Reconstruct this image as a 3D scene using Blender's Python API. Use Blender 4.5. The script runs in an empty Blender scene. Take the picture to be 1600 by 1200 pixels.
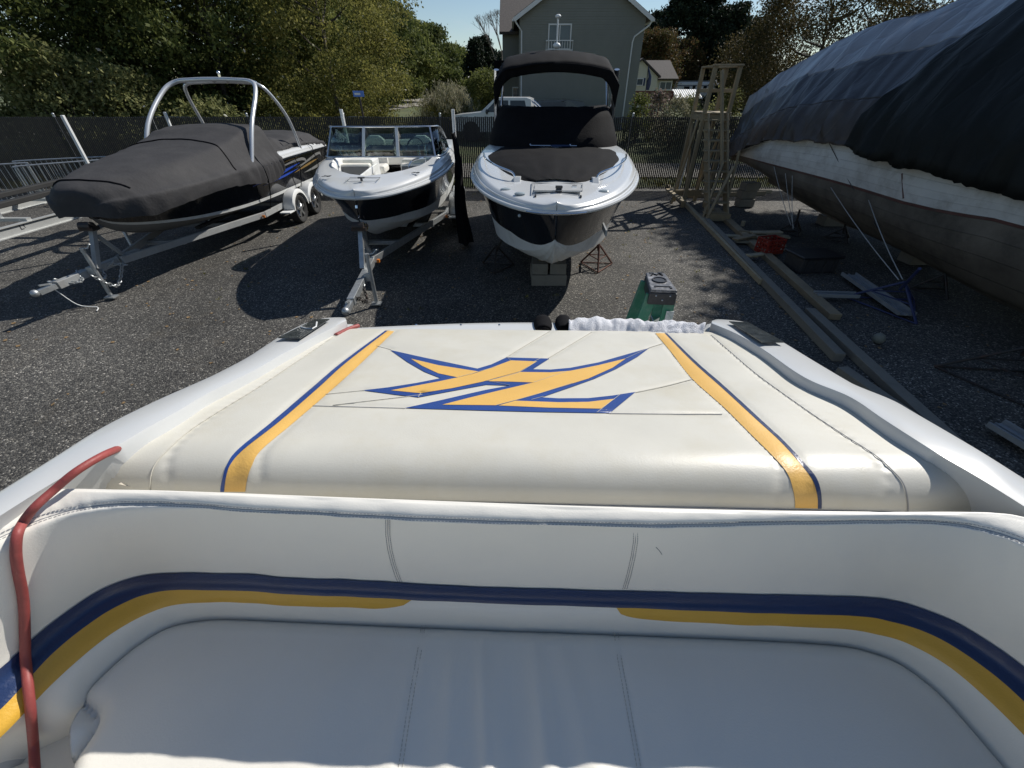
import bpy, math, random
import numpy as np
from mathutils import Vector, Matrix, noise

# ---------------------------------------------------------------- camera, sky, sun, exposure
random.seed(7); np.random.seed(7)
S = bpy.context.scene
COL = S.collection
TH = math.radians(36.0); FP = 640.0; H = 2.9
CT, ST = math.cos(TH), math.sin(TH)
cam_d = bpy.data.cameras.new('camera'); cam = bpy.data.objects.new('camera', cam_d); COL.objects.link(cam)
cam.location = (0, 0, H); cam.rotation_euler = (math.radians(90) - TH, 0, 0)
cam_d.sensor_width = 36; cam_d.lens = FP / 1600 * 36; cam_d.clip_start = .02; cam_d.clip_end = 2000
S.camera = cam
SUN = Vector((.566, .484, .668)).normalized()
W = bpy.data.worlds.new('World'); S.world = W; W.use_nodes = True
nt = W.node_tree; nt.nodes.clear()
sky = nt.nodes.new('ShaderNodeTexSky'); sky.sky_type = 'NISHITA'; sky.sun_disc = False
sky.sun_elevation = math.asin(SUN.z); sky.sun_rotation = math.atan2(SUN.x, SUN.y)
sky.air_density = 1.0; sky.dust_density = 0.0; sky.ozone_density = 1.9
bg = nt.nodes.new('ShaderNodeBackground'); bg.inputs[1].default_value = .072
out = nt.nodes.new('ShaderNodeOutputWorld')
# thin high cloud
tc = nt.nodes.new('ShaderNodeTexCoord'); mp = nt.nodes.new('ShaderNodeMapping'); mp.inputs['Scale'].default_value = (1.6, 1.6, 7)
cn = nt.nodes.new('ShaderNodeTexNoise'); cn.inputs['Scale'].default_value = 2.2; cn.inputs['Detail'].default_value = 7; cn.inputs['Roughness'].default_value = .55
cr = nt.nodes.new('ShaderNodeValToRGB'); cr.color_ramp.elements[0].position = .58; cr.color_ramp.elements[1].position = .75
cr.color_ramp.elements[1].color = (.75, .75, .75, 1)
mx = nt.nodes.new('ShaderNodeMix'); mx.data_type = 'RGBA'; mx.inputs[7].default_value = (6.5, 7.2, 8.2, 1)
nt.links.new(tc.outputs['Generated'], mp.inputs[0]); nt.links.new(mp.outputs[0], cn.inputs[0]); nt.links.new(cn.outputs[0], cr.inputs[0])
nt.links.new(cr.outputs[0], mx.inputs[0]); nt.links.new(sky.outputs[0], mx.inputs[6]); nt.links.new(mx.outputs[2], bg.inputs[0]); nt.links.new(bg.outputs[0], out.inputs[0])
sd = bpy.data.lights.new('sun', 'SUN'); sd.energy = 4.2; sd.angle = math.radians(.53); sd.color = (1, .955, .88)
so = bpy.data.objects.new('sun', sd); COL.objects.link(so); so.rotation_euler = SUN.to_track_quat('Z', 'Y').to_euler()
S.view_settings.view_transform = 'Standard'; S.view_settings.look = 'None'; S.view_settings.gamma = 1
S.view_settings.exposure = 0.30; S.view_settings.use_curve_mapping = False

# ---------------------------------------------------------------- geometry helpers
def ray(px, py):
    x = (px - 800) / FP; y = (600 - py) / FP
    return x, CT + y * ST, y * CT - ST
def az(px, py, z):                       # point seen at a pixel, at height z
    r = ray(px, py); t = (z - H) / r[2]; return Vector((r[0] * t, r[1] * t, z))
def ay(px, py, Y):                       # point seen at a pixel, at distance Y
    r = ray(px, py); t = Y / r[1]; return Vector((r[0] * t, Y, H + r[2] * t))
def proj(x, y, z):
    zc = y * CT + (H - z) * ST; yc = y * ST - (H - z) * CT
    return 800 + FP * x / zc, 600 - FP * yc / zc
def hit(px, py, f, t0=.3, t1=4.0):       # point seen at a pixel on the height field f(x, y)
    r = ray(px, py); a = t0; n = 160; st = (t1 - t0) / n
    for i in range(n):
        b = a + st
        if H + r[2] * b < f(r[0] * b, r[1] * b): break
        a = b
    for i in range(14):
        m = (a + b) / 2
        if H + r[2] * m < f(r[0] * m, r[1] * m): b = m
        else: a = m
    return Vector((r[0] * b, r[1] * b, H + r[2] * b))
def lerp(a, b, t): return a + (b - a) * t
def itp(tab, x):                          # piecewise linear table
    if x <= tab[0][0]: return tab[0][1]
    for (x0, y0), (x1, y1) in zip(tab, tab[1:]):
        if x <= x1: return y0 + (y1 - y0) * (x - x0) / (x1 - x0)
    return tab[-1][1]
def cat(p0, p1, p2, p3, t):
    return .5 * ((2 * p1) + (p2 - p0) * t + (2 * p0 - 5 * p1 + 4 * p2 - p3) * t * t + (3 * p1 - p0 - 3 * p2 + p3) * t ** 3)
def smooth(pts, k=6):
    pts = [Vector(p) for p in pts]; o = []
    for i in range(len(pts) - 1):
        p0 = pts[max(i - 1, 0)]; p3 = pts[min(i + 2, len(pts) - 1)]
        for j in range(k): o.append(cat(p0, pts[i], pts[i + 1], p3, j / k))
    o.append(pts[-1]); return o
def resample(pts, n):
    L = [0]
    for a, b in zip(pts, pts[1:]): L.append(L[-1] + (b - a).length)
    o = []; j = 0
    for i in range(n):
        s = L[-1] * i / (n - 1)
        while j < len(L) - 2 and L[j + 1] < s: j += 1
        d = L[j + 1] - L[j]; o.append(pts[j].lerp(pts[j + 1], 0 if d == 0 else min(1, (s - L[j]) / d)))
    return o
def stat(tab, n):                         # smooth interpolation of a table of stations
    T = [Vector(r[:3]) for r in tab]; U = [Vector((list(r[3:]) + [0, 0, 0])[:3]) for r in tab]
    a = smooth(T, n); b = smooth(U, n); w = len(tab[0])
    return [(list(p) + list(q))[:w] for p, q in zip(a, b)]

MATS = {}
class MB:
    def __init__(s): s.v = []; s.f = []
    def add(s, vs, fs):
        o = len(s.v); s.v += [tuple(p) for p in vs]; s.f += [tuple(i + o for i in f) for f in fs]; return s
    def box(s, c, d, rz=0, R=None):
        x, y, z = d[0] / 2, d[1] / 2, d[2] / 2; c = Vector(c)
        M = R if R is not None else Matrix.Rotation(rz, 3, 'Z')
        vs = [c + M @ Vector(p) for p in ((-x, -y, -z), (x, -y, -z), (x, y, -z), (-x, y, -z), (-x, -y, z), (x, -y, z), (x, y, z), (-x, y, z))]
        return s.add(vs, [(3, 2, 1, 0), (4, 5, 6, 7), (0, 1, 5, 4), (1, 2, 6, 5), (2, 3, 7, 6), (3, 0, 4, 7)])
    def bar(s, p, q, w, h, up=(0, 0, 1)):
        p, q = Vector(p), Vector(q); d = (q - p).normalized(); u = Vector(up)
        a = d.cross(u)
        if a.length < 1e-4: a = d.cross(Vector((0, 1, 0)))
        a.normalize(); b = a.cross(d).normalized(); a = a * w / 2; b = b * h / 2
        vs = [p - a - b, p + a - b, p + a + b, p - a + b, q - a - b, q + a - b, q + a + b, q - a + b]
        return s.add(vs, [(3, 2, 1, 0), (4, 5, 6, 7), (0, 1, 5, 4), (1, 2, 6, 5), (2, 3, 7, 6), (3, 0, 4, 7)])
    def tube(s, pts, r, n=8):
        pts = [Vector(p) for p in pts]; m = len(pts)
        rr = r if isinstance(r, (list, tuple)) else [r] * m
        vs = []; up = None
        for i, p in enumerate(pts):
            d = (pts[min(i + 1, m - 1)] - pts[max(i - 1, 0)])
            if d.length < 1e-9: d = Vector((0, 0, 1))
            d.normalize()
            if up is None: up = Vector((0, 0, 1)) if abs(d.z) < .9 else Vector((1, 0, 0))
            a = d.cross(up)
            if a.length < 1e-5: a = d.cross(Vector((1, .3, 0)))
            a.normalize(); up = a.cross(d).normalized()
            for k in range(n):
                t = 2 * math.pi * k / n; vs.append(p + (a * math.cos(t) + up * math.sin(t)) * rr[i])
        fs = [(i * n + k, i * n + (k + 1) % n, (i + 1) * n + (k + 1) % n, (i + 1) * n + k) for i in range(m - 1) for k in range(n)]
        fs += [tuple(range(n - 1, -1, -1)), tuple((m - 1) * n + k for k in range(n))]
        return s.add(vs, fs)
    def cyl(s, p, q, r, r2=None, n=14): return s.tube([p, q], [r, r if r2 is None else r2], n)
    def grid(s, rows, closed=False):
        m = len(rows[0]); vs = [p for r in rows for p in r]; fs = []
        for i in range(len(rows) - 1):
            for j in range(m if closed else m - 1):
                k = (j + 1) % m; fs.append((i * m + j, i * m + k, (i + 1) * m + k, (i + 1) * m + j))
        return s.add(vs, fs)
    def prism(s, poly, p0, ex):           # polygon (list of Vector) pushed along ex
        ex = Vector(ex); n = len(poly); vs = [Vector(p0) + Vector(p) for p in poly]; vs += [v + ex for v in vs]
        return s.add(vs, [tuple(range(n - 1, -1, -1)), tuple(range(n, 2 * n))] + [(i, (i + 1) % n, n + (i + 1) % n, n + i) for i in range(n)])
    def ball(s, c, r, n=10, sc=(1, 1, 1)):
        c = Vector(c); rows = []
        for i in range(n + 1):
            a = math.pi * i / n; rows.append([c + Vector((math.sin(a) * math.cos(2 * math.pi * k / (2 * n)) * r * sc[0], math.sin(a) * math.sin(2 * math.pi * k / (2 * n)) * r * sc[1], math.cos(a) * r * sc[2])) for k in range(2 * n)])
        return s.grid(rows, True)
    def weld(s, e=1e-4):
        key = {}; mp_ = []; nv = []
        for p in s.v:
            k = (round(p[0] / e), round(p[1] / e), round(p[2] / e))
            if k not in key: key[k] = len(nv); nv.append(p)
            mp_.append(key[k])
        nf = []
        for f in s.f:
            g = [mp_[i] for i in f]; h = [a for i, a in enumerate(g) if a != g[i - 1]]
            if len(set(h)) > 2 and len(set(h)) == len(h): nf.append(tuple(h))
        s.v, s.f = nv, nf; return s
    def build(s, name, mat, parent=None, world=False, sm=False, bevel=0, label=None, solid=0, kind=None, sub=0):
        me = bpy.data.meshes.new(name); vs = s.v
        if world and parent is not None:
            M = rootm(parent).inverted(); vs = [tuple(M @ Vector(p)) for p in vs]
        me.from_pydata(vs, [], s.f); me.materials.append(mat)
        if sm:
            me.polygons.foreach_set('use_smooth', [True] * len(me.polygons))
            if sm != 'all':
                me.validate(); me.set_sharp_from_angle(angle=math.radians(40))
        o = bpy.data.objects.new(name, me); COL.objects.link(o)
        if parent is not None: o.parent = parent
        if label: o['label'] = label
        if kind: o['kind'] = kind
        if solid:
            m = o.modifiers.new('thickness', 'SOLIDIFY'); m.thickness = solid; m.offset = -1
        if bevel:
            m = o.modifiers.new('bevel', 'BEVEL'); m.width = bevel; m.segments = 2; m.limit_method = 'ANGLE'; m.angle_limit = math.radians(40)
        if sub:
            m = o.modifiers.new('sub', 'SUBSURF'); m.levels = sub; m.render_levels = sub
        return o
def rootm(o):
    while o.parent is not None: o = o.parent
    return Matrix.Translation(o.location) @ o.rotation_euler.to_matrix().to_4x4()
def thing(name, label, cate, loc=(0, 0, 0), rz=0, group=None):
    o = bpy.data.objects.new(name, None); COL.objects.link(o); o.location = loc; o.rotation_euler = (0, 0, rz)
    o.empty_display_size = .1; o['label'] = label; o['category'] = cate
    if group: o['group'] = group
    return o
def tag(o, label, cate, group=None, kind=None):
    if label: o['label'] = label
    if cate: o['category'] = cate
    if group: o['group'] = group
    if kind: o['kind'] = kind
    return o
def kids(o): return [c for c in bpy.data.objects if c.parent is o]
def copy_tree(o, parent=None, loc=None, rz=None, label=None):
    c = o.copy(); COL.objects.link(c)
    if parent is not None: c.parent = parent
    if loc is not None: c.location = loc
    if rz is not None: c.rotation_euler = (0, 0, rz)
    if label: c['label'] = label
    for k in kids(o): copy_tree(k, c)
    return c
def center(o):                            # give a single-mesh thing its origin at its base
    me = o.data; n = len(me.vertices); a = np.empty(n * 3); me.vertices.foreach_get('co', a); a = a.reshape(-1, 3)
    c = np.array([a[:, 0].mean(), a[:, 1].mean(), a[:, 2].min()]); a -= c; me.vertices.foreach_set('co', a.ravel()); o.location = c; return o

# ---------------------------------------------------------------- materials
def mat(name, col, rough=.5, metal=0, var=.12, scale=3, bump=0, bscale=40, stretch=None, coat=0, spec=.5, dirt=None, dirt_amt=.5, dscale=2, trans=0, alpha=1):
    m = bpy.data.materials.new(name); m.use_nodes = True; N = m.node_tree; b = N.nodes['Principled BSDF']
    b.inputs['Roughness'].default_value = rough; b.inputs['Metallic'].default_value = metal
    b.inputs['Coat Weight'].default_value = coat; b.inputs['Specular IOR Level'].default_value = spec
    if coat: b.inputs['Coat Roughness'].default_value = .06
    tc = N.nodes.new('ShaderNodeTexCoord'); mp = N.nodes.new('ShaderNodeMapping'); N.links.new(tc.outputs['Object'], mp.inputs[0])
    if stretch: mp.inputs['Scale'].default_value = stretch
    nz = N.nodes.new('ShaderNodeTexNoise'); nz.inputs['Scale'].default_value = scale; nz.inputs['Detail'].default_value = 8; nz.inputs['Roughness'].default_value = .62
    N.links.new(mp.outputs[0], nz.inputs[0])
    r = N.nodes.new('ShaderNodeMapRange'); r.inputs[1].default_value = .3; r.inputs[2].default_value = .7; r.inputs[3].default_value = 1 - var; r.inputs[4].default_value = 1 + var
    N.links.new(nz.outputs[0], r.inputs[0])
    mu = N.nodes.new('ShaderNodeMix'); mu.data_type = 'RGBA'; mu.blend_type = 'MULTIPLY'; mu.inputs[0].default_value = 1
    mu.inputs[6].default_value = (*col, 1); N.links.new(r.outputs[0], mu.inputs[7]); last = mu.outputs[2]
    if dirt:
        n2 = N.nodes.new('ShaderNodeTexNoise'); n2.inputs['Scale'].default_value = dscale; n2.inputs['Detail'].default_value = 9; n2.inputs['Roughness'].default_value = .7
        N.links.new(mp.outputs[0], n2.inputs[0]); r2 = N.nodes.new('ShaderNodeMapRange'); r2.inputs[1].default_value = .48; r2.inputs[2].default_value = .72; r2.inputs[4].default_value = dirt_amt
        N.links.new(n2.outputs[0], r2.inputs[0]); m2 = N.nodes.new('ShaderNodeMix'); m2.data_type = 'RGBA'; m2.inputs[7].default_value = (*dirt, 1)
        N.links.new(r2.outputs[0], m2.inputs[0]); N.links.new(last, m2.inputs[6]); last = m2.outputs[2]
    N.links.new(last, b.inputs['Base Color'])
    if bump:
        n3 = N.nodes.new('ShaderNodeTexNoise'); n3.inputs['Scale'].default_value = bscale; n3.inputs['Detail'].default_value = 5
        N.links.new(mp.outputs[0], n3.inputs[0]); bu = N.nodes.new('ShaderNodeBump'); bu.inputs['Strength'].default_value = bump; bu.inputs['Distance'].default_value = .01
        N.links.new(n3.outputs[0], bu.inputs['Height']); N.links.new(bu.outputs[0], b.inputs['Normal'])
    if trans: b.inputs['Transmission Weight'].default_value = trans
    MATS[name] = m; return m
def leafmat(name, cols, transl=.35, rough=.5):
    m = bpy.data.materials.new(name); m.use_nodes = True; N = m.node_tree; N.nodes.clear()
    g = N.nodes.new('ShaderNodeNewGeometry'); cr = N.nodes.new('ShaderNodeValToRGB')
    e = cr.color_ramp.elements
    for i, c in enumerate(cols):
        p = i / (len(cols) - 1)
        if i == 0: q = e[0]
        elif i == len(cols) - 1: q = e[1]; q.position = 1
        else: q = e.new(p)
        q.color = (*c, 1)
    N.links.new(g.outputs['Random Per Island'], cr.inputs[0])
    p = N.nodes.new('ShaderNodeBsdfPrincipled'); p.inputs['Roughness'].default_value = .65; p.inputs['Specular IOR Level'].default_value = .15
    t = N.nodes.new('ShaderNodeBsdfTranslucent'); mx = N.nodes.new('ShaderNodeMixShader'); mx.inputs[0].default_value = transl; o = N.nodes.new('ShaderNodeOutputMaterial')
    N.links.new(cr.outputs[0], p.inputs['Base Color']); N.links.new(cr.outputs[0], t.inputs[0]); N.links.new(p.outputs[0], mx.inputs[1]); N.links.new(t.outputs[0], mx.inputs[2]); N.links.new(mx.outputs[0], o.inputs[0])
    return m
def glassmat(name, col=(.6, .7, .68), rough=.02, mixv=.25):
    m = bpy.data.materials.new(name); m.use_nodes = True; N = m.node_tree; N.nodes.clear()
    g = N.nodes.new('ShaderNodeBsdfGlossy'); g.inputs[0].default_value = (.9, .9, .9, 1); g.inputs['Roughness'].default_value = rough
    t = N.nodes.new('ShaderNodeBsdfTransparent'); t.inputs[0].default_value = (*col, 1); mx = N.nodes.new('ShaderNodeMixShader')
    f = N.nodes.new('ShaderNodeFresnel'); f.inputs[0].default_value = 1.5; ad = N.nodes.new('ShaderNodeMath'); ad.inputs[1].default_value = mixv * .2
    o = N.nodes.new('ShaderNodeOutputMaterial'); N.links.new(f.outputs[0], ad.inputs[0]); N.links.new(ad.outputs[0], mx.inputs[0]); N.links.new(t.outputs[0], mx.inputs[1]); N.links.new(g.outputs[0], mx.inputs[2]); N.links.new(mx.outputs[0], o.inputs[0])
    return m

vinyl = mat('vinyl', (.585, .568, .505), .42, var=.05, scale=4, bump=.06, bscale=260, dirt=(.50, .455, .34), dirt_amt=.42, dscale=5, spec=.45)
vinyl2 = mat('seat_vinyl', (.80, .775, .71), .40, var=.04, scale=3, bump=.07, bscale=300, dirt=(.60, .57, .50), dirt_amt=.15, dscale=3, spec=.45)
yel = mat('yellow_vinyl', (.64, .37, .045), .36, var=.07, scale=6, bump=.12, bscale=220)
yel2 = mat('faded_yellow_vinyl', (.70, .42, .11), .42, var=.06, scale=6, bump=.12, bscale=220)
blu = mat('blue_vinyl', (.022, .06, .24), .36, var=.12, scale=6, bump=.12, bscale=220)
navy = mat('navy_vinyl', (.014, .032, .10), .34, var=.12, scale=6, bump=.12, bscale=220)
blk = mat('black_piping', (.012, .013, .016), .4)
thread = mat('thread', (.34, .34, .35), .8)
threadw = mat('seam_thread', (.50, .48, .42), .8)
gel = mat('white_gelcoat', (.56, .57, .57), .28, var=.03, coat=.3, dirt=(.6, .6, .56), dirt_amt=.18, dscale=4)
gelin = mat('cream_gelcoat', (.52, .48, .40), .45, var=.05, dirt=(.4, .37, .3), dirt_amt=.35, dscale=6)
gelw = mat('boat_gelcoat', (.60, .61, .61), .25, var=.03, coat=.4, dirt=(.45, .45, .42), dirt_amt=.2, dscale=3)
hblack = mat('black_gelcoat', (.008, .009, .012), .12, var=.2, coat=.6)
hbot = mat('bottom_gelcoat', (.62, .63, .62), .4, var=.06, dirt=(.22, .22, .2), dirt_amt=.5, dscale=3)
canvas = mat('grey_canvas', (.046, .045, .047), .8, var=.10, scale=5, bump=.45, bscale=26, dirt=(.085, .082, .08), dirt_amt=.35, dscale=2, spec=.2)
canvasb = mat('black_canvas', (.0055, .0055, .007), .85, var=.2, scale=4, bump=.35, bscale=30, dirt=(.011, .011, .0115), dirt_amt=.5, dscale=1.5, spec=.12)
alu = mat('aluminium', (.62, .64, .66), .28, 1, var=.08, scale=8)
galv = mat('galvanised_steel', (.42, .44, .45), .45, .75, var=.2, scale=14)
chrome = mat('stainless', (.75, .76, .78), .12, 1)
greyp = mat('grey_painted_steel', (.30, .31, .31), .5, var=.15, dirt=(.12, .10, .08), dirt_amt=.5, dscale=6)
whitep = mat('white_plastic', (.74, .75, .74), .45, var=.05, dirt=(.45, .43, .38), dirt_amt=.3)
rubber = mat('rubber', (.018, .018, .018), .8, var=.2, bump=.2)
darkm = mat('dark_metal', (.03, .028, .027), .55, .3, var=.3, dirt=(.12, .05, .03), dirt_amt=.5, dscale=9)
rust = mat('rusty_steel', (.11, .045, .03), .8, var=.3)
wood = mat('weathered_lumber', (.24, .19, .12), .75, var=.22, scale=3, stretch=(1, 1, 1), bump=.4, bscale=30, dirt=(.16, .13, .09), dirt_amt=.6, dscale=5)
woodg = mat('grey_timber', (.20, .185, .155), .85, var=.25, scale=4, bump=.5, bscale=28, dirt=(.10, .09, .075), dirt_amt=.6, dscale=4)
paleboard = mat('pale_board', (.33, .28, .19), .8, var=.2, scale=5, bump=.3, bscale=30)
green = mat('green_fibreglass', (.035, .19, .12), .45, var=.12, dirt=(.3, .32, .3), dirt_amt=.35, dscale=14)
ladblk = mat('black_plastic', (.035, .035, .038), .4, var=.15, dirt=(.12, .12, .12), dirt_amt=.4, dscale=20)
redp = mat('red_rubber', (.27, .055, .05), .55, var=.12, scale=20, bump=.15, bscale=80)
redc = mat('red_plastic', (.42, .035, .02), .5)
bluep = mat('blue_paint', (.025, .035, .11), .5, var=.2)
towel = mat('white_terry', (.78, .79, .83), .95, var=.06, scale=20, bump=1.0, bscale=260, spec=.1)
tint = glassmat('tinted_glass', (.42, .52, .49), .01, .3)
darkglass = mat('dark_glass', (.02, .024, .028), .06, var=.1)
amber = mat('amber_lens', (.55, .16, .02), .3)
lens = mat('grey_lens', (.35, .40, .42), .1)
greyseat = mat('charcoal_vinyl', (.10, .105, .11), .5, bump=.1, bscale=150)
# ---------------------------------------------------------------- terrain
def gz(x, y):
    z = itp([(-50, 0), (16.2, 0), (19, .12), (25, .45), (60, 1.05), (120, 1.9), (400, 3.0), (900, 4)], y)
    return z
xs = sorted(set([-700, -400, -250, -150, -100, -70, -50, -40] + list(range(-32, 33, 4)) + [40, 50, 70, 100, 150, 250, 400, 700]))
ys = [-60, -30, -15, -6, 0, 4, 8, 12, 15, 16.2, 17.5, 19, 21, 23, 25, 30, 36, 44, 52, 60, 75, 90, 120, 170, 250, 400, 900]
asph = bpy.data.materials.new('asphalt'); asph.use_nodes = True
def asphalt_nodes(m):
    N = m.node_tree; b = N.nodes['Principled BSDF']; L = N.links.new; nn = N.nodes.new
    tc = nn('ShaderNodeTexCoord')
    v = nn('ShaderNodeTexVoronoi'); v.inputs['Scale'].default_value = 62; L(tc.outputs['Object'], v.inputs[0])
    v.inputs['Randomness'].default_value = 1
    sep = nn('ShaderNodeSeparateColor'); L(v.outputs['Color'], sep.inputs[0])
    cr = nn('ShaderNodeValToRGB'); e = cr.color_ramp.elements; e[0].color = (.028, .027, .026, 1); e[1].position = 1; e[1].color = (.50, .47, .42, 1)
    a = e.new(.55); a.color = (.090, .086, .080, 1); a = e.new(.86); a.color = (.145, .138, .122, 1); a = e.new(.965); a.color = (.30, .285, .25, 1)
    L(sep.outputs[0], cr.inputs[0])
    n = nn('ShaderNodeTexNoise'); n.inputs['Scale'].default_value = .38; n.inputs['Detail'].default_value = 9; n.inputs['Roughness'].default_value = .65; L(tc.outputs['Object'], n.inputs[0])
    r = nn('ShaderNodeMapRange'); r.inputs[1].default_value = .3; r.inputs[2].default_value = .7; r.inputs[3].default_value = .40; r.inputs[4].default_value = 1.12; L(n.outputs[0], r.inputs[0])
    mu = nn('ShaderNodeMix'); mu.data_type = 'RGBA'; mu.blend_type = 'MULTIPLY'; mu.inputs[0].default_value = 1; L(cr.outputs[0], mu.inputs[6]); L(r.outputs[0], mu.inputs[7])
    # dirt and leaf litter patches
    n2 = nn('ShaderNodeTexNoise'); n2.inputs['Scale'].default_value = 1.3; n2.inputs['Detail'].default_value = 10; n2.inputs['Roughness'].default_value = .75; L(tc.outputs['Object'], n2.inputs[0])
    r2 = nn('ShaderNodeMapRange'); r2.inputs[1].default_value = .55; r2.inputs[2].default_value = .75; r2.inputs[4].default_value = .55; L(n2.outputs[0], r2.inputs[0])
    m2 = nn('ShaderNodeMix'); m2.data_type = 'RGBA'; m2.inputs[7].default_value = (.10, .085, .062, 1); L(r2.outputs[0], m2.inputs[0]); L(mu.outputs[2], m2.inputs[6])
    L(m2.outputs[2], b.inputs['Base Color']); b.inputs['Roughness'].default_value = .82; b.inputs['Specular IOR Level'].default_value = .35
    bu = nn('ShaderNodeBump'); bu.inputs['Strength'].default_value = .9; bu.inputs['Distance'].default_value = .012; L(v.outputs['Distance'], bu.inputs['Height']); bu.invert = True
    L(bu.outputs[0], b.inputs['Normal'])
asphalt_nodes(asph)
grassm = mat('grass_ground', (.075, .095, .035), .9, var=.35, scale=.6, bump=.8, bscale=12, dirt=(.14, .12, .06), dirt_amt=.7, dscale=.9)
g = MB(); g.grid([[Vector((x, y, gz(x, y) - .012)) for x in xs] for y in ys]); gr = g.build('ground', grassm, kind='structure')
gr['label'] = 'rough grassy ground around and beyond the fenced yard'
g = MB(); g.grid([[Vector((x, y, 0)) for x in range(-30, 23, 4)] for y in (-14, -6, 0, 4, 8, 12, 15.9)]); yd = g.build('yard_pavement', asph, kind='structure')
# road and driveway beyond the fence
rdm = mat('road_gravel', (.25, .235, .205), .9, var=.2, scale=3, bump=.3, bscale=20)
def strip(name, pts, w, m, dz=.006):
    P = smooth([(p[0], p[1], 0) for p in pts], 8); a = []; b = []
    for i, p in enumerate(P):
        d = (P[min(i + 1, len(P) - 1)] - P[max(i - 1, 0)]).normalized(); n = Vector((d.y, -d.x, 0)) * w / 2
        for q, l in ((p - n, a), (p + n, b)): l.append(Vector((q.x, q.y, gz(q.x, q.y) + dz)))
    M = MB(); M.grid([a, b]); return M.build(name, m, kind='structure')
strip('road', [(-34, 26), (-24, 34), (-18, 42), (-15.5, 49), (-14, 57), (-13.6, 67), (-14, 80), (-17, 104)], 5.0, rdm, .03)
strip('driveway', [(-12, 62), (-6, 54), (0, 48), (4, 44)], 4, rdm, .04)
strip('gravel_lane', [(-26, 18.4), (-10, 18.6), (4, 18.7), (20, 18.4)], 2.6, rdm, .03)

# loose stones on the pavement
st = MB(); rs = random.Random(3)
for i in range(5200):
    if rs.random() < .6: x, y = rs.uniform(-6.5, -1.1), rs.uniform(1.2, 6.5)
    else: x, y = rs.uniform(-9, 3), rs.uniform(3, 15)
    r = rs.uniform(.003, .0085); a = rs.random() * 6.28; z = .0
    p = [Vector((x + r * math.cos(a + k * 2.1), y + r * math.sin(a + k * 2.1), z)) for k in range(3)] + [Vector((x + r * .2, y, z + r * rs.uniform(.6, 1.1)))]
    st.add(p, [(0, 1, 3), (1, 2, 3), (2, 0, 3)])
st.build('loose_gravel', mat('stone_chips', (.24, .23, .20), .8, var=.4, scale=30), kind='stuff')['label'] = 'small pale stone chips scattered over the dark pavement'
lf = MB()
for i in range(900):
    x, y = rs.uniform(-9, 7), rs.uniform(3.5, 15); r = rs.uniform(.015, .035); a = rs.random() * 6.28
    p = [Vector((x + r * math.cos(a + k * 1.57) * (1 if k % 2 else .6), y + r * math.sin(a + k * 1.57), .004 + rs.random() * .012)) for k in range(4)]
    lf.add(p, [(0, 1, 2, 3)])
lf.build('fallen_leaves', mat('dry_leaf', (.20, .13, .06), .8, var=.4, scale=8), kind='stuff')['label'] = 'dry brown leaves scattered on the pavement'

# ---------------------------------------------------------------- vegetation
GREENS = dict(
 deep=leafmat('leaf_deep', [(0.034, 0.053, 0.016), (0.076, 0.104, 0.030), (0.158, 0.179, 0.055)], .35),
 mid=leafmat('leaf_mid', [(0.055, 0.077, 0.022), (0.110, 0.138, 0.038), (0.200, 0.214, 0.064)], .4),
 olive=leafmat('leaf_olive', [(0.083, 0.089, 0.023), (0.164, 0.164, 0.043), (0.278, 0.260, 0.076)], .45),
 vine=leafmat('leaf_vine', [(0.103, 0.124, 0.041), (0.206, 0.221, 0.076), (0.331, 0.324, 0.138)], .4),
 cedar=leafmat('needle_dark', [(.010, .018, .010), (.018, .03, .014), (.03, .042, .02)], .1),
 autumn=leafmat('leaf_autumn', [(.04, .042, .014), (.075, .062, .022), (.085, .088, .028), (.115, .085, .038)], .3),
 orange=leafmat('leaf_orange', [(.06, .075, .024), (.09, .09, .03), (.14, .075, .035)], .3),
 straw=leafmat('straw', [(.14, .15, .07), (.26, .24, .14), (.42, .38, .27)], .3),
 pink=leafmat('blossom_mix', [(.05, .08, .03), (.10, .13, .05), (.34, .24, .22)], .3),
 brown=leafmat('leaf_dry', [(.06, .05, .03), (.11, .09, .05), (.16, .13, .08)], .3))
bark = mat('bark', (.085, .07, .055), .9, var=.3, scale=6, bump=.6, bscale=25)
def leaves(name, mt, centres, per, spread, size, parent=None, aspect=.6, seed=0, up=0, kind=None):
    rg = np.random.RandomState(seed); C = np.asarray(centres, dtype=float); n = len(C) * per
    c = np.repeat(C, per, 0) + rg.normal(0, 1, (n, 3)) * np.asarray(spread) * .55
    a = rg.normal(0, 1, (n, 3)); a[:, 2] = a[:, 2] * (1 - up) + up * 2.5 * (1 if up else 0); a /= np.linalg.norm(a, axis=1)[:, None]
    b = rg.normal(0, 1, (n, 3)); b -= (a * b).sum(1)[:, None] * a; b /= np.linalg.norm(b, axis=1)[:, None]
    s = size * rg.uniform(.6, 1.35, (n, 1)); a *= s; b *= s * aspect
    V = np.empty((n, 4, 3)); V[:, 0] = c - a; V[:, 1] = c - b * .9 + a * .1; V[:, 2] = c + a; V[:, 3] = c + b * .9 + a * .1
    me = bpy.data.meshes.new(name); me.vertices.add(n * 4); me.vertices.foreach_set('co', V.ravel())
    me.loops.add(n * 4); me.loops.foreach_set('vertex_index', np.arange(n * 4, dtype=np.int32))
    me.polygons.add(n); me.polygons.foreach_set('loop_start', np.arange(0, n * 4, 4, dtype=np.int32)); me.polygons.foreach_set('loop_total', np.full(n, 4, dtype=np.int32))
    me.update(calc_edges=True); me.materials.append(mt)
    o = bpy.data.objects.new(name, me); COL.objects.link(o)
    if parent is not None: o.parent = parent
    if kind: o['kind'] = kind
    return o
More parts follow.
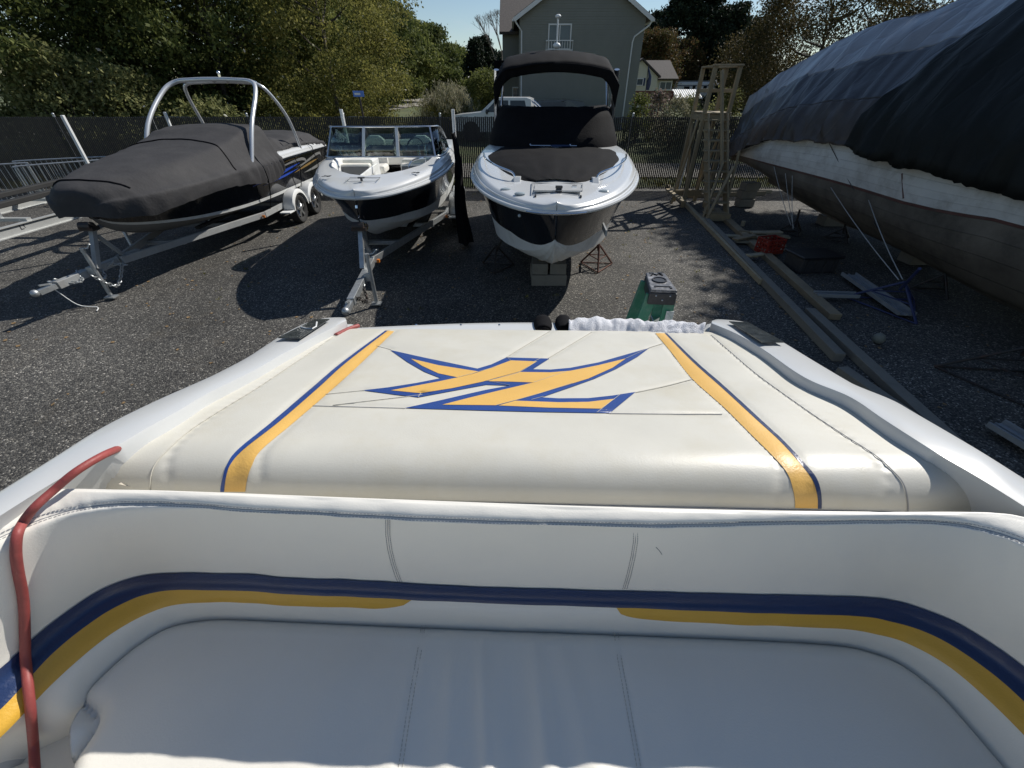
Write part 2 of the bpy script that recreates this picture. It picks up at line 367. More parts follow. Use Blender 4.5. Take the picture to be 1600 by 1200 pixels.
def crown_points(h, r, n, seed, base=.12, shape='round', rough=.3):
    rg = random.Random(seed); pts = []
    off = rg.uniform(0, 100)
    while len(pts) < n:
        u = rg.uniform(base, 1)
        if shape == 'cone': R = r * (1 - u) ** .8 * 1.05 + .15
        elif shape == 'pine': R = r * (.45 + .6 * math.sin(u * 3.0)) * (1.25 - u * .75)
        else: R = r * math.sqrt(max(.02, 1 - ((u - .52) / .52) ** 2)) ** .8
        a = rg.uniform(0, 6.283); q = rg.uniform(.45, 1) ** .6
        k = 1 + rough * 2 * noise.noise(Vector((math.cos(a) * 1.3 + off, math.sin(a) * 1.3, u * 3.5)))
        k2 = noise.noise(Vector((math.cos(a) * 2.8, math.sin(a) * 2.8 + off, u * 8)))
        if k2 < -.12 and rg.random() < .8: continue
        pts.append((math.cos(a) * R * q * k, math.sin(a) * R * q * k, h * u))
    return pts
def trunk_mesh(h, r, seed, limbs=9, lean=0):
    rg = random.Random(seed); m = MB(); T = []
    for i in range(7):
        u = i / 6; T.append(Vector((rg.uniform(-.12, .12) * u * 2 + lean * u * u, rg.uniform(-.12, .12) * u * 2, h * .86 * u)))
    rr = max(.07, h * .02); m.tube(smooth(T, 3), [rr * (1 - .85 * k / 18) for k in range(19)], 8)
    for i in range(limbs):
        u = rg.uniform(.22, .85); k = min(5, int(u * 6)); p = T[k].lerp(T[k + 1], u * 6 - k); a = rg.random() * 6.28; l = r * rg.uniform(.55, .95) * (1.15 - u * .6)
        q = p + Vector((math.cos(a) * l, math.sin(a) * l, l * rg.uniform(.3, .8))); mm = p.lerp(q, .5) + Vector((0, 0, -.08 * l))
        m.tube([p, mm, q], [rr * .42, rr * .28, rr * .08], 5)
    return m
def tree(label, px, Y, top, rad, kind='mid', n=240, per=34, leaf=.13, shape='round', seed=0, base=.08, name='tree', cate='tree', group=None, clump=.8, x=None, zb=None):
    r = ray(px, top); t = Y / r[1]; zt = H + r[2] * t; x0 = r[0] * t if x is None else x
    if zb is None: zb = gz(x0, Y)
    h = zt - zb; o = thing(name, label, cate, (x0, Y, zb), group=group)
    trunk_mesh(h, rad, seed).build('trunk', bark, o, sm=True)
    leaves('crown', GREENS[kind], crown_points(h, rad, int(n * 1.35), seed + 5, base, shape), int(per * 2.0), (clump * .72, clump * .72, clump * .42), leaf * .66, o, seed=seed)
    return o
G1 = 'trees standing beyond the left fence'; G2 = 'trees along the far road'; G3 = 'trees behind the houses on the right'
tree('dark vine hung tree at the far left edge of the wood', -120, 23, -160, 5.5, 'deep', 300, 40, .15, seed=1, group=G1)
tree('tall dark green tree nearest the left edge above the crowd barriers', 40, 25, -150, 4.6, 'deep', 300, 42, .14, seed=2, group=G1)
tree('dark leafy tree behind the sloping vine mound', 150, 27, -140, 4.6, 'deep', 300, 42, .14, seed=3, group=G1)
tree('deep green tree rising behind the chrome tower arch', 262, 26, -130, 4.4, 'deep', 300, 42, .14, seed=4, group=G1)
tree('shaded tree between the arch and the pale olive tree', 352, 30, -120, 4.4, 'mid', 280, 42, .15, seed=5, group=G1)
tree('sunlit olive and yellow leaved tree left of the street sign', 475, 27, -90, 4.0, 'olive', 420, 46, .10, seed=6, group=G1, base=.05)
tree('green tree just right of the olive tree above the street sign', 455, 38, -60, 4.6, 'mid', 300, 42, .16, seed=7, group=G2)
tree('broad tree leaning over the bend of the road', 512, 47, -34, 5.2, 'mid', 320, 42, .19, seed=8, group=G2)
tree('dark rounded tree further down the road edge', 552, 57, -8, 5.8, 'deep', 300, 42, .24, seed=9, group=G2, clump=1)
tree('tree half way along the receding row', 592, 69, 14, 6.4, 'mid', 260, 42, .30, seed=10, group=G2, clump=1.2)
tree('small looking tree near the end of the row', 636, 86, 40, 7, 'deep', 240, 42, .36, seed=11, group=G2, clump=1.4)
tree('last tree of the row where the sky meets the road', 682, 108, 74, 8, 'mid', 220, 42, .42, seed=12, group=G2, clump=1.6)
tree('narrow dark cedar left of the pair', 742, 62, 62, 1.9, 'cedar', 190, 40, .2, 'cone', 13, .02, 'cedar_tree', 'tree', 'cedars left of the grey house', .6)
tree('slightly taller dark cedar beside the bare tree', 757, 66, 58, 2.2, 'cedar', 210, 40, .2, 'cone', 14, .02, 'cedar_tree', 'tree', 'cedars left of the grey house', .6)
tree('low green round tree under the cedars', 764, 52, 112, 2.3, 'mid', 150, 34, .15, seed=15, base=.02)
tree('dark tree filling in behind the cedar pair', 782, 78, 82, 3.6, 'cedar', 200, 40, .3, seed=16, base=.02)
# bare tree
o = thing('bare_tree', 'nearly leafless grey tree beside the left wall of the house', 'tree', (ay(790, 130, 46).x, 46, 1))
m = MB(); rg = random.Random(5); stack = [(Vector((0, 0, 0)), Vector((-.1, 0, 1)), 2.6, .11, 0)]
while stack:
    p, d, l, r, k = stack.pop(); q = p + d.normalized() * l; m.tube([p, q], [r, r * .65], 5)
    if k < 5:
        for i in range(3): stack.append((q, d.normalized() + Vector((rg.uniform(-.6, .45), rg.uniform(-.5, .5), rg.uniform(-.05, .4))), l * .68, r * .6, k + 1))
m.build('branches', mat('grey_bark', (.16, .14, .12), .9), o)
# right hand background
tree('tall dark pine directly right of the grey house roof', 1036, 74, 22, 3.6, 'cedar', 300, 42, .28, 'pine', 20, .1, 'pine_tree', group=G3, clump=.9)
tree('tallest layered pine above the cream cottage', 1092, 66, -42, 4.2, 'cedar', 330, 44, .26, 'pine', 21, .18, 'pine_tree', group=G3, clump=.9)
tree('wide dark pine behind the timber stair tower', 1150, 64, 12, 4.4, 'cedar', 360, 44, .26, 'pine', 22, .02, 'pine_tree', group=G3, clump=.9)
tree('dark pine low behind the camper trailer', 1112, 78, 40, 5.5, 'cedar', 300, 42, .3, 'pine', 23, .02, 'pine_tree', group=G3, clump=1.1)
tree('dark evergreen between the stair tower and the brown oak', 1188, 52, 34, 3.0, 'cedar', 260, 42, .22, 'cone', 24, .02, 'pine_tree', group=G3, clump=.8)
tree('green tree turning orange behind the cottage roof', 1022, 58, 50, 2.9, 'orange', 260, 42, .16, seed=25, group=G3)
tree('small rust tinted tree right of the cottage chimney side', 1066, 62, 66, 2.6, 'orange', 200, 42, .17, seed=26, group=G3)
tree('large brown leaved oak rising over the blue tarp', 1325, 26, -60, 3.9, 'autumn', 520, 52, .08, seed=27, group='brown oaks over the old wooden boat', clump=.8)
tree('brown oak with open branches at the upper right', 1450, 28, -120, 4.6, 'autumn', 260, 40, .08, seed=28, group='brown oaks over the old wooden boat', clump=.8)

# shrubs
def shrub(label, px, Y, top, rx, ry, kind, n, per, leaf, seed, name='shrub', group=None, zb=None, clump=.35):
    r = ray(px, top); t = Y / r[1]; zt = H + r[2] * t; x0 = r[0] * t; zb = gz(x0, Y) if zb is None else zb; h = zt - zb
    o = thing(name, label, 'shrub', (x0, Y, zb), group=group); rg = random.Random(seed); C = []
    while len(C) < n:
        a = rg.uniform(0, 6.28); u = rg.uniform(.02, 1); q = rg.uniform(.4, 1) * math.sqrt(max(0.02, 1 - u ** 2.2)); k = 1 + .5 * noise.noise(Vector((a * 1.5 + seed, u * 3, 0)))
        C.append((math.cos(a) * rx * q * k, math.sin(a) * ry * q * k, h * u * .95))
    m = MB()
    for i in range(7): a = i * .9; m.tube([(0, 0, 0), (math.cos(a) * rx * .5, math.sin(a) * ry * .5, h * .7)], [.03, .008], 5)
    m.build('stem', bark, o); leaves('foliage', GREENS[kind], C, per, (clump, clump, clump * .8), leaf, o, seed=seed)
    return o
VG = 'vine covered brush behind the fence'
shrub('sunlit vine mound sloping down at the far left', 40, 19.5, 60, 3.4, 1.6, 'vine', 240, 40, .07, 40, group=VG)
shrub('vine covered mound sloping down behind the left guide post', 150, 20.5, 92, 2.7, 1.5, 'vine', 220, 40, .07, 41, group=VG)
shrub('dark brambles left of the chrome tower arch', 222, 21, 150, 2.5, 1.2, 'mid', 150, 38, .07, 42, group=VG)
shrub('low weedy brush seen through the tower arch', 320, 20, 158, 2.6, 1.1, 'vine', 170, 38, .07, 43, group=VG)
shrub('ragged brush at the foot of the olive tree', 430, 21.5, 150, 2.6, 1.1, 'olive', 150, 38, .07, 44, group=VG)
shrub('bushy growth hugging the road verge', 505, 44, 138, 3.4, 1.6, 'mid', 150, 38, .12, 45, group='bushes on the road verge', clump=.5)
shrub('further bush along the road verge', 575, 60, 132, 4, 2, 'deep', 150, 38, .16, 46, group='bushes on the road verge', clump=.6)
shrub('dark bush where the verge meets the far trees', 690, 96, 118, 6, 2, 'deep', 140, 38, .2, 47, group='bushes on the road verge', clump=.7)
# pampas grass
pp = ay(700, 140, 29); o = thing('pampas_grass', 'large pale plumed ornamental grass clump beside the white pickup', 'grass clump', (pp.x, 29, gz(0, 29)))
leaves('plumes', GREENS['straw'], [(a, random.gauss(0, .6), random.uniform(1.1, 2.35) * (1 - .12 * a * a)) for a in [random.gauss(0, .85) for i in range(260)]], 30, (.16, .16, .3), .11, o, aspect=.16, seed=51, up=.6)
leaves('blades', GREENS['olive'], [(random.gauss(0, .9), random.gauss(0, .5), random.uniform(.2, 1.6)) for i in range(240)], 26, (.3, .3, .3), .16, o, aspect=.1, seed=52, up=.6)
SG = 'garden shrubs beyond the fence on the right'
shrub('clipped round green bush right of the grey house', 1004, 25, 142, .75, .6, 'mid', 90, 36, .05, 53, group=SG, clump=.2)
shrub('pink flowering bush in front of the cottage deck', 1032, 27, 142, .95, .6, 'pink', 90, 34, .06, 54, group=SG, clump=.25)
shrub('pale flowering bush along the top of the fence', 1060, 24, 152, 1.2, .6, 'straw', 90, 34, .05, 55, group=SG, clump=.25)
shrub('leafy shrub left of the timber stair tower', 1082, 26, 150, .9, .6, 'vine', 80, 34, .06, 56, group=SG, clump=.25)
shrub('loose green shrub seen between the stair posts', 1146, 30, 134, 1.3, .8, 'vine', 100, 34, .07, 57, group=SG, clump=.3)
# grass tufts against the fence
C = [(random.uniform(-24, 12), random.gauss(16.3, .3), random.uniform(0, .2)) for i in range(520)]
gt = leaves('fence_weeds', GREENS['olive'], C, 14, (.1, .1, .08), .09, aspect=.12, seed=60, up=.6, kind='stuff'); gt['label'] = 'tufts of weeds growing along the foot of the fence'
C = [(random.gauss(0, 1) * .35 + random.choice([-5.2, -1.6, .2, 2.6, 3.3]), random.uniform(6, 14.8), 0) for i in range(60)]
yw_ = leaves('yard_weeds', GREENS['olive'], C, 9, (.05, .05, .03), .035, aspect=.2, seed=63, up=.5, kind='stuff'); yw_['label'] = 'sparse little weeds growing through the pavement'
C = [(random.uniform(-16, -5), random.uniform(20, 40), 0) for i in range(1500)]; C = [(x, y, gz(x, y) + .06) for x, y, z in C]
gt = leaves('verge_grass', GREENS['olive'], C, 12, (.3, .3, .05), .12, aspect=.12, seed=61, up=.6, kind='stuff'); gt['label'] = 'uncut grass on the verge between fence and road'

# ---------------------------------------------------------------- fence
FY = 15.3; FH = 2.13
fslat = mat('dark_slat', (.016, .014, .013), .6, var=.3, scale=8)
fo = thing('slatted_chain_link_fence', 'dark slatted chain link fence running across the back of the yard', 'fence', (-4, FY, 0))
m = MB(); x = -27.0; rr = random.Random(2)
while x < 19.5:
    m.box((x, FY, FH / 2 + .03), (.047, .006, FH - .06 + rr.uniform(-.02, .02)), rr.uniform(-.12, .12)); x += .0635
m.build('slat', fslat, fo, world=True, kind='stuff')
m = MB(); x = -27.0; cell = .0635; k = 0
while x < 19.5:
    a = []; b = []; nz = int(FH / cell)
    for i in range(nz + 1):
        xx = x + (cell / 2 if (i + k) % 2 else -cell / 2) * .98; a.append(Vector((xx - .003, FY - .012, i * cell + .02))); b.append(Vector((xx + .003, FY - .012, i * cell + .02)))
    m.grid([a, b]); x += cell; k += 1
m.build('wire_mesh', mat('fence_wire', (.045, .042, .038), .6, .2), fo, world=True, kind='stuff')
for i in range(16):
    px = -26.5 + i * 3.03; MB().cyl((px, FY + .05, 0), (px, FY + .05, FH + .06), .032, n=10).ball((px, FY + .05, FH + .07), .036, 5).build('post', galv, fo, world=True, sm=True)
MB().tube([(x, FY + .03, FH - .02 + .02 * math.sin(x)) for x in range(-27, 20, 2)], .006, 6).build('tension_wire', galv, fo, world=True)
# leaning grey pole near the fence
p0 = ay(1063, 282, 14.9); p1 = ay(1090, 186, 14.95)
o = MB().tube([(p0.x, 14.9, 0), p1], .035, 8).build('fence_pole', galv, sm=True); tag(center(o), 'leaning grey steel pole against the fence left of the stair tower', 'pole')

# unseen tall trees added beyond the wooden boat to shade the right of the yard
def shade_tree(label, tx, ty, h, r, seed):
    x, y = tx + .847 * h, ty + .725 * h; o = thing('shade_oak', label, 'tree', (x, y, gz(x, y)), group='unseen oaks added to shade the yard')
    trunk_mesh(h + 2, r, seed, 12).build('trunk', bark, o, sm=True); rg = random.Random(seed); C = []
    while len(C) < 420:
        p = Vector((rg.gauss(0, 1), rg.gauss(0, 1), rg.gauss(0, 1))).normalized() * (rg.random() ** .4)
        k = 1 + .25 * noise.noise(p * 2 + Vector((seed, 0, 0))); C.append((p.x * r * k, p.y * r * k, h + p.z * r * .5))
    leaves('crown', GREENS['autumn'], C, 60, (.6, .6, .4), .12, o, seed=seed)
shade_tree('unseen tall oak added for shade behind the middle of the wooden boat', 6.6, 9.8, 13.0, 2.3, 71)
shade_tree('unseen tall oak added for shade behind the near end of the wooden boat', 6.1, 5.4, 12.0, 2.6, 72)
shade_tree('unseen tall oak added for shade off to the right of the wooden boat', 6.2, 1.4, 12.5, 2.9, 73)
# ---------------------------------------------------------------- houses
siding = mat('grey_green_siding', (.225, .23, .20), .7, var=.05, scale=1.5, dirt=(.22, .23, .2), dirt_amt=.3, dscale=.7)
trim = mat('white_trim', (.68, .69, .68), .5, var=.04)
shingle = mat('brown_shingle', (.075, .065, .06), .9, var=.3, scale=9, bump=.5, bscale=18)
cream = mat('cream_siding', (.62, .60, .48), .7, var=.04)
wglass = mat('window_glass', (.09, .12, .14), .08, var=.2, scale=1)
HY = 32.0; hz = gz(0, HY); XL, XR, ZE, ZA = .45, 7.85, 6.15, 8.35
ho = thing('grey_sided_house', 'large two storey house with grey green siding and a white gabled roof edge', 'house', ((XL + XR) / 2, HY, hz))
def clap(x0, x1, y, z0, z1, gable=None, e=.115):
    m = MB(); z = z0; i = 0
    while z < z1:
        a, b = x0, x1
        if gable and z > gable[0]:
            f = (z - gable[0]) / (gable[1] - gable[0]); c = (x0 + x1) / 2; a = lerp(x0, c, f); b = lerp(x1, c, f)
            if b - a < .2: break
        m.add([(a, y - .036, z), (b, y - .036, z), (b, y - .002, z + e), (a, y - .002, z + e), (a, y, z), (b, y, z)], [(0, 1, 2, 3), (4, 5, 1, 0)]); z += e
    return m
clap(XL, XR, HY, hz, ZA, (ZE, ZA)).build('siding', siding, ho, world=True, kind='stuff')
m = MB(); m.box(((XL + XR) / 2, HY + 5.03, (hz + ZE) / 2), (XR - XL - .02, 10, ZE - hz)); m.prism([Vector((XL, 0, ZE)), Vector((XR, 0, ZE)), Vector(((XL + XR) / 2, 0, ZA))], (0, HY + .03, 0), (0, 10, 0)); m.build('wall', siding, ho, world=True)
cx = (XL + XR) / 2; sl = (ZA - ZE) / (cx - XL)
for s in (-1, 1):
    a = Vector((cx, HY - .35, ZA + .1)); b = Vector((cx + s * (cx - XL + .35), HY - .35, ZE - .35 * sl + .1))
    m = MB(); m.add([a, b, b + Vector((0, 11, 0)), a + Vector((0, 11, 0)), a + Vector((0, 0, .12)), b + Vector((0, 0, .12)), b + Vector((0, 11, .12)), a + Vector((0, 11, .12))], [(0, 1, 2, 3), (4, 5, 6, 7), (0, 1, 5, 4), (1, 2, 6, 5), (2, 3, 7, 6)])
    rf = m.build('roof', shingle, ho, world=True)
    MB().bar(a + Vector((0, -.02, -.02)), b + Vector((0, -.02, -.02)), .03, .2, (0, 0, 1)).build('rake_board', trim, ho, world=True)
    MB().bar(b + Vector((s * .05, .0, -.02)), b + Vector((s * .05, 11, -.02)), .1, .11).build('gutter', trim, ho, world=True)
MB().cyl((XR - 1.25, HY + 2, ZE + .9), (XR - 1.25, HY + 2, ZE + 1.35), .09, n=8).cyl((XR - 1.25, HY + 2, ZE + 1.35), (XR - 1.25, HY + 2, ZE + 1.5), .17, .1, n=8).build('roof_vent', ladblk, ho, world=True)
def dspout(pts): MB().tube(pts, .045, 6).build('downspout', trim, ho, world=True)
dspout([(XR + .3, HY - .3, ZE - .15), (XR + .2, HY - .25, ZE - .35), (XR - .55, HY - .07, ZE - .85), (XR - .62, HY - .07, ZE - 1.1), (XR - .62, HY - .07, hz)])
dspout([(XL - .3, HY - .3, ZE - .1), (XL - .2, HY - .25, ZE - .25), (XL + .12, HY - .07, ZE - .6), (XL + .14, HY - .07, hz)])
def window(par, x0, x1, z0, z1, y, sashes=2, name='window', gl=None, fr=.07):
    w = MB(); w.box(((x0 + x1) / 2, y - .03, z1 - fr / 2), (x1 - x0, .07, fr)); w.box(((x0 + x1) / 2, y - .03, z0 + fr / 2), (x1 - x0, .07, fr))
    for xx in (x0 + fr / 2, x1 - fr / 2): w.box((xx, y - .031, (z0 + z1) / 2), (fr, .07, z1 - z0 - 2 * fr))
    f = w.build(name, trim, par, world=True); pw = (x1 - x0 - 2 * fr) / sashes
    for i in range(sashes):
        MB().box((x0 + fr + pw * (i + .5), y - .006, (z0 + z1) / 2), (pw - .03, .02, z1 - z0 - 2 * fr)).build('pane', gl or wglass, f, world=True)
        if i: MB().box((x0 + fr + pw * i, y - .02, (z0 + z1) / 2), (.05, .05, z1 - z0 - 2 * fr)).build('mullion', trim, f, world=True)
    return f
p = ay(857, 37, HY); q = ay(891, 78, HY)
window(ho, p.x, q.x, q.z, p.z, HY - .02)
bl = MB(); bz0, bz1 = q.z - .02, q.z + .42
bl.box(((p.x + q.x) / 2, HY - .24, bz1), (q.x - p.x + .25, .05, .05)); bl.box(((p.x + q.x) / 2, HY - .24, bz0), (q.x - p.x + .25, .05, .05))
for k in range(11): bl.box((p.x - .1 + k * (q.x - p.x + .2) / 10, HY - .24, (bz0 + bz1) / 2), (.025, .025, bz1 - bz0))
for xx in (p.x - .1, q.x + .1): bl.box((xx, HY - .12, bz1), (.04, .24, .04)); bl.box((xx, HY - .12, bz0), (.04, .24, .04))
bl.build('balcony_rail', trim, ho, world=True)
# recessed left wing
wy = HY + 4.2; m = clap(-.65, XL + .5, wy, hz, 5.95); m.build('wing_siding', siding, ho, world=True, kind='stuff')
MB().box((2.6, wy + 3.02, (hz + 5.9) / 2), (6.4, 6, 5.9 - hz)).build('wing_wall', siding, ho, world=True)
m = MB(); m.prism([Vector((-.85, wy - .4, 5.85)), Vector((-.85, wy + 6, 9.2)), Vector((-.85, wy + 6, 9.05)), Vector((-.85, wy - .35, 5.7))], (0, 0, 0), (5.5, 0, 0)); m.build('wing_roof', shingle, ho, world=True)
window(ho, .02, .62, hz + .05, hz + 2.3, wy - .02, 1, 'door')
MB().box((-.72, wy - 1.0, 3.95), (.95, .9, .72)).build('awning', canvasb, ho, world=True, bevel=.06, label='black canvas awning box on the left wing')

# cottage
CY = 46.0; cz = gz(0, CY)
co = thing('cream_cottage', 'single storey cream cottage with brown roof and dark shutters', 'house', (11.5, CY, cz))
a = ay(985, 120, CY); b = ay(1028, 120, CY); c = ay(1057, 118, CY)
x0, x1, x2 = a.x, b.x, c.x; ez = a.z
m = MB(); m.box(((x0 + x1) / 2 - .4, CY + 3.5, (cz + ez) / 2), (x1 - x0 + .8, 7, ez - cz)); m.prism([Vector((x0 - .8, 0, ez)), Vector((x1, 0, ez)), Vector(((x0 + x1) / 2 - .4, 0, ez + 1.15))], (0, CY, 0), (0, 7, 0)); m.build('wall', cream, co, world=True)
m = MB(); m.box(((x1 + x2) / 2 + .002, CY + 3.6, (cz + ez) / 2 - .1), (x2 - x1, 5.6, ez - cz - .2)); m.build('side_wall', cream, co, world=True)
rx = (x0 + x1) / 2 - .4
m = MB(); m.prism([Vector((rx, CY - .25, ez + 1.2)), Vector((x1 + .2, CY - .25, ez - .08)), Vector((x1 + .2, CY - .25, ez + .05)), Vector((rx, CY - .25, ez + 1.33))], (0, 0, 0), (0, 7.5, 0))
m.prism([Vector((rx, CY - .25, ez + 1.2)), Vector((x0 - 1, CY - .25, ez - .1)), Vector((x0 - 1, CY - .25, ez + .03)), Vector((rx, CY - .25, ez + 1.33))], (0, 0, 0), (0, 7.5, 0)); m.build('gable_roof', shingle, co, world=True)
m = MB(); m.prism([Vector((0, CY + .5, ez - .25)), Vector((0, CY + 4, ez + 1.2)), Vector((0, CY + 4, ez + 1.33)), Vector((0, CY + .4, ez - .12))], (rx, 0, 0), (x2 - rx + .4, 0, 0)); m.build('side_roof', shingle, co, world=True)
p = ay(995, 122, CY); q = ay(1004, 134, CY); window(co, p.x, q.x, q.z, p.z, CY - .02, 1)
for s, px in ((0, 992.5), (1, 1006)):
    u = ay(px, 122, CY); MB().box((u.x, CY - .03, (p.z + q.z) / 2), (.3, .05, p.z - q.z)).build('shutter', navy, co, world=True)
p = ay(1031, 127, CY + .8); q = ay(1048, 141, CY + .8); window(co, p.x, q.x, q.z, p.z, CY + .78, 2)
# deck rail, parasols
dk = thing('deck_railing', 'red brown wooden deck railing in front of the cottage', 'railing', (10, 40, gz(0, 40)))
dr = mat('red_stain', (.14, .045, .035), .7); a = ay(978, 143, 40); b = ay(1052, 143, 40)
MB().box(((a.x + b.x) / 2, 40, a.z), (b.x - a.x, .1, .08)).build('top_rail', dr, dk, world=True); MB().box(((a.x + b.x) / 2, 40, a.z - .75), (b.x - a.x, .1, .08)).build('lower_rail', dr, dk, world=True)
for k in range(9): xx = lerp(a.x, b.x, k / 8); MB().box((xx, 40, (a.z + gz(0, 40)) / 2), (.1, .1, a.z - gz(0, 40))).build('rail_post', dr, dk, world=True)
m = MB()
for k in range(60): xx = lerp(a.x, b.x, k / 59); m.box((xx, 40, a.z - .38), (.04, .04, .75))
m.build('baluster', dr, dk, world=True, kind='stuff')
for k, (px, lab) in enumerate(((986, 'closed dark green garden parasol nearest the grey house'), (1011, 'taller closed navy garden parasol in front of the cottage windows'))):
    u = ay(px, 143 if k else 140, 42); tp = ay(px + 2, 104 + 10 * (1 - k), 42)
    o = thing('closed_parasol', lab, 'parasol', (u.x, 42, gz(0, 42)), group='closed parasols on the cottage deck')
    MB().cyl((u.x, 42, gz(0, 42)), (tp.x, 42, tp.z), .03, n=6).build('pole', darkm, o, world=True)
    L = tp.z - u.z; MB().tube([(u.x, 42, u.z + .1), (u.x + .02, 42, u.z + .3 * L), (u.x + .05, 42, u.z + .6 * L), (tp.x, 42, tp.z)], [.14, .2, .13, .03], 8).build('canopy', navy if k else GREENS['cedar'], o, world=True, sm=True)
# camper trailer, metal-roof shelter and shed
RY = 58; a = ay(1056, 128, RY); b = ay(1122, 128, RY); rz0 = gz(0, RY)
rv = thing('camper_trailer', 'long white camper trailer with dark windows behind the cottage', 'camper', ((a.x + b.x) / 2, RY, rz0))
MB().box(((a.x + b.x) / 2, RY + 1.2, (a.z + rz0 + .8) / 2), (b.x - a.x, 2.4, a.z - rz0 - .8)).build('body', whitep, rv, world=True, bevel=.15)
MB().box(((a.x + b.x) / 2, RY + 1.2, a.z + .06), (b.x - a.x - .3, 2.2, .1)).build('roof', greyp, rv, world=True)
for f0, f1, z0, z1 in ((.22, .35, .45, .72), (.42, .49, .25, .8), (.55, .62, .5, .75), (.68, .76, .5, .75), (.82, .93, .35, .75)):
    zz = a.z - rz0 - .8; MB().box((lerp(a.x, b.x, (f0 + f1) / 2), RY - .01, rz0 + .8 + zz * (z0 + z1) / 2), ((f1 - f0) * (b.x - a.x), .04, zz * (z1 - z0))).build('window', darkglass, rv, world=True)
MB().box(((a.x + b.x) / 2, RY - .005, a.z - .35), (b.x - a.x - .4, .02, .07)).build('stripe', navy, rv, world=True)
for k in range(2): MB().cyl((lerp(a.x, b.x, .5) + k * .85, RY - .02, rz0 + .38), (lerp(a.x, b.x, .5) + k * .85, RY + .22, rz0 + .38), .38, n=16).build('wheel', rubber, rv, world=True)
SY = 50; a = ay(1057, 142, SY); b = ay(1095, 157, SY)
sh = thing('low_shelter', 'low shelter with ribbed white metal roof in front of the camper', 'shelter', ((a.x + b.x) / 2, SY, gz(0, SY)))
rfz = a.z
for k in range(12):
    xx = lerp(a.x, b.x, (k + .5) / 12); MB().prism([Vector((-(b.x - a.x) / 25, 0, 0)), Vector((0, 0, .04)), Vector(((b.x - a.x) / 25, 0, 0)), Vector((0, 0, -.02))], (xx, SY - .4, rfz - .6), (0, 2.0, .7)).build('roof_panel', trim, sh, world=True)
for xx in (a.x + .1, b.x - .1):
    for yy in (SY - .2, SY + 1.4): MB().cyl((xx, yy, gz(0, SY)), (xx, yy, rfz - .62), .05, n=8).build('post', darkm, sh, world=True)
GY = 55; a = ay(1127, 132, GY); b = ay(1168, 150, GY); ap = ay(1147, 119, GY); g0 = gz(0, GY)
sd2 = thing('garden_shed', 'pale gabled garden shed behind the stair tower', 'shed', (ap.x, GY, g0))
MB().box(((a.x + b.x) / 2, GY + 1.5, (a.z + g0) / 2), (b.x - a.x, 3, a.z - g0)).prism([Vector((a.x, 0, a.z)), Vector((b.x, 0, a.z)), Vector((ap.x, 0, ap.z))], (0, GY, 0), (0, 3, 0)).build('wall', mat('pale_shed_wall', (.42, .43, .40), .7), sd2, world=True)
MB().prism([Vector((a.x - .2, 0, a.z - .1)), Vector((ap.x, 0, ap.z)), Vector((b.x + .2, 0, a.z - .1)), Vector((b.x + .2, 0, a.z + .03)), Vector((ap.x, 0, ap.z + .13)), Vector((a.x - .2, 0, a.z + .03))], (0, GY - .2, 0), (0, 3.4, 0)).build('roof', greyp, sd2, world=True)
MB().box((ap.x - .1, GY - .02, g0 + 1.0), (.95, .05, 2.0)).build('door', trim, sd2, world=True)
# rail fence and picnic table beyond
fr = thing('dark_rail_fence', 'thin dark rail fence in front of the shed and camper', 'fence', (14, 44, gz(0, 44)))
for dz in (.55, 1.0): MB().box((15.5, 44, gz(0, 44) + dz), (9, .05, .07)).build('rail', darkm, fr, world=True)
for k in range(6): MB().box((11 + k * 1.8, 44.05, gz(0, 44) + .55), (.09, .09, 1.1)).build('post', darkm, fr, world=True)
pt = ay(1136, 162, 30); pz = gz(0, 30)
pc = thing('picnic_table', 'dark picnic table on the lawn seen through the stair posts', 'table', (pt.x, 30, pz))
MB().box((pt.x, 30, pz + .74), (1.8, .75, .05)).build('tabletop', darkm, pc, world=True)
for s in (-1, 1):
    MB().box((pt.x, 30 + s * .7, pz + .45), (1.8, .26, .05)).build('bench', darkm, pc, world=True)
    MB().bar((pt.x + s * .7, 29.4, pz), (pt.x + s * .7, 30.2, pz + .72), .08, .05).bar((pt.x + s * .7, 30.6, pz), (pt.x + s * .7, 29.8, pz + .72), .08, .05).build('leg', darkm, pc, world=True)

# ---------------------------------------------------------------- street sign
s0 = ay(561, 149, 20.5); sg = thing('street_sign', 'small blue sign on a dark post behind the fence', 'sign', (s0.x + .05, 20.5, gz(0, 20.5)))
MB().cyl((s0.x + .05, 20.5, gz(0, 20.5)), (s0.x, 20.5, s0.z + .1), .04, n=8).build('post', darkm, sg, world=True)
MB().box((s0.x, 20.46, s0.z + .05), (.44, .02, .2)).build('sign_plate', mat('sign_blue', (.10, .22, .62), .5), sg, world=True, bevel=.008)
MB().box((s0.x - .04, 20.445, s0.z + .05), (.24, .006, .07)).build('sign_lettering', trim, sg, world=True)

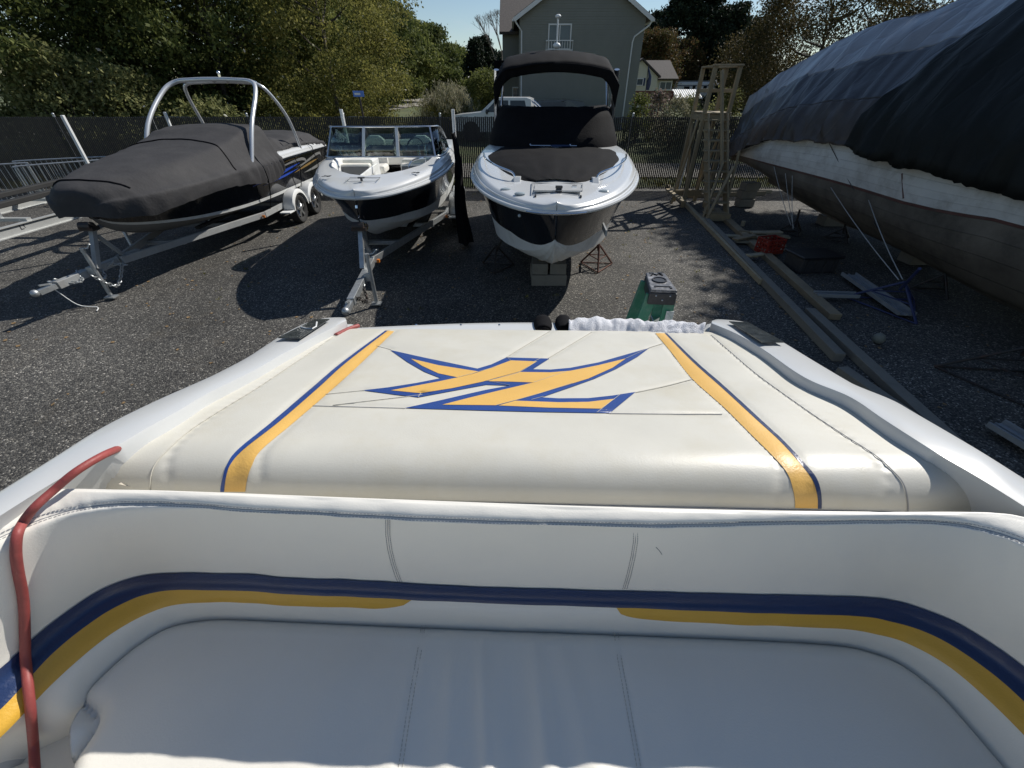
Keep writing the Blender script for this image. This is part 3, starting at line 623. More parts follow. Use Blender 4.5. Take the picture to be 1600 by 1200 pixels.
# ---------------------------------------------------------------- vehicles
def wheel(par, c, r, w, rimm=alu, ax=(0, 1, 0)):
    ax = Vector(ax); c = Vector(c); t = MB(); prof = [(-.5, .80), (-.5, .93), (-.38, 1), (.38, 1), (.5, .93), (.5, .80), (.3, .62), (-.3, .62)]
    u = Vector((0, 0, 1)); v = ax.cross(u); rows = []
    for k in range(25):
        a = 2 * math.pi * k / 24; d = u * math.cos(a) + v * math.sin(a); rows.append([c + ax * (p[0] * w) + d * (p[1] * r) for p in prof] )
    for rw in rows: rw.append(rw[0])
    wh = t.grid(rows).build('wheel', rubber, par, sm=True)
    m = MB(); m.cyl(c - ax * w * .22, c + ax * w * .22, r * .64, n=22)
    for s in (-1, 1):
        for k in range(5):
            a = 2 * math.pi * k / 5; d = u * math.cos(a) + v * math.sin(a); m.bar(c + ax * s * w * .3, c + ax * s * w * .36 + d * r * .6, r * .2, r * .1, ax)
        m.cyl(c + ax * s * w * .2, c + ax * s * w * .44, r * .16, n=10)
    m.build('rim', rimm, wh); return wh
def vehicle(name, label, loc, rz, prof, width, bodym, wins, wheels, sc=1, cate='truck', wr=.4):
    o = thing(name, label, cate, loc, rz)
    W2 = width / 2; b = MB(); rows = []
    for y, k in ((-W2, .0), (-W2 + .04, 1), (W2 - .04, 1), (W2, 0)):
        rows.append([Vector((p[0] * (1 if k else .992), y, lerp(.9, p[1], 1 if k else .985))) for p in prof])
    for s in (0,):
        tum = lambda p: 1 - .12 * max(0, p.z - 1.15)
        rows = [[Vector((p.x, p.y * tum(p), p.z)) for p in r] for r in rows]
    n = len(prof); b.grid(rows, True); b.f.append(tuple(range(n - 1, -1, -1))); b.f.append(tuple(range(3 * n, 4 * n)))
    b.build('body', bodym, o)
    for s in (-1, 1):
        for w in wins:
            pts = [Vector((q[0], s * (W2 * (1 - .12 * max(0, q[1] - 1.15)) + .006), q[1])) for q in w]; MB().prism(pts, (0, 0, 0), (0, -s * .02, 0)).build('side_window', darkglass, o)
        for wx in wheels:
            MB().cyl((wx, s * (W2 - .2), wr + .02), (wx, s * (W2 + .008), wr + .02), wr * 1.18, n=20).build('wheel_arch', rubber, o); wheel(o, (wx, s * (W2 - .1), wr), wr, .24)
        MB().box((prof[0][0] + .06, s * (W2 - .28), .98), (.1, .34, .2)).build('headlight', lens, o, bevel=.02)
        MB().ball((wins[0][0][0] + .12, s * (W2 + .14), 1.32), .12, 6, (.6, .8, 1)).build('mirror', ladblk, o)
    return o
tp = [(-2.85, .45), (-2.9, 1.0), (-2.8, 1.16), (-1.35, 1.30), (-.62, 1.88), (-.4, 1.93), (1.05, 1.93), (1.28, 1.86), (1.3, 1.25), (2.9, 1.25), (2.92, .55), (2.2, .42), (-2.3, .40)]
tw = [[(-1.12, 1.30), (-.55, 1.80), (.1, 1.80), (.1, 1.28)], [(.2, 1.28), (.2, 1.80), (.95, 1.80), (1.1, 1.28)]]
tr1 = ay(712, 178, 25.5)
tk = vehicle('pickup_truck', 'white crew cab pickup truck parked behind the fence', (tr1.x + 2.75, 26.5, gz(0, 26) + .05), -.12, tp, 2.0, gelw, tw, (-1.9, 1.85))
MB().prism([Vector((-1.3, 0, 1.33)), Vector((-.66, 0, 1.86)), Vector((-.68, 0, 1.88)), Vector((-1.34, 0, 1.34))], (0, -.8, 0), (0, 1.6, 0)).build('windscreen', darkglass, tk)
MB().box((-2.92, 0, .9), (.06, 1.3, .3)).build('grille', darkm, tk); MB().box((-2.93, 0, .58), (.12, 1.9, .2)).build('bumper', chrome, tk, bevel=.03)
for s in (-1, 1): MB().tube([(1.25, s * .7, 1.8), (1.9, s * .78, 1.3)], .04, 6).build('bed_bar', chrome, tk)
u = ay(757, 148, 66)
vehicle('far_pickup', 'small looking white pickup far down by the cedars', (u.x, 66, gz(0, 66) + .05), .25, tp, 2.0, gelw, tw, (-1.9, 1.85))
cp = [(-2.2, .4), (-2.25, .8), (-1.4, 1.0), (-.6, 1.5), (1.0, 1.55), (1.9, 1.45), (2.2, .95), (2.2, .4)]
vehicle('dark_minivan', 'black car parked in front of the grey house wall', (2.2, 29.3, gz(0, 29) + .05), 0, [(a, b * 1.12) for a, b in cp], 1.85, hblack, [[(-.9, 1.2), (-.5, 1.58), (.9, 1.62), (.9, 1.15)]], (-1.4, 1.4), cate='car', wr=.34)
# ---------------------------------------------------------------- powerboats (bow at local y = 0, stern at +y)
def side(s, t):                           # s = (y, half_rail, z_rail, half_chine, z_chine, z_keel)
    y, hr, zr, hc, zc, zk = s; cx_ = lerp(hc, hr, .30); cz_ = lerp(zc, zr, .55)
    return ((1 - t) ** 2 * hc + 2 * t * (1 - t) * cx_ + t * t * hr, (1 - t) ** 2 * zc + 2 * t * (1 - t) * cz_ + t * t * zr)
def hull(root, T, bands, bottom, n=8, railm=chrome):
    fn_ = lambda t, y: t(y) if callable(t) else t
    Sx = stat(T, n)
    for q in Sx: q[1] = max(q[1], .004); q[3] = max(q[3], .002)
    rows = []
    for q in Sx:
        y, hr, zr, hc, zc, zk = q; R = [(0, zk), (hc * .33, lerp(zk, zc, .3)), (hc * .35, lerp(zk, zc, .30) - .012), (hc * .66, lerp(zk, zc, .62)), (hc * .68, lerp(zk, zc, .62) - .012), (hc * .97, zc - .01), (hc, zc)]
        rows.append([Vector((-a, y, b)) for a, b in reversed(R)] + [Vector((a, y, b)) for a, b in R[1:]])
    m = MB(); m.grid(rows); last = rows[-1]; m.add(last, [tuple(range(len(last)))]); m.build('hull_bottom', bottom, root, sm=True)
    for name, mt, t0, t1, lab in bands:
        m = MB()
        for sg_ in (-1, 1):
            rows = []
            for q in Sx:
                rows.append([Vector((sg_ * (side(q, lerp(fn_(t0, q[0]), fn_(t1, q[0]), k / 6))[0] + .003), q[0], side(q, lerp(fn_(t0, q[0]), fn_(t1, q[0]), k / 6))[1])) for k in range(7)])
            if sg_ < 0: rows = [r[::-1] for r in rows]
            m.grid(rows)
        a = [side(Sx[-1], lerp(fn_(t0, 9), fn_(t1, 9), k / 6)) for k in range(7)]
        m.add([(p[0], Sx[-1][0], p[1]) for p in a] + [(-p[0], Sx[-1][0], p[1]) for p in reversed(a)], [tuple(range(14))])
        m.build(name, mt, root, sm=True, label=lab)
    P = [(-q[1] - .012, q[0], q[2]) for q in reversed(Sx)] + [(q[1] + .012, q[0], q[2]) for q in Sx]
    MB().tube([Vector(p) for p in P], .028, 8).build('rub_rail', railm, root, sm=True)
    return Sx
BT = lambda y: itp([(0, 0), (.25, .10), (.9, .30), (3, .34)], y)
BT2 = lambda y: itp([(0, 0), (.3, .08), (1.0, .20), (3, .24)], y)
def deckz(s, k): return s[2] + k
def deck(root, Sx, op, upf=.17, mt=None, crown=.05, step=True):
    """white moulded deck from the rub rail inward to the opening half width op(y)"""
    m = MB()
    for sg_ in (-1, 1):
        rows = []
        for q in Sx:
            y, hr, zr = q[:3]; up = upf(y) if callable(upf) else upf; o = min(op(y), max(0, hr - .10)); k = min(1, hr / .35)
            R = [(hr + .002, zr), (hr - .004 * k, zr + up * .30), (hr - .022 * k, zr + up * .38), (hr - .03 * k, zr + up * .62), (hr - .055 * k, zr + up * .70), (hr - .075 * k, zr + up * .90), (max(o, hr - .12 * k), zr + up)]
            w = R[-1][0]
            for j in (1, 2, 3): R.append((lerp(w, o, j / 3), zr + up + crown * (1 - (lerp(w, o, j / 3) / max(hr, .01)) ** 2) * (j / 3)))
            rows.append([Vector((sg_ * a, y, b)) for a, b in R])
        if sg_ > 0: rows = [r[::-1] for r in rows]
        m.grid(rows)
    return m.weld(1e-3).build('deck', mt or gelw, root, sm=True)
def cloth(m, rows, amp, seed, fx=3, fy=3, fz=1):
    return [[p + Vector((0, 0, 1)) * amp * noise.noise(Vector((p.x * fx + seed, p.y * fy, p.z * fz))) for p in r] for r in rows]
def surf_strip(name, root, Sx, pts, w, mt, sgn=1):   # a decal strip on the hull side: pts of (y, t)
    m = MB(); a = []; b = []
    P = smooth([(p[0], p[1], p[2] if len(p) > 2 else w) for p in pts], 5)
    def pos(y, t):
        j = max(0, min(len(Sx) - 2, sum(1 for s in Sx if s[0] <= y) - 1)); u = (y - Sx[j][0]) / max(1e-6, Sx[j + 1][0] - Sx[j][0]); q = [lerp(c, d, u) for c, d in zip(Sx[j], Sx[j + 1])]
        x, z = side(q, t); return Vector((sgn * (x + .010), y, z))
    for p in P: a.append(pos(p.x, p.y - p.z / 2)); b.append(pos(p.x, p.y + p.z / 2))
    m.grid([a, b]); return m.build(name, mt, root, sm=True)

def trailer(name, label, loc, rz, tip, w, L, axles, mt, guide=None, zf=.50, wr=.34, tongue_x=0, group=None, fend=whitep):
    o = thing(name, label, 'boat trailer', loc, rz, group)
    tp_ = Vector((tongue_x, tip, zf - .06)); j = Vector((0, .55, zf))
    MB().bar(tp_, j, .10, .11).build('tongue', mt, o, bevel=.006)
    d = (tp_ - j).normalized(); c = MB(); c.bar(tp_ + d * .02, tp_ + d * .26, .075, .07); c.ball(tp_ + d * .30 + Vector((0, 0, .01)), .055, 6); c.bar(tp_ + d * .05 + Vector((0, 0, .05)), tp_ + d * .2 + Vector((0, 0, .085)), .03, .02); c.build('coupler', galv, o, sm=True)
    for s in (-1, 1):
        MB().bar((s * .04, .1, zf), (s * w, 3.2, zf), .055, .115).bar((s * w, 3.17, zf), (s * w, L, zf), .055, .115).build('side_rail', mt, o, bevel=.005)
        MB().bar((s * .38, 1.7, zf + .10), (s * .42, L, zf + .12), .09, .05).build('bunk', rubber, o)
        MB().box((s * (w + .03), 3.05, zf - .01), (.06, .03, .05)).build('side_marker', amber, o)
    MB().box((tongue_x * .5 + .07, .12, zf - .02), (.05, .06, .06)).build('amber_marker', amber, o, bevel=.01)
    for yy, ww in ((1.25, .36), (2.5, .76), (L - 1.9, w), (L - .15, w)): MB().box((0, yy, zf - .045), (2 * ww, .09, .07)).build('cross_member', mt, o)
    MB().bar((0, -.35, zf + .02), (0, -.02, zf + .62), .07, .07).bar((0, .25, zf), (0, -.04, zf + .45), .05, .05).build('winch_post', mt, o)
    b = MB(); b.cyl((-.09, -.12, zf + .62), (.09, -.12, zf + .62), .065, n=12); b.box((0, -.1, zf + .58), (.22, .14, .05)); b.tube([(.1, -.12, zf + .62), (.15, -.12, zf + .62), (.17, -.25, zf + .7)], .012, 6); b.cyl((-.06, .1, zf + .72), (.06, .1, zf + .72), .05, n=10); b.build('winch', darkm, o)
    jb = MB(); jp = Vector((tongue_x * .6 + .14, tip * .45, zf)); jb.cyl(jp + Vector((0, 0, -.42)), jp + Vector((0, 0, .30)), .03, n=10); jb.cyl(jp + Vector((0, 0, .3)), jp + Vector((0, 0, .36)), .035, n=10); jb.tube([jp + Vector((0, 0, .34)), jp + Vector((.1, 0, .36)), jp + Vector((.16, 0, .42))], .01, 6); jb.box(jp + Vector((-.05, 0, 0)), (.1, .08, .12)); jb.build('jack', galv, o, sm=True)
    MB().box(jp + Vector((.0, 0, -.45)), (.16, .12, .02)).build('jack_foot', galv, o)
    yw = [L - 1.9, L - .95] if axles == 2 else [L - 1.3]
    for y in yw:
        for s in (-1, 1):
            xc = s * (w + .17); wheel(o, (xc, y, wr), wr, .21, alu, (1, 0, 0))
            f = MB(); A = []
            for k in range(15): a = math.pi * (.02 + .96 * k / 14); A.append([Vector((xc - .14, y + math.cos(a) * wr * 1.25, wr + .04 + math.sin(a) * wr * 1.18)), Vector((xc - .10, y + math.cos(a) * wr * 1.3, wr + .05 + math.sin(a) * wr * 1.24)), Vector((xc + .11, y + math.cos(a) * wr * 1.3, wr + .05 + math.sin(a) * wr * 1.24)), Vector((xc + .14, y + math.cos(a) * wr * 1.25, wr + .02 + math.sin(a) * wr * 1.16)), Vector((xc + .14, y + math.cos(a) * wr * 1.15, wr + .02 + math.sin(a) * wr * 1.06))])
            f.grid(A).build('fender', fend, o, sm=True)
            MB().cyl((xc, y, wr), (s * w * .9, y, wr), .04, n=8).build('axle_stub', darkm, o)
    for s in (-1, 1): MB().box((s * (w + .17), yw[0] - wr * 1.3 - .12, wr + .05), (.26, .26, .03)).build('fender_step', fend, o, bevel=.008)
    if guide:
        for s, yg, zg, lean in guide:
            MB().bar((s * w, yg, zf), (s * (w + .26), yg, zf + .05), .05, .05).build('guide_bracket', galv, o)
            MB().cyl((s * (w + .26), yg, zf), (s * (w + .26 + lean), yg, zg), .036, n=10).build('guide_post', trim, o, sm=True)
    return o
def chain(o, pts, r=.012, mt=galv):
    P = resample(smooth(pts, 6), max(3, int(sum((Vector(b) - Vector(a)).length for a, b in zip(pts, pts[1:])) / .045))); m = MB()
    for i, (a, b) in enumerate(zip(P, P[1:])):
        d = (b - a).normalized(); u = d.cross(Vector((.2, .1, 1))).normalized(); v = u.cross(d)
        if i % 2: u = v
        c = (a + b) / 2; R = []
        for k in range(11): t = 2 * math.pi * k / 10; R.append(c + d * math.cos(t) * .036 + u * math.sin(t) * .022)
        m.tube(R, .0085, 5)
    return m.build('safety_chain', mt, o, sm=True)

# --- boat with the grey cover and chrome tower
B1 = (-6.72, 6.80); L1 = 7.4
b1 = thing('covered_wakeboard_boat', 'black hulled wakeboard boat under a grey canvas cover with a chrome tower arch', 'boat', (*B1, 0))
T1 = [(0, 0, 1.40, 0, 1.28, 1.26), (.25, .42, 1.42, .10, 1.06, .98), (.8, .78, 1.42, .38, .92, .76), (1.7, 1.05, 1.44, .72, .82, .60), (3, 1.17, 1.46, .95, .76, .54), (5, 1.2, 1.47, 1.02, .74, .52), (7.4, 1.13, 1.43, 1.0, .72, .52)]
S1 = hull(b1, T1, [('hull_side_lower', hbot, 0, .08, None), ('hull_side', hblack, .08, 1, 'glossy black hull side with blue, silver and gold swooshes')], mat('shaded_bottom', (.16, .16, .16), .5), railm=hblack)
deck(b1, S1, lambda y: 0 if y < 1 else .62, lambda y: itp([(0, .02), (2, .06), (4.2, .15), (7.4, .15)], y), crown=.02)
silver = mat('silver_vinyl', (.50, .50, .49), .3, .5); gold = mat('gold_vinyl', (.42, .27, .10), .35, .3); blue2 = mat('blue_graphic', (.03, .09, .50), .3)
for pts, w, mt in (([(3.0, .50, .02), (4.2, .60, .10), (5.3, .72, .02)], .1, blue2), ([(3.4, .42, .01), (4.4, .48, .07), (5.2, .55, .01)], .1, blue2), ([(3.3, .66, .01), (4.4, .80, .05), (5.4, .84, .10), (5.75, .70, .06), (5.2, .62, .01)], .05, silver), ([(5.3, .58, .01), (6.0, .74, .09), (6.7, .86, .1), (6.9, .7, .02)], .08, silver), ([(5.0, .46, .01), (5.9, .58, .08), (6.6, .66, .02)], .07, gold), ([(4.0, .88, .01), (4.7, .92, .05), (5.3, .92, .01)], .05, gold), ([(5.6, .35, .01), (6.4, .40, .10), (7.3, .50, .12)], .1, silver)):
    for s in (1, -1): surf_strip('hull_graphic', b1, S1, pts, w, mt, s)
def cover(T, name, root, mt, amp=.018, seed=0, hemwave=.03):
    Q = stat(T, 7); rows = []
    for i, q in enumerate(Q):
        y, w, zh, zr, wt, zt = q; w = max(w, .02)
        R = [(w + .015, zh + hemwave * noise.noise(Vector((y * 4, seed, 0)))), (w + .03, lerp(zh, zr, .35)), (w + .035, lerp(zh, zr, .75)), (w + .02, zr + .02), (lerp(w, wt, .22), lerp(zr, zt, .22)), (lerp(w, wt, .48), lerp(zr, zt, .5)), (lerp(w, wt, .75), lerp(zr, zt, .78)), (wt, zt - .015), (wt * .86, zt + .015), (wt * .6, zt + .035), (wt * .3, zt + .05), (0, zt + .055)]
        full = [Vector((-a, y, b)) for a, b in R] + [Vector((a, y, b)) for a, b in reversed(R[:-1])]
        full = [p for p in smooth(full, 3)]; o2 = []
        for p in full:
            s = 1 if p.x > 0 else -1; low = max(0, min(1, (zr + .25 - p.z) / .3))
            a = amp * (noise.noise(Vector((p.x * 1.5, p.y * 3.2 + p.z * 2.2, seed))) * 1.3 + .6 * noise.noise(Vector((p.x * 5, p.y * 9 + p.z * 3, seed + 3)))) + low * amp * 1.5 * math.sin(p.y * 30 + 5 * noise.noise(Vector((p.y * 2, p.z * 2, seed))))
            o2.append(p + Vector((s * a * (.3 + low), 0, a * (1 - .5 * low))))
        rows.append(o2)
    m = MB(); m.grid(rows)
    for r, rev in ((rows[0], 1), (rows[-1], 0)): m.add(r, [tuple(range(len(r)))[::-1 if rev else 1]])
    return m.build(name, mt, root, sm='all')
cover([(-.07, .26, 1.24, 1.38, .18, 1.50), (.0, .44, 1.20, 1.42, .32, 1.60), (.4, .80, 1.18, 1.46, .50, 1.70), (1.2, 1.05, 1.27, 1.48, .72, 1.80), (2.2, 1.17, 1.28, 1.50, .84, 1.90), (3.0, 1.2, 1.18, 1.50, .92, 2.02), (3.5, 1.21, 1.12, 1.50, .94, 2.14), (4.0, 1.22, 1.18, 1.50, .95, 2.17), (4.25, 1.22, 1.26, 1.50, .95, 2.14), (4.33, 1.20, 1.40, 1.52, .90, 1.82)], 'bow_cover', b1, canvas, .013, 1)
cover([(4.4, .98, 1.60, 1.66, .80, 1.80), (4.9, 1.02, 1.52, 1.64, .84, 1.88), (5.4, 1.0, 1.60, 1.68, .84, 1.80), (6.2, 1.04, 1.58, 1.66, .84, 1.86), (7.0, 1.08, 1.45, 1.60, .84, 1.82), (7.5, 1.05, 1.30, 1.5, .70, 1.62)], 'stern_cover', b1, canvas, .02, 4)
# seam cords and straps over the cover
from mathutils.bvhtree import BVHTree
def cover_bvh(names):
    vs = []; fs = []
    for o_ in bpy.data.objects:
        if o_.parent is b1 and o_.name.split('.')[0] in names:
            k = len(vs); vs += [v.co.copy() for v in o_.data.vertices]; fs += [tuple(i + k for i in p.vertices) for p in o_.data.polygons]
    return BVHTree.FromPolygons(vs, fs)
cvb = cover_bvh(('bow_cover', 'stern_cover'))
def on_top(x, y, lift=.008):
    h = cvb.ray_cast(Vector((x, y, 4)), Vector((0, 0, -1))); return (h[0] if h[0] is not None else Vector((x, y, 1.4))) + Vector((0, 0, lift))
def on_side(s, y, a, lift=.010):
    d = Vector((s * math.cos(a), 0, math.sin(a))); c = Vector((0, y, 1.35)); h = cvb.ray_cast(c + d * 3, -d); return (h[0] if h[0] is not None else c + d * 1.2) + d * lift
m = MB(); m.tube([on_top(lerp(-1.17, 1.17, k / 40), 2.75 - .35 * abs(lerp(-1, 1, k / 40)) ** 2) for k in range(41)], .012, 6); m.build('cover_seam', canvasb, b1, sm=True)
m = MB(); m.tube([on_top(lerp(-.62, .62, k / 24), .22 + .12 * abs(lerp(-1, 1, k / 24)) ** 2) for k in range(25)], .012, 6); m.build('cover_seam', canvasb, b1, sm=True)
for y, z in ((3.3, 1.62), (5.0, 1.62), (6.2, 1.6)):
    for s in (-1, 1): MB().tube([on_side(s, y, a) for a in (.42, .34, .26, .18, .10, .03)] + [Vector((s * 1.24, y + .06, 1.2)), Vector((s * 1.14, y + .12, .85)), Vector((s * .98, y + .2, .52))], .011, 5).build('tie_strap', blk, b1)
# tower
twm = mat('satin_tower', (.66, .67, .68), .3, .55, var=.05)
def arch(y0, y1, zt, xt, xb, zb, r):
    P = [(-xb, y0, zb), (-xb * 1.0, lerp(y0, y1, .35), lerp(zb, zt, .5)), (-xt * 1.04, lerp(y0, y1, .8), zt - .22), (-xt * .86, y1, zt - .02), (-xt * .45, y1 + .02, zt + .02), (0, y1 + .02, zt + .03), (xt * .45, y1 + .02, zt + .02), (xt * .86, y1, zt - .02), (xt * 1.04, lerp(y0, y1, .8), zt - .22), (xb, lerp(y0, y1, .35), lerp(zb, zt, .5)), (xb, y0, zb)]
    return MB().tube(smooth(P, 6), r, 10)
arch(3.05, 4.65, 3.0, 1.0, 1.12, 1.45, .044).build('tower_arch', twm, b1, sm=True)
arch(5.7, 4.95, 2.96, .95, 1.1, 1.5, .037).build('tower_arch', twm, b1, sm=True)
for s in (-1, 1): MB().tube([(s * .82, 4.72, 3.0), (s * .8, 4.95, 2.97)], .03, 8).build('tower_brace', alu, b1)
m = MB(); m.cyl((.1, 4.8, 3.0), (.1, 4.8, 3.14), .025, n=8); m.ball((.1, 4.8, 3.15), .04, 6); m.box((.1, 4.8, 3.04), (.36, .05, .03)); m.ball((-.05, 4.78, 3.02), .06, 6, (1, 1.3, .8)); m.ball((.26, 4.78, 3.02), .06, 6, (1, 1.3, .8)); m.build('tow_pylon', chrome, b1, sm=True)
t1 = trailer('painted_tandem_trailer', 'grey painted tandem axle trailer under the covered wakeboard boat', (B1[0] + .02, B1[1], 0), 0, -.85, .98, 6.35, 2, greyp, [], tongue_x=-.26)
chain(t1, [(-.34, -.85, .5), (-.12, -.6, .40), (-.24, -.45, .52), (-.02, -.3, .33), (-.12, -.15, .5), (.08, .1, .42)])
chain(t1, [(-.28, -.8, .52), (-.36, -.6, .36), (-.22, -.4, .50), (-.2, -.2, .38), (0, -.02, .52)])
chain(t1, [(.0, -.5, .46), (.06, -.3, .2), (.02, -.1, .24), (.06, .05, .46)])
MB().tube(smooth([(-.3, -.9, .44), (-.2, -.8, .1), (0, -.72, .02), (.1, -.85, .015)], 5), .007, 5).build('wire_lead', trim, t1)

# --- open bowrider
B2 = (-2.42, 6.8); L2 = 6.0
b2 = thing('open_bowrider_boat', 'white and black open bowrider with a glass windscreen on a trailer', 'boat', (*B2, 0), .04)
T2 = [(0, 0, 1.50, 0, 1.20, 1.17), (.10, .30, 1.50, .05, 1.14, 1.05), (.4, .60, 1.51, .16, 1.04, .88), (.95, .92, 1.53, .44, .92, .70), (1.7, 1.15, 1.55, .78, .84, .58), (2.8, 1.26, 1.57, .96, .78, .52), (4.4, 1.26, 1.57, 1.02, .74, .5), (6.0, 1.17, 1.54, 1.0, .72, .5)]
S2 = hull(b2, T2, [('hull_side_lower', hbot, 0, BT2, None), ('hull_side', hblack, BT2, 1, None)], hbot, railm=gelw)
OP2 = [(.80, 0), (.95, .30), (1.2, .55), (1.6, .80), (2.1, .93), (3.2, .97), (5.4, .95), (5.55, .9), (5.6, 0)]
U2 = [(0, .10), (1, .14), (2.4, .20), (6, .20)]
deck(b2, S2, lambda y: itp(OP2, y), lambda y: itp(U2, y), crown=.03)
m = MB(); rows = []
for s in S2:
    if .80 <= s[0] <= 5.6:
        o = itp(OP2, s[0]); zt = s[2] + itp(U2, s[0]) + .03 * (1 - (o / s[1]) ** 2); zf = 1.02; a = o * .93
        rows.append([Vector((-o, s[0], zt)), Vector((-a, s[0], zt - .05)), Vector((-a * .94, s[0], zf)), Vector((0, s[0], zf)), Vector((a * .94, s[0], zf)), Vector((a, s[0], zt - .05)), Vector((o, s[0], zt))])
m.grid(rows); m.build('cockpit_liner', whitep, b2, sm=True)
def cushion_prism(poly, z0, z1, name, mt, root, bev=.03):
    return MB().prism([Vector((x, y, z0)) for x, y in poly], (0, 0, 0), (0, 0, z1 - z0)).build(name, mt, root, bevel=bev)
for s in (-1, 1):
    P = [(s * .18, 1.05), (s * .42, 1.15), (s * .80, 1.75), (s * .88, 2.3), (s * .34, 2.3), (s * .24, 1.6)]
    if s < 0: P = P[::-1]
    cushion_prism(P, 1.15, 1.34, 'bow_seat', vinyl2, b2)
    P = [(s * .30, 2.30), (s * .90, 2.30), (s * .93, 2.55), (s * .30, 2.45)]
    if s < 0: P = P[::-1]
    cushion_prism(P, 1.2, 1.66, 'seat_back', vinyl2, b2); 
    Q = [(s * .32, 2.27), (s * .88, 2.27), (s * .88, 2.295), (s * .32, 2.295)]
    cushion_prism(Q if s > 0 else Q[::-1], 1.40, 1.62, 'seat_back_panel', greyseat, b2, .008)
    P = [(s * .28, 2.5), (s * .95, 2.5), (s * .95, 3.1), (s * .28, 3.05)]
    cushion_prism(P if s > 0 else P[::-1], 1.1, 1.72, 'console', whitep, b2, .05)
MB().box((0, .98, 1.42), (.5, .1, .35)).build('bow_backrest', vinyl2, b2, bevel=.04)
MB().bar((-.24, 1.0, 1.55), (-.20, 2.45, 1.6), .035, .12).build('walkway_door', whitep, b2, bevel=.01)
for x in (-.55, .5):
    MB().box((x, 3.75, 1.38), (.5, .5, .16)).build('helm_seat', vinyl2, b2, bevel=.05)
    MB().prism([Vector((-.25, 0, 0)), Vector((.25, 0, 0)), Vector((.22, .1, .5)), Vector((.1, .12, .58)), Vector((-.1, .12, .58)), Vector((-.22, .1, .5))], (x, 3.92, 1.42), (0, .12, 0)).build('helm_seat_back', vinyl2, b2, bevel=.04)
MB().box((0, 5.25, 1.42), (1.7, .5, .3)).build('stern_bench', vinyl2, b2, bevel=.06); MB().box((0, 5.48, 1.62), (1.7, .12, .34)).build('stern_backrest', vinyl2, b2, bevel=.05)
R = [Vector((.5 + .17 * math.cos(a), 3.18 + .06 * math.sin(a), 1.86 + .16 * math.sin(a))) for a in [2 * math.pi * k / 18 for k in range(19)]]
m = MB(); m.tube(R, .014, 6); m.bar(R[0], R[9], .025, .012); m.bar((.5, 3.18, 1.86), R[14], .025, .012); m.build('steering_wheel', ladblk, b2, sm=True)
MB().box((.5, 3.0, 1.80), (.5, .22, .12)).build('dashboard', ladblk, b2, bevel=.04)
# windscreen: bottom and top curves
wb = [(-1.18, 3.5, 1.80), (-1.18, 2.85, 1.78), (-1.10, 2.36, 1.78), (-.36, 2.16, 1.80), (-.34, 2.16, 1.80), (.30, 2.16, 1.80), (.32, 2.16, 1.80), (1.0, 2.36, 1.78), (1.15, 2.8, 1.78), (1.18, 3.5, 1.80)]
wt = [(-1.10, 3.75, 1.98), (-1.10, 3.1, 2.22), (-1.0, 2.66, 2.26), (-.34, 2.48, 2.27), (-.32, 2.48, 2.27), (.28, 2.48, 2.27), (.30, 2.48, 2.27), (.90, 2.7, 2.26), (1.06, 3.1, 2.22), (1.10, 3.75, 1.98)]
for i0, i1, nm in ((0, 3, 'side'), (4, 5, 'mid'), (6, 9, 'side')):
    a = smooth(wb[i0:i1 + 1], 5); b = smooth(wt[i0:i1 + 1], 5); MB().grid([a, b]).build('windscreen_pane', tint, b2, sm=True, solid=.006)
MB().tube(smooth(wt[0:4], 5) + [Vector(p) for p in wt[4:6]] + smooth(wt[6:], 5), .016, 8).build('windscreen_frame', alu, b2, sm=True)
MB().tube(smooth(wb[0:4], 5) + [Vector(p) for p in wb[4:6]] + smooth(wb[6:], 5), .014, 8).build('windscreen_base', alu, b2, sm=True)
for a, b in ((wb[3], wt[3]), (wb[4], wt[4]), (wb[5], wt[5]), (wb[6], wt[6])): MB().bar(a, b, .035, .02, (0, 1, 0)).build('windscreen_post', trim, b2)
for i_ in (2, 7): MB().bar(wb[i_], wt[i_], .03, .03).build('windscreen_post', alu, b2)
# deck details
def dz2(x, y): return itp([(0, 1.46), (.9, 1.49), (1.7, 1.51), (2.8, 1.53)], y) + .18 + .05
m = MB(); m.box((.03, .42, dz2(0, .4) - .008), (.03, .05, .05)); m.box((.03, .42, dz2(0, .4) + .018), (.11, .035, .02)); m.build('bow_cleat', ladblk, b2, bevel=.005)
MB().box((.02, .68, 1.682), (.50, .010, .006)).box((.02, .44, 1.668), (.46, .008, .006)).box((-.23, .56, 1.675), (.010, .24, .006)).box((.26, .56, 1.675), (.010, .24, .006)).build('hatch_outline', greyp, b2)
for s in (-1, 1):
    m = MB(); e0 = Vector((s * (.80 if s > 0 else .62), 1.0 if s > 0 else .72, 1.70)); u = Vector((.11, .0, 0)); v = Vector((0, .10, 0))
    for a, b in (((-1, -.5), (0, .3)), ((0, .3), (-.7, .9)), ((0, .3), (.8, -.6)), ((0, .3), (1, .9)), ((-.5, .1), (.6, .1)), ((.3, -.7), (1, -.2))): m.bar(e0 + u * a[0] * .6 + v * a[1] * .6, e0 + u * b[0] * .6 + v * b[1] * .6, .018, .006)
    m.build('deck_emblem', ladblk, b2)
MB().tube(smooth([(.62, 1.45, 1.72), (.66, 1.5, 1.80), (.78, 1.75, 1.82), (.84, 1.95, 1.80), (.84, 2.0, 1.73)], 4), .012, 6).build('grab_rail', chrome, b2, sm=True)
MB().tube(smooth([(-.62, 1.45, 1.72), (-.66, 1.5, 1.80), (-.78, 1.75, 1.82), (-.84, 1.95, 1.80), (-.84, 2.0, 1.73)], 4), .012, 6).build('grab_rail', chrome, b2, sm=True)
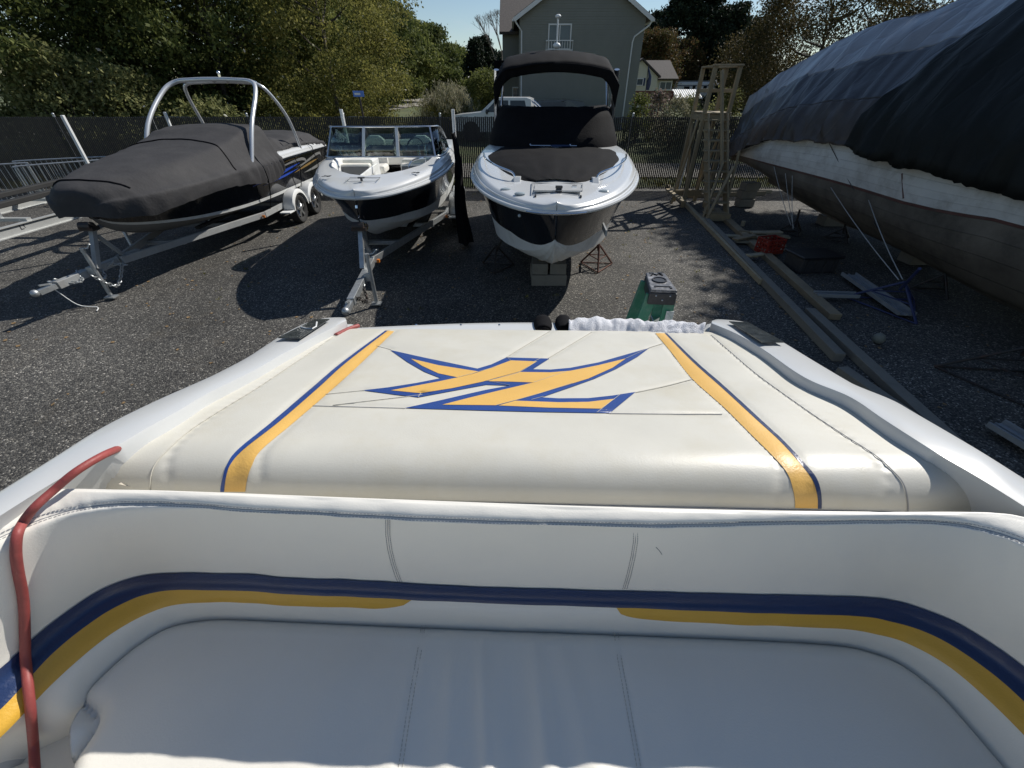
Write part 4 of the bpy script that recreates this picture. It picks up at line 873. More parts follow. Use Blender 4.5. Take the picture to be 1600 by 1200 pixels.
MB().cyl((0, -.01, 1.36), (0, .0, 1.4), .03, n=10).tube([(0, .02, 1.25), (0, -.05, 1.22), (0, -.03, 1.16)], .012, 6).build('bow_eye', chrome, b2)
t2 = trailer('galvanised_trailer', 'galvanised trailer with white guide posts under the open bowrider', (B2[0], B2[1], 0), .02, -1.45, .95, 5.9, 2, galv, [(1, 3.9, 2.5, .0), (-1, 3.9, 2.5, .0)], tongue_x=.12, fend=galv)
chain(t2, [(.12, -1.35, .48), (.05, -1.1, .36), (.14, -.85, .45)])
chain(t2, [(.16, -1.35, .48), (.24, -1.15, .3), (.14, -.9, .44)], mt=darkm)
MB().box((0, -.03, 1.08), (.22, .10, .09)).build('bow_roller', mat('yellow_roller', (.45, .28, .04), .5), t2, bevel=.02)
# black cloth hanging by the bowrider
m = MB(); rows = []
for i in range(26):
    u = i / 25; c = Vector((lerp(-1.22, -1.02, u) + .03 * math.sin(u * 7), 9.9 - .7 * u, lerp(2.12, .12, u) if u < .93 else .12)); w = .06 + .22 * u
    rows.append([c + Vector((math.cos(a) * w * .5 * (1 + .3 * math.sin(a * 5 + u * 3)), math.sin(a) * w * .9 * (1 + .25 * math.sin(a * 4)), .05 * noise.noise(Vector((a, u * 6, 0))))) for a in [2 * math.pi * k / 22 for k in range(22)]])
o = m.grid(rows, True).build('bundled_black_cover', canvasb, sm='all'); tag(center(o), 'bundled black boat cover hanging from the bowrider windscreen to the ground', 'boat cover')

# --- bowrider with black bimini
B3 = (.53, 5.15); A3 = -.065
b3 = thing('covered_bowrider_boat', 'white and black bowrider with black bimini top propped on stands and timber blocks', 'boat', (*B3, 0), A3)
T3 = [(0, 0, 1.68, 0, 1.37, 1.34), (.06, .26, 1.68, .05, 1.30, 1.22), (.3, .56, 1.685, .20, 1.14, .98), (.8, .90, 1.70, .46, .98, .78), (1.5, 1.17, 1.73, .76, .88, .62), (2.4, 1.33, 1.76, .98, .80, .52), (4, 1.36, 1.78, 1.08, .74, .47), (7.4, 1.27, 1.66, 1.08, .70, .45)]
S3 = hull(b3, T3, [('hull_side_lower', hbot, 0, BT, None), ('hull_side', hblack, BT, 1, None)], hbot, n=10, railm=gelw)
U3 = [(0, .08), (1, .11), (2, .15), (3, .19), (7, .19)]
deck(b3, S3, lambda y: 0, lambda y: itp(U3, y), crown=.04)
MB().tube([Vector((-q[1] - .03, q[0] - (.02 if q[0] < .1 else 0), q[2] - .005)) for q in reversed(S3)] + [Vector((q[1] + .03, q[0] - (.02 if q[0] < .1 else 0), q[2] - .005)) for q in S3], .010, 6).build('rail_insert', chrome, b3, sm=True)
def z3(y): return itp([(0, 1.68), (.3, 1.685), (.8, 1.70), (1.5, 1.73), (2.4, 1.76), (7, 1.76)], y) + itp(U3, y) + .04
m = MB(); rows = []
for i in range(31):
    u = i / 30; y = lerp(.98, 3.55, u); w = .36 + .80 * math.sin(min(1, u * 1.15) * math.pi / 2) ** .8 - .04 * max(0, u - .8) * 5
    if i == 0: w *= .9
    row = []
    for k in range(41):
        a = lerp(-1, 1, k / 40); e = 1 - abs(a) ** 6
        row.append(Vector((a * w, y, z3(y) - .035 + .045 * e + .06 * (1 - abs(a)) * math.sin(math.pi * min(1, u * .9 + .1)) + .010 * noise.noise(Vector((a * 5, y * 3, 1))) + .006 * math.sin(a * 30) * abs(a) ** 4)))
    rows.append(row)
m.grid(rows).build('bow_cover', canvasb, b3, sm='all', label='taut black canvas cover over the bow cockpit')
for s in (-1, 1):
    MB().tube(smooth([(s * .56, 1.12, z3(1) - .02), (s * .60, 1.16, z3(1) + .07), (s * .85, 1.45, z3(1.4) + .08), (s * 1.06, 1.95, z3(2) + .06), (s * 1.17, 2.55, z3(2.5) + .03), (s * 1.18, 2.65, z3(2.5) - .06)], 5), .014, 8).build('grab_rail', chrome, b3, sm=True)
    MB().prism([Vector((0, -.1, 0)), Vector((0, .14, 0)), Vector((0, .10, .05)), Vector((0, -.02, .06))], (s * .54 - .04, 1.12, z3(1) - .03), (.10, 0, 0)).build('rail_foot', gelw, b3, bevel=.01)
m = MB(); hz3 = 1.825
for a, b in (((-.28, .42), (-.32, .90)), ((-.32, .90), (.36, .90)), ((.36, .90), (.32, .42)), ((.32, .42), (-.28, .42))): m.bar((a[0], a[1], hz3 + .02), (b[0], b[1], hz3 + .02), .012, .006)
m.build('hatch_outline', greyp, b3)
MB().box((.02, .66, hz3 + .006), (.60, .44, .012)).build('anchor_hatch', gelw, b3, bevel=.005)
MB().box((.24, .72, hz3 + .02), (.06, .04, .012)).build('hatch_latch', chrome, b3)
m = MB(); m.cyl((.03, .46, hz3), (.03, .46, hz3 + .05), .05, .03, n=12); m.box((.03, .46, hz3 + .055), (.09, .05, .03)); m.build('bow_light', ladblk, b3, bevel=.006)
for x in (-.26, .30): MB().box((x, .34, 1.80), (.02, .07, .02)).build('hinge', ladblk, b3)
for x, y, rx_ in ((-.66, .70, .06), (-.46, .44, .05), (.62, .66, .055)): MB().ball((x, y, 1.80), .06, 7, (1.2, .8, .35)).build('docking_light', lens, b3, sm=True)
MB().ball((-.45, .17, 1.60), .02, 6).build('bow_nav_light', lens, b3)
MB().box((.62, .19, 1.45), (.02, .35, .07)).build('registration_mark', greyp, b3)
# windscreen cover
def wc(u, x, z, y0, y1): a = lerp(-math.pi / 2, math.pi / 2, u); return Vector((x * math.copysign(abs(math.sin(a)) ** .75, math.sin(a)), y0 + (y1 - y0) * (1 - math.cos(a) ** .8 if math.cos(a) > 0 else 1), z))
n = 60; rows = []
for k, (x, z, y0, y1) in enumerate(((1.30, 1.96, 3.42, 4.7), (1.29, 2.05, 3.45, 4.7), (1.24, 2.2, 3.58, 4.8), (1.17, 2.42, 3.76, 4.9), (1.12, 2.56, 3.86, 4.95), (1.04, 2.60, 3.98, 5.0), (.75, 2.57, 4.4, 5.05), (.3, 2.5, 4.8, 5.1))):
    rows.append([wc(j / n, x, z, y0, y1) + Vector((0, .02 * noise.noise(Vector((j * .25, k * .7, 3))), .012 * noise.noise(Vector((j * .35, k * .8, 9))))) for j in range(n + 1)])
MB().grid(rows).build('windscreen_cover', canvasb, b3, sm='all')
cushion_prism([(-1.1, 4.5), (1.1, 4.5), (1.08, 7.2), (-1.08, 7.2)], 1.88, 1.98, 'cockpit_cover', canvasb, b3, .03)
for x0_, x1_ in ((-.42, -.05), (.1, .42)): MB().tube([(x0_, 3.4, 2.03), (x1_, 3.4, 2.03)], .012, 6).build('wiper_arm', chrome, b3)
MB().tube([(-.04, 3.4, 2.03), (.3, 3.4, 2.03)], .018, 6).build('cover_roll', navy, b3)
for x in (-.42, .3, -1.0, 1.0): MB().ball((x, 3.42 + (.5 if abs(x) > .9 else 0), 2.04), .02, 5).build('snap', chrome, b3)
# bimini
rows = []
for i in range(15):
    b = i / 14; row = []
    for k in range(49):
        a = lerp(-1, 1, k / 48); x = a * 1.12; z = 3.50 - .15 * a * a - .30 * max(0, abs(a) - .86) / .14 * .55
        z -= .27 * (1 - b) ** 3 + .1 * b ** 5; z += .012 * noise.noise(Vector((a * 6, b * 5, 2)))
        row.append(Vector((x, 3.95 + b * 2.0 + .05 * math.sin(a * 3), z)))
    rows.append(row)
MB().grid(rows).build('bimini_top', canvasb, b3, sm='all', solid=.012)
rows = []
for j in range(5):
    v = j / 4; row = []
    for k in range(49):
        a = lerp(-1, 1, k / 48); d = .13 + .20 * max(0, (abs(a) - .72) / .28) ** 1.5; x = a * 1.13
        z = 3.235 - .15 * a * a - .165 * max(0, abs(a) - .86) / .14 - v * d; row.append(Vector((x * (1 - .02 * v), 3.95 + .06 * v + .03 * math.sin(a * 40 + v) * v * (abs(a) > .6), z)))
    rows.append(row)
MB().grid(rows).build('bimini_valance', canvasb, b3, sm='all', solid=.008)
for s in (-1, 1):
    MB().tube([(s * 1.16, 4.75, 1.9), (s * 1.10, 4.3, 3.15)], .05, 8).build('bimini_leg', alu, b3, sm=True)
    MB().tube([(s * 1.16, 5.3, 1.9), (s * .95, 4.1, 2.95)], .012, 6).build('bimini_strut', alu, b3, sm=True)
    MB().tube([(s * 1.16, 4.85, 1.9), (s * 1.08, 5.7, 3.1)], .016, 6).build('bimini_strut', alu, b3, sm=True)
m = MB(); m.cyl((.0, 5.0, 3.45), (.0, 5.0, 3.92), .016, n=8); m.ball((0, 5, 3.95), .045, 7, (1.2, 1.2, .7)); m.ball((0, 5, 3.53), .06, 7, (1.2, 1, .8)); m.build('light_mast', whitep, b3, sm=True)
# supports
ck = thing('timber_cribbing', 'stack of grey timber blocks under the keel of the bimini boat', 'blocks', (.66, 7.2, 0))
for k in range(2):
    MB().box((.66, 7.12 + k * .36, .105), (.62, .30, .20), rz=.03 * k).build('timber_block', woodg, ck, world=True, bevel=.01)
    MB().box((.50 + k * .32, 7.28, .31), (.28, .62, .19), rz=-.04).build('timber_block', woodg, ck, world=True, bevel=.01)
MB().box((.66, 7.25, .45), (.40, .3, .07), rz=.06).build('timber_block', wood, ck, world=True, bevel=.01)
def stand(name, label, base, top, zt, mt, w=.32, group=None, pad=True):
    o = thing(name, label, 'boat stand', (base[0], base[1], 0), group=group); c = Vector((base[0], base[1], zt * .55)); T = Vector((top[0], top[1], zt))
    F = [Vector((base[0] + w * math.cos(a), base[1] + w * math.sin(a), .02)) for a in (.4, 2.5, 4.6)]
    for f in F: MB().cyl(f, c, .018, n=6).build('leg', mt, o, world=True)
    m = MB()
    for i in range(3): m.cyl(F[i], F[(i + 1) % 3], .012, n=6); m.cyl(F[i].lerp(c, .45), F[(i + 1) % 3].lerp(c, .45), .010, n=6)
    m.build('brace', mt, o, world=True)
    MB().cyl(c + Vector((0, 0, -.12)), T, .022, n=8).build('screw_post', mt, o, world=True)
    if pad:
        MB().box(T, (.22, .22, .04), R=(Vector((0, 0, 1)) if True else T).to_track_quat('Z', 'Y').to_matrix()).build('pad', wood, o, world=True, bevel=.01)
    return o
stand('boat_stand', 'rusty black tripod stand right of the timber blocks', (1.68, 7.95), (1.55, 7.9), .80, rust, .36, 'tripod stands under the bimini boat')
stand('boat_stand', 'shaded tripod stand left of the timber blocks', (-.30, 7.9), (-.1, 7.9), .80, darkm, .36, 'tripod stands under the bimini boat')

# --- empty aluminium trailer and barriers on the left
lt = thing('aluminium_trailer', 'empty aluminium boat trailer with black bunks and lettered side beam', 'boat trailer', (-10.6, 10, 0))
alb = mat('bright_aluminium', (.50, .51, .50), .4, .35, var=.08, dirt=(.4, .4, .38), dirt_amt=.3)
zb = .62
def ibeam(a, b):
    m = MB(); a = Vector(a); b = Vector(b)
    for dz, w, h in ((.09, .09, .018), (-.09, .09, .018), (0, .014, .162)): m.bar(a + Vector((0, 0, dz)), b + Vector((0, 0, dz)), w, h)
    return m
ra, rb = Vector((-9.72, 7.2, zb)), Vector((-9.62, 9.9, zb))
ibeam((-9.9, 4.6, zb), (-9.66, 9.9, zb)).build('side_beam', alb, lt, world=True); ibeam((-11.9, 4.8, zb), (-11.7, 12.4, zb)).build('side_beam', alb, lt, world=True)
ibeam((-9.66, 9.9, zb), (-10.35, 12.6, zb)).build('side_beam', alb, lt, world=True)
for y in (8.6, 10.4): MB().box((-10.75, y, zb + .12), (2.1, .10, .06)).build('cross_member', alb, lt, world=True)
for x, y0, y1 in ((-10.25, 7.6, 10.2), (-11.2, 8.6, 11.3)): MB().bar((x, y0, zb + .34), (x, y1, zb + .38), .16, .10).build('bunk', rubber, lt, world=True, bevel=.015)
for x, y in ((-10.25, 8.6), (-10.25, 9.9), (-11.2, 9.2), (-11.2, 10.6)): MB().box((x, y, zb + .2), (.06, .06, .22)).build('bunk_bracket', galv, lt, world=True)
for y in (5.3, 6.2):
    for x in (-9.55, -12.1): wheel(lt, Vector((x, y, .34)) - Vector((-10.6, 10, 0)), .34, .2, alu, (1, 0, 0))
def text(body, size, mt, parent, loc, rot, ext=.002, name='lettering'):
    c = bpy.data.curves.new(name, 'FONT'); c.body = body; c.size = size; c.extrude = ext; c.align_x = 'CENTER'; c.align_y = 'CENTER'; c.materials.append(mt)
    t = bpy.data.objects.new(name, c); COL.objects.link(t); dg = bpy.context.evaluated_depsgraph_get(); me = bpy.data.meshes.new_from_object(t.evaluated_get(dg)); bpy.data.objects.remove(t)
    o = bpy.data.objects.new(name, me); COL.objects.link(o); M = Matrix.Translation(loc) @ rot.to_4x4()
    if parent is not None: o.parent = parent; M = rootm(parent).inverted() @ M
    me.transform(M); return o
RX = Matrix.Rotation(math.radians(90), 3, 'Z') @ Matrix.Rotation(math.radians(90), 3, 'X')
text('LOAD RITE', .16, ladblk, lt, Vector((-9.72, 8.75, zb + .028)), RX); text('TRAILERS', .07, ladblk, lt, Vector((-9.72, 8.85, zb - .05)), RX)
gp = ay(97, 180, 9.0); gb = ay(145, 250, 9.0)
o = MB().bar((gp.x - .02, 9.0, .0), (gp.x, 9.0, gp.z), .05, .05).build('guide_post', trim, bevel=.006); tag(center(o), 'tall white guide post standing left of the covered boat', 'post', 'white trailer guide posts')
gp = ay(257, 175, 11.0)
o = MB().bar((gp.x, 11.0, 0), (gp.x, 11.0, gp.z), .05, .05).build('guide_post', trim, bevel=.006); tag(center(o), 'white guide post seen through the chrome tower arch', 'post', 'white trailer guide posts')
def barrier(label, a, b, grp='galvanised crowd barriers'):
    a = Vector(a); b = Vector(b); L = (b - a).length; rz = math.atan2(b.y - a.y, b.x - a.x)
    o = thing('crowd_barrier', label, 'barrier', a, rz, grp); h = 1.08
    MB().tube(smooth([(0, 0, .12), (0, 0, h - .15), (.04, 0, h - .04), (.15, 0, h), (L - .15, 0, h), (L - .04, 0, h - .04), (L, 0, h - .15), (L, 0, .12)], 4), .02, 8).build('frame', galv, o, sm=True)
    MB().tube([(0, 0, .16), (L, 0, .16)], .017, 8).build('bottom_rail', galv, o)
    for k in range(1, 19): MB().cyl((L * k / 19, 0, .16), (L * k / 19, 0, h), .008, n=6).build('bar', galv, o)
    for x in (.25, L - .25): MB().tube([(x, -.28, .01), (x, -.2, .06), (x, 0, .16), (x, .2, .06), (x, .28, .01)], .016, 6).build('foot', galv, o)
    return o
barrier('galvanised crowd barrier at the far left edge', (-16.2, 12.2, 0), (-14.3, 13.6, 0)); barrier('galvanised crowd barrier behind the aluminium trailer bunks', (-14.0, 12.9, 0), (-12.2, 14.5, 0)); barrier('crowd barrier leaning against the fence behind the other two', (-15.0, 13.9, 0), (-12.9, 14.95, 0))
# covered white box shape by the bunks (small hull under cover)
gw = MB(); rows = []
for i in range(9):
    u = i / 8; w = .32 * math.sin(min(1, .15 + u) * math.pi / 2); rows.append([Vector((-9.95 + math.cos(a) * w * .8, 10.1 + u * 1.2, 1.14 + math.sin(a) * .10 * (1 if math.sin(a) > 0 else 1.4))) for a in [2 * math.pi * k / 14 for k in range(14)]])
gw.grid(rows, True); gw.f.append(tuple(range(13, -1, -1))); o = gw.build('watercraft_nose', whitep, sm=True); tag(center(o), 'small white and grey hull nose resting on the trailer bunks', 'watercraft')
# ---------------------------------------------------------------- old wooden boat on the right
hwhite = mat('peeling_white_paint', (.66, .66, .63), .6, var=.06, scale=3, bump=.3, bscale=18, dirt=(.22, .19, .15), dirt_amt=.5, dscale=2.6)
hbrown = mat('worn_bottom_paint', (.15, .13, .105), .8, var=.35, scale=1.6, bump=.5, bscale=12, dirt=(.05, .045, .035), dirt_amt=.85, dscale=1.3)
boot = mat('red_boot_stripe', (.12, .055, .045), .7, var=.3, dirt=(.12, .10, .09), dirt_amt=.6, dscale=4)
ws = thing('old_wooden_boat', 'large old planked wooden boat with peeling white topsides and brown bottom', 'boat', (8.2, 8, 0))
XC = 8.25
C_sheer = [(1155, 240), (1180, 228), (1200, 221), (1240, 221), (1290, 225), (1350, 232), (1351, 246), (1400, 263), (1440, 280), (1500, 292), (1600, 318)]
C_sheer2 = [(1155, 238), (1200, 220), (1290, 222), (1350, 232), (1400, 240), (1500, 262), (1600, 285)]
C_wl = [(1155, 243), (1200, 257), (1320, 290), (1430, 325), (1500, 338), (1560, 347), (1600, 356)]
C_wl2 = [(1155, 246), (1200, 262), (1320, 297), (1430, 331), (1500, 345), (1560, 356), (1600, 366)]
C_bot = [(1155, 250), (1195, 272), (1225, 296), (1250, 312), (1330, 355), (1400, 387), (1430, 402), (1500, 441), (1600, 492)]
HB = [(14.35, .02), (13.9, .35), (13.2, .72), (12, 1.12), (10.5, 1.42), (9, 1.6), (7.5, 1.68), (6, 1.66), (4, 1.5), (2, 1.2)]
def zat(x, Y, curve):
    lo, hi = -.5, 4.5
    def f(z):
        px, py = proj(x, Y, z); return py - itp(curve, px)
    # image y grows downwards, so f falls as z rises
    for k in range(40):
        m = (lo + hi) / 2
        if f(m) > 0: lo = m
        else: hi = m
    return (lo + hi) / 2
XT = 6.62
def hx(Y, k=1.0):                          # x of the near side at station Y, k = fraction of half beam
    tipx = itp([(14.35, 6.68), (13, 6.55), (9, 6.5), (2, 6.6)], Y)
    return tipx
stn = []
for Y in [14.35, 14.1, 13.8, 13.4, 12.9, 12.3, 11.6, 10.9, 10.2, 9.5, 8.8, 8.1, 7.4, 6.8, 6.3, 5.9, 5.5, 4.5, 3.2, 2.0]:
    yy = max(Y, 5.9); b = itp([(2, 1.4), (4, 1.6), (8, 1.7), (11, 1.35), (12.6, .9), (13.6, .45), (14.35, .03)], Y)
    xc = itp([(2, 8.25), (9, 8.25), (14.35, 6.80)], Y); xs_ = xc - b
    zs = zat(XC - itp([(2, 1.4), (4, 1.6), (8, 1.7)], 8) if False else itp([(2, 8.25), (9, 8.25), (14.35, 6.80)], yy) - itp([(2, 1.4), (4, 1.6), (8, 1.7), (11, 1.35), (12.6, .9), (13.6, .45), (14.35, .03)], yy), yy, C_sheer2)
    xw = xs_ + .04 * min(1, b); zw = zat(itp([(2, 8.25), (9, 8.25), (14.35, 6.80)], yy) - itp([(2, 1.36), (4, 1.56), (8, 1.66), (11, 1.31), (12.6, .87), (13.6, .43), (14.35, .03)], yy), yy, C_wl)
    xb = xc - b * .55; bb = itp([(2, .8), (8, .93), (11, .74), (12.6, .5), (13.6, .25), (14.35, .02)], yy); zbm = zat(itp([(2, 8.25), (9, 8.25), (14.35, 6.80)], yy) - bb, yy, C_bot)
    zs = max(zs, zw + .12); zbm = min(zbm, zw - .04)
    stn.append((Y, xc, b, zs, zw, zbm))
def wsec(q):
    Y, xc, b, zs, zw, zb_ = q; a = smooth([(b * .98, 0, zs), (b * 1.01, 0, lerp(zs, zw, .5)), (b * .975, 0, zw), (b * .90, 0, lerp(zw, zb_, .45)), (b * .55, 0, zb_), (b * .22, 0, zb_ - .10 * min(1, b)), (.03 * min(1, b * 3), 0, zb_ - .16 * min(1, b))], 4)
    return a      # 25 points; rows 0..8 topside, 8..24 bottom
secs = [(q, wsec(q)) for q in stn]
# resample along Y
fine = []
for (q0, s0_), (q1, s1_) in zip(secs, secs[1:]):
    for k in range(3):
        u = k / 3; fine.append((lerp(q0[0], q1[0], u), lerp(q0[1], q1[1], u), [p.lerp(r, u) for p, r in zip(s0_, s1_)]))
fine.append((secs[-1][0][0], secs[-1][0][1], secs[-1][1]))
def strake(i0, i1, mt, sgn, off):
    m = MB(); rows = []
    for Y, xc, s in fine:
        A = []; 
        n_ = max(2, int((i1 - i0) * 2) + 1)
        for k in range(n_):
            f = lerp(i0, i1, k / (n_ - 1)); j = min(len(s) - 2, int(f)); p = s[j].lerp(s[j + 1], f - j); A.append(p)
        A[0] = A[0] + (A[1] - A[0]) * .03; A[-1] = A[-1] + (A[-2] - A[-1]) * .03
        A = [A[0] + Vector((-.022, 0, 0))] + [a + Vector((off, 0, 0)) for a in A] + [A[-1] + Vector((-.022, 0, 0))]
        rows.append([Vector((xc + sgn * max(a.x, .0), Y, a.z)) for a in A])
    if sgn > 0: rows = [r[::-1] for r in rows]
    return m.grid(rows).build('plank', mt, ws, world=True, sm=True)
rs = random.Random(11)
for sgn in (-1, 1):
    for k in range(5): strake(k * 1.5, (k + 1) * 1.5, hwhite, sgn, rs.uniform(0, .004))
    strake(7.5, 8.0, boot, sgn, .002)
    for k in range(9): strake(8.0 + k * 1.889, 8.0 + (k + 1) * 1.889, hbrown, sgn, rs.uniform(0, .005))
m = MB()                                   # dark seams behind the planks, deck
rows = []
for Y, xc, s in fine: rows.append([Vector((xc - max(0, p.x - .012), Y, p.z)) for p in s] + [Vector((xc + max(0, p.x - .012), Y, p.z)) for p in reversed(s)])
m.grid(rows).build('hull_core', mat('seam_dark', (.05, .04, .032), .9), ws, world=True, sm=True)
m = MB(); m.grid([[Vector((xc - s[0].x, Y, s[0].z + .02)), Vector((xc, Y, s[0].z + .12)), Vector((xc + s[0].x, Y, s[0].z + .02))] for Y, xc, s in fine]); m.build('deck', woodg, ws, world=True)
P_ = [Vector((xc - s[0].x - .01, Y, s[0].z + .02)) for Y, xc, s in fine]
MB().tube(P_, .022, 6).build('gunwale', hwhite, ws, world=True)
zk_ = fine[-1][2][-1].z
kk = MB(); kk.grid([[Vector((xc - .06, Y, s[-1].z + .02)), Vector((xc - .06, Y, max(.22, s[-1].z - .18))), Vector((xc + .06, Y, max(.22, s[-1].z - .18))), Vector((xc + .06, Y, s[-1].z + .02))] for Y, xc, s in fine if Y < 12.8]); kk.build('keel', hbrown, ws, world=True)
p0 = ay(1349, 247, 8.7)
def sidept(px, py, dx=-.012):             # a point on the near side of the wooden hull seen at a pixel
    best = None
    for Y, xc, s in fine:
        for p in s[:14]:
            x = xc - p.x; qx, qy = proj(x, Y, p.z); d = (qx - px) ** 2 + (qy - py) ** 2
            if best is None or d < best[0]: best = (d, Vector((x + dx, Y, p.z)))
    return best[1]
MB().tube([sidept(1411, 268), sidept(1410, 312)], .012, 5).build('rust_streak', boot, ws, world=True)

# tarps
def tarpmat(name, c1, c2, rough):
    m = mat(name, c1, rough, var=.18, scale=1.2, bump=.35, bscale=14, dirt=c2, dirt_amt=.6, dscale=.8, spec=.6)
    N = m.node_tree; nn = N.nodes.new; L = N.links.new; b = N.nodes['Principled BSDF']; old = b.inputs['Normal'].links[0].from_node
    tc = nn('ShaderNodeTexCoord'); nz = nn('ShaderNodeTexNoise'); nz.inputs['Scale'].default_value = 1.3; nz.inputs['Detail'].default_value = 3; L(tc.outputs['Object'], nz.inputs[0])
    mp = nn('ShaderNodeMapping'); mp.inputs['Scale'].default_value = (1, 1.6, .55); mp.inputs['Rotation'].default_value = (.35, 0, 0); L(tc.outputs['Object'], mp.inputs[0])
    ad = nn('ShaderNodeVectorMath'); ad.operation = 'MULTIPLY_ADD'; ad.inputs[1].default_value = (.55, .55, .55); L(nz.outputs['Color'], ad.inputs[0]); L(mp.outputs[0], ad.inputs[2])
    v = nn('ShaderNodeTexVoronoi'); v.feature = 'DISTANCE_TO_EDGE'; v.inputs['Scale'].default_value = 1.5; L(ad.outputs[0], v.inputs[0])
    r = nn('ShaderNodeMapRange'); r.inputs[2].default_value = .09; L(v.outputs['Distance'], r.inputs[0]); bu = nn('ShaderNodeBump'); bu.inputs['Strength'].default_value = .32; bu.inputs['Distance'].default_value = .02
    L(r.outputs[0], bu.inputs['Height']); L(bu.outputs[0], old.inputs['Normal']); return m
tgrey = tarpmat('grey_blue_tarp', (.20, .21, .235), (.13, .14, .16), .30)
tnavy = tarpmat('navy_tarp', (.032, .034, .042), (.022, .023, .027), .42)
tbrown = tarpmat('tarp_shade_band', (.040, .032, .029), (.03, .027, .027), .5)  # lower tarp band, shading through the sheet painted in as brown
tblack = tarpmat('black_green_tarp', (.008, .010, .009), (.006, .007, .007), .6)
C_ridge = [(1155, 163), (1180, 148), (1215, 121), (1260, 95), (1320, 62), (1400, 36), (1480, 12), (1530, 0), (1600, -30), (1800, -110)]
def ridge(Y):
    xr = itp([(2, 8.25), (9, 8.25), (13, 7.35), (14.35, 6.85)], Y); yy = max(Y, 7.2)
    xr2 = itp([(2, 8.25), (9, 8.25), (13, 7.35), (14.35, 6.85)], yy); return xr, zat(xr2, yy, C_ridge)
TY = [14.42 - i * .055 for i in range(221)]
def sheerp(Y):
    for (a, xa, sa), (b_, xb_, sb) in zip(fine, fine[1:]):
        if b_ <= Y <= a: u = (a - Y) / (a - b_); return lerp(xa - sa[0].x, xb_ - sb[0].x, u), lerp(sa[0].z, sb[0].z, u), lerp(xa, xb_, u)
    a, xa, sa = fine[0] if Y > fine[0][0] else fine[-1]; return xa - sa[0].x, sa[0].z, xa
def tarp(name, label, sheets, ys, drop, out, seed, sides=(-1, 1), cate='tarp'):
    o = thing(name, label, cate, (8.2, ys[len(ys) // 2], 1.6)); NP = 40
    G = {}
    for s in sides:
        R = []
        for Y in ys:
            xr, zr = ridge(Y); xs2, zs2, xc = sheerp(Y); hb = xc - xs2; row = []
            d = drop(Y); xo = (hb + out + .05)
            prof = [(0, zr + out), (xo * .30, lerp(zs2, zr, .80) + out), (xo * .66, lerp(zs2, zr, .50) + out), (xo * .93, lerp(zs2, zr, .24)), (xo, zs2 + .05), (xo + .02, zs2 - d)]
            P = resample(smooth([(a, 0, b) for a, b in prof], 6), NP)
            for k, p in enumerate(P):
                u = k / (NP - 1); rdg = 1 - abs(noise.noise(Vector((Y * 1.7 + u * 2.4, u * 1.1 - Y * .2, seed + 2)))) * 3.2; a = .07 * noise.noise(Vector((Y * 1.1, u * 2.5, seed))) + .05 * max(0, rdg) ** 2 * (.25 + u) + .05 * noise.noise(Vector((Y * 4.5 + u * 2.5, u * 1.2, seed + 5))) * (.4 + u) + .03 * noise.noise(Vector((Y * 11 + u * 5, u * 1.5, seed + 9))) * u
                fold = .05 * max(0, math.sin(Y * 5.2 + 3 * noise.noise(Vector((Y, u * 2, seed))))) ** 3 * u
                row.append(Vector((xr * (1 - u) + xc * u + s * (p.x + (a + fold) * (.3 + .7 * u)), Y + .03 * noise.noise(Vector((Y * 3, u * 3, 1))), p.z + a * (1 - u) * .8 + (.05 * noise.noise(Vector((Y * 2.6, 4, seed))) + .03 * noise.noise(Vector((Y * 9, 7, seed)))) * max(0, u - .8) * 5)))
            R.append(row)
        G[s] = R
    for nm, mt, f0, f1 in sheets:
        m = MB()
        for s in sides:
            rows = []
            for Y, row in zip(ys, G[s]):
                k0, k1 = int(f0(Y) * (NP - 1)), max(int(f0(Y) * (NP - 1)) + 1, int(f1(Y) * (NP - 1))); seg = [Vector(p) for p in row[k0:k1 + 1]]
                rows.append(resample(seg, 22))
            if s > 0: rows = [r[::-1] for r in rows]
            m.grid(rows)
        m.build(nm, mt, o, world=True, sm='all', solid=.004)
    # gable end at the far tip
    return o, G
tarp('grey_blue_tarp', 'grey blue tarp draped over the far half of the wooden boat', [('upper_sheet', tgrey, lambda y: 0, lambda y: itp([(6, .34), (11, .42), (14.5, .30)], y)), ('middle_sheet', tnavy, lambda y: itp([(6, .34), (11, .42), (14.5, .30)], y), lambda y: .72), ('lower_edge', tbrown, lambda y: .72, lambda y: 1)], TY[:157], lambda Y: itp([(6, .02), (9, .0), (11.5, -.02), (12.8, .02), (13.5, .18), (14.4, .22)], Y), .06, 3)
tb = [y for y in TY if y < 9.15]
tarp('black_tarp', 'black green tarp covering the near half of the wooden boat', [('sheet', tblack, lambda y: itp([(7.9, 0), (9.2, .88)], y), lambda y: 1)], tb, lambda Y: itp([(3, .2), (6, .15), (7.2, .12), (8.2, .12), (8.9, .03), (9.2, -.02)], Y), .16, 8)
tblack.node_tree.nodes['Principled BSDF'].inputs['Specular IOR Level'].default_value = .22
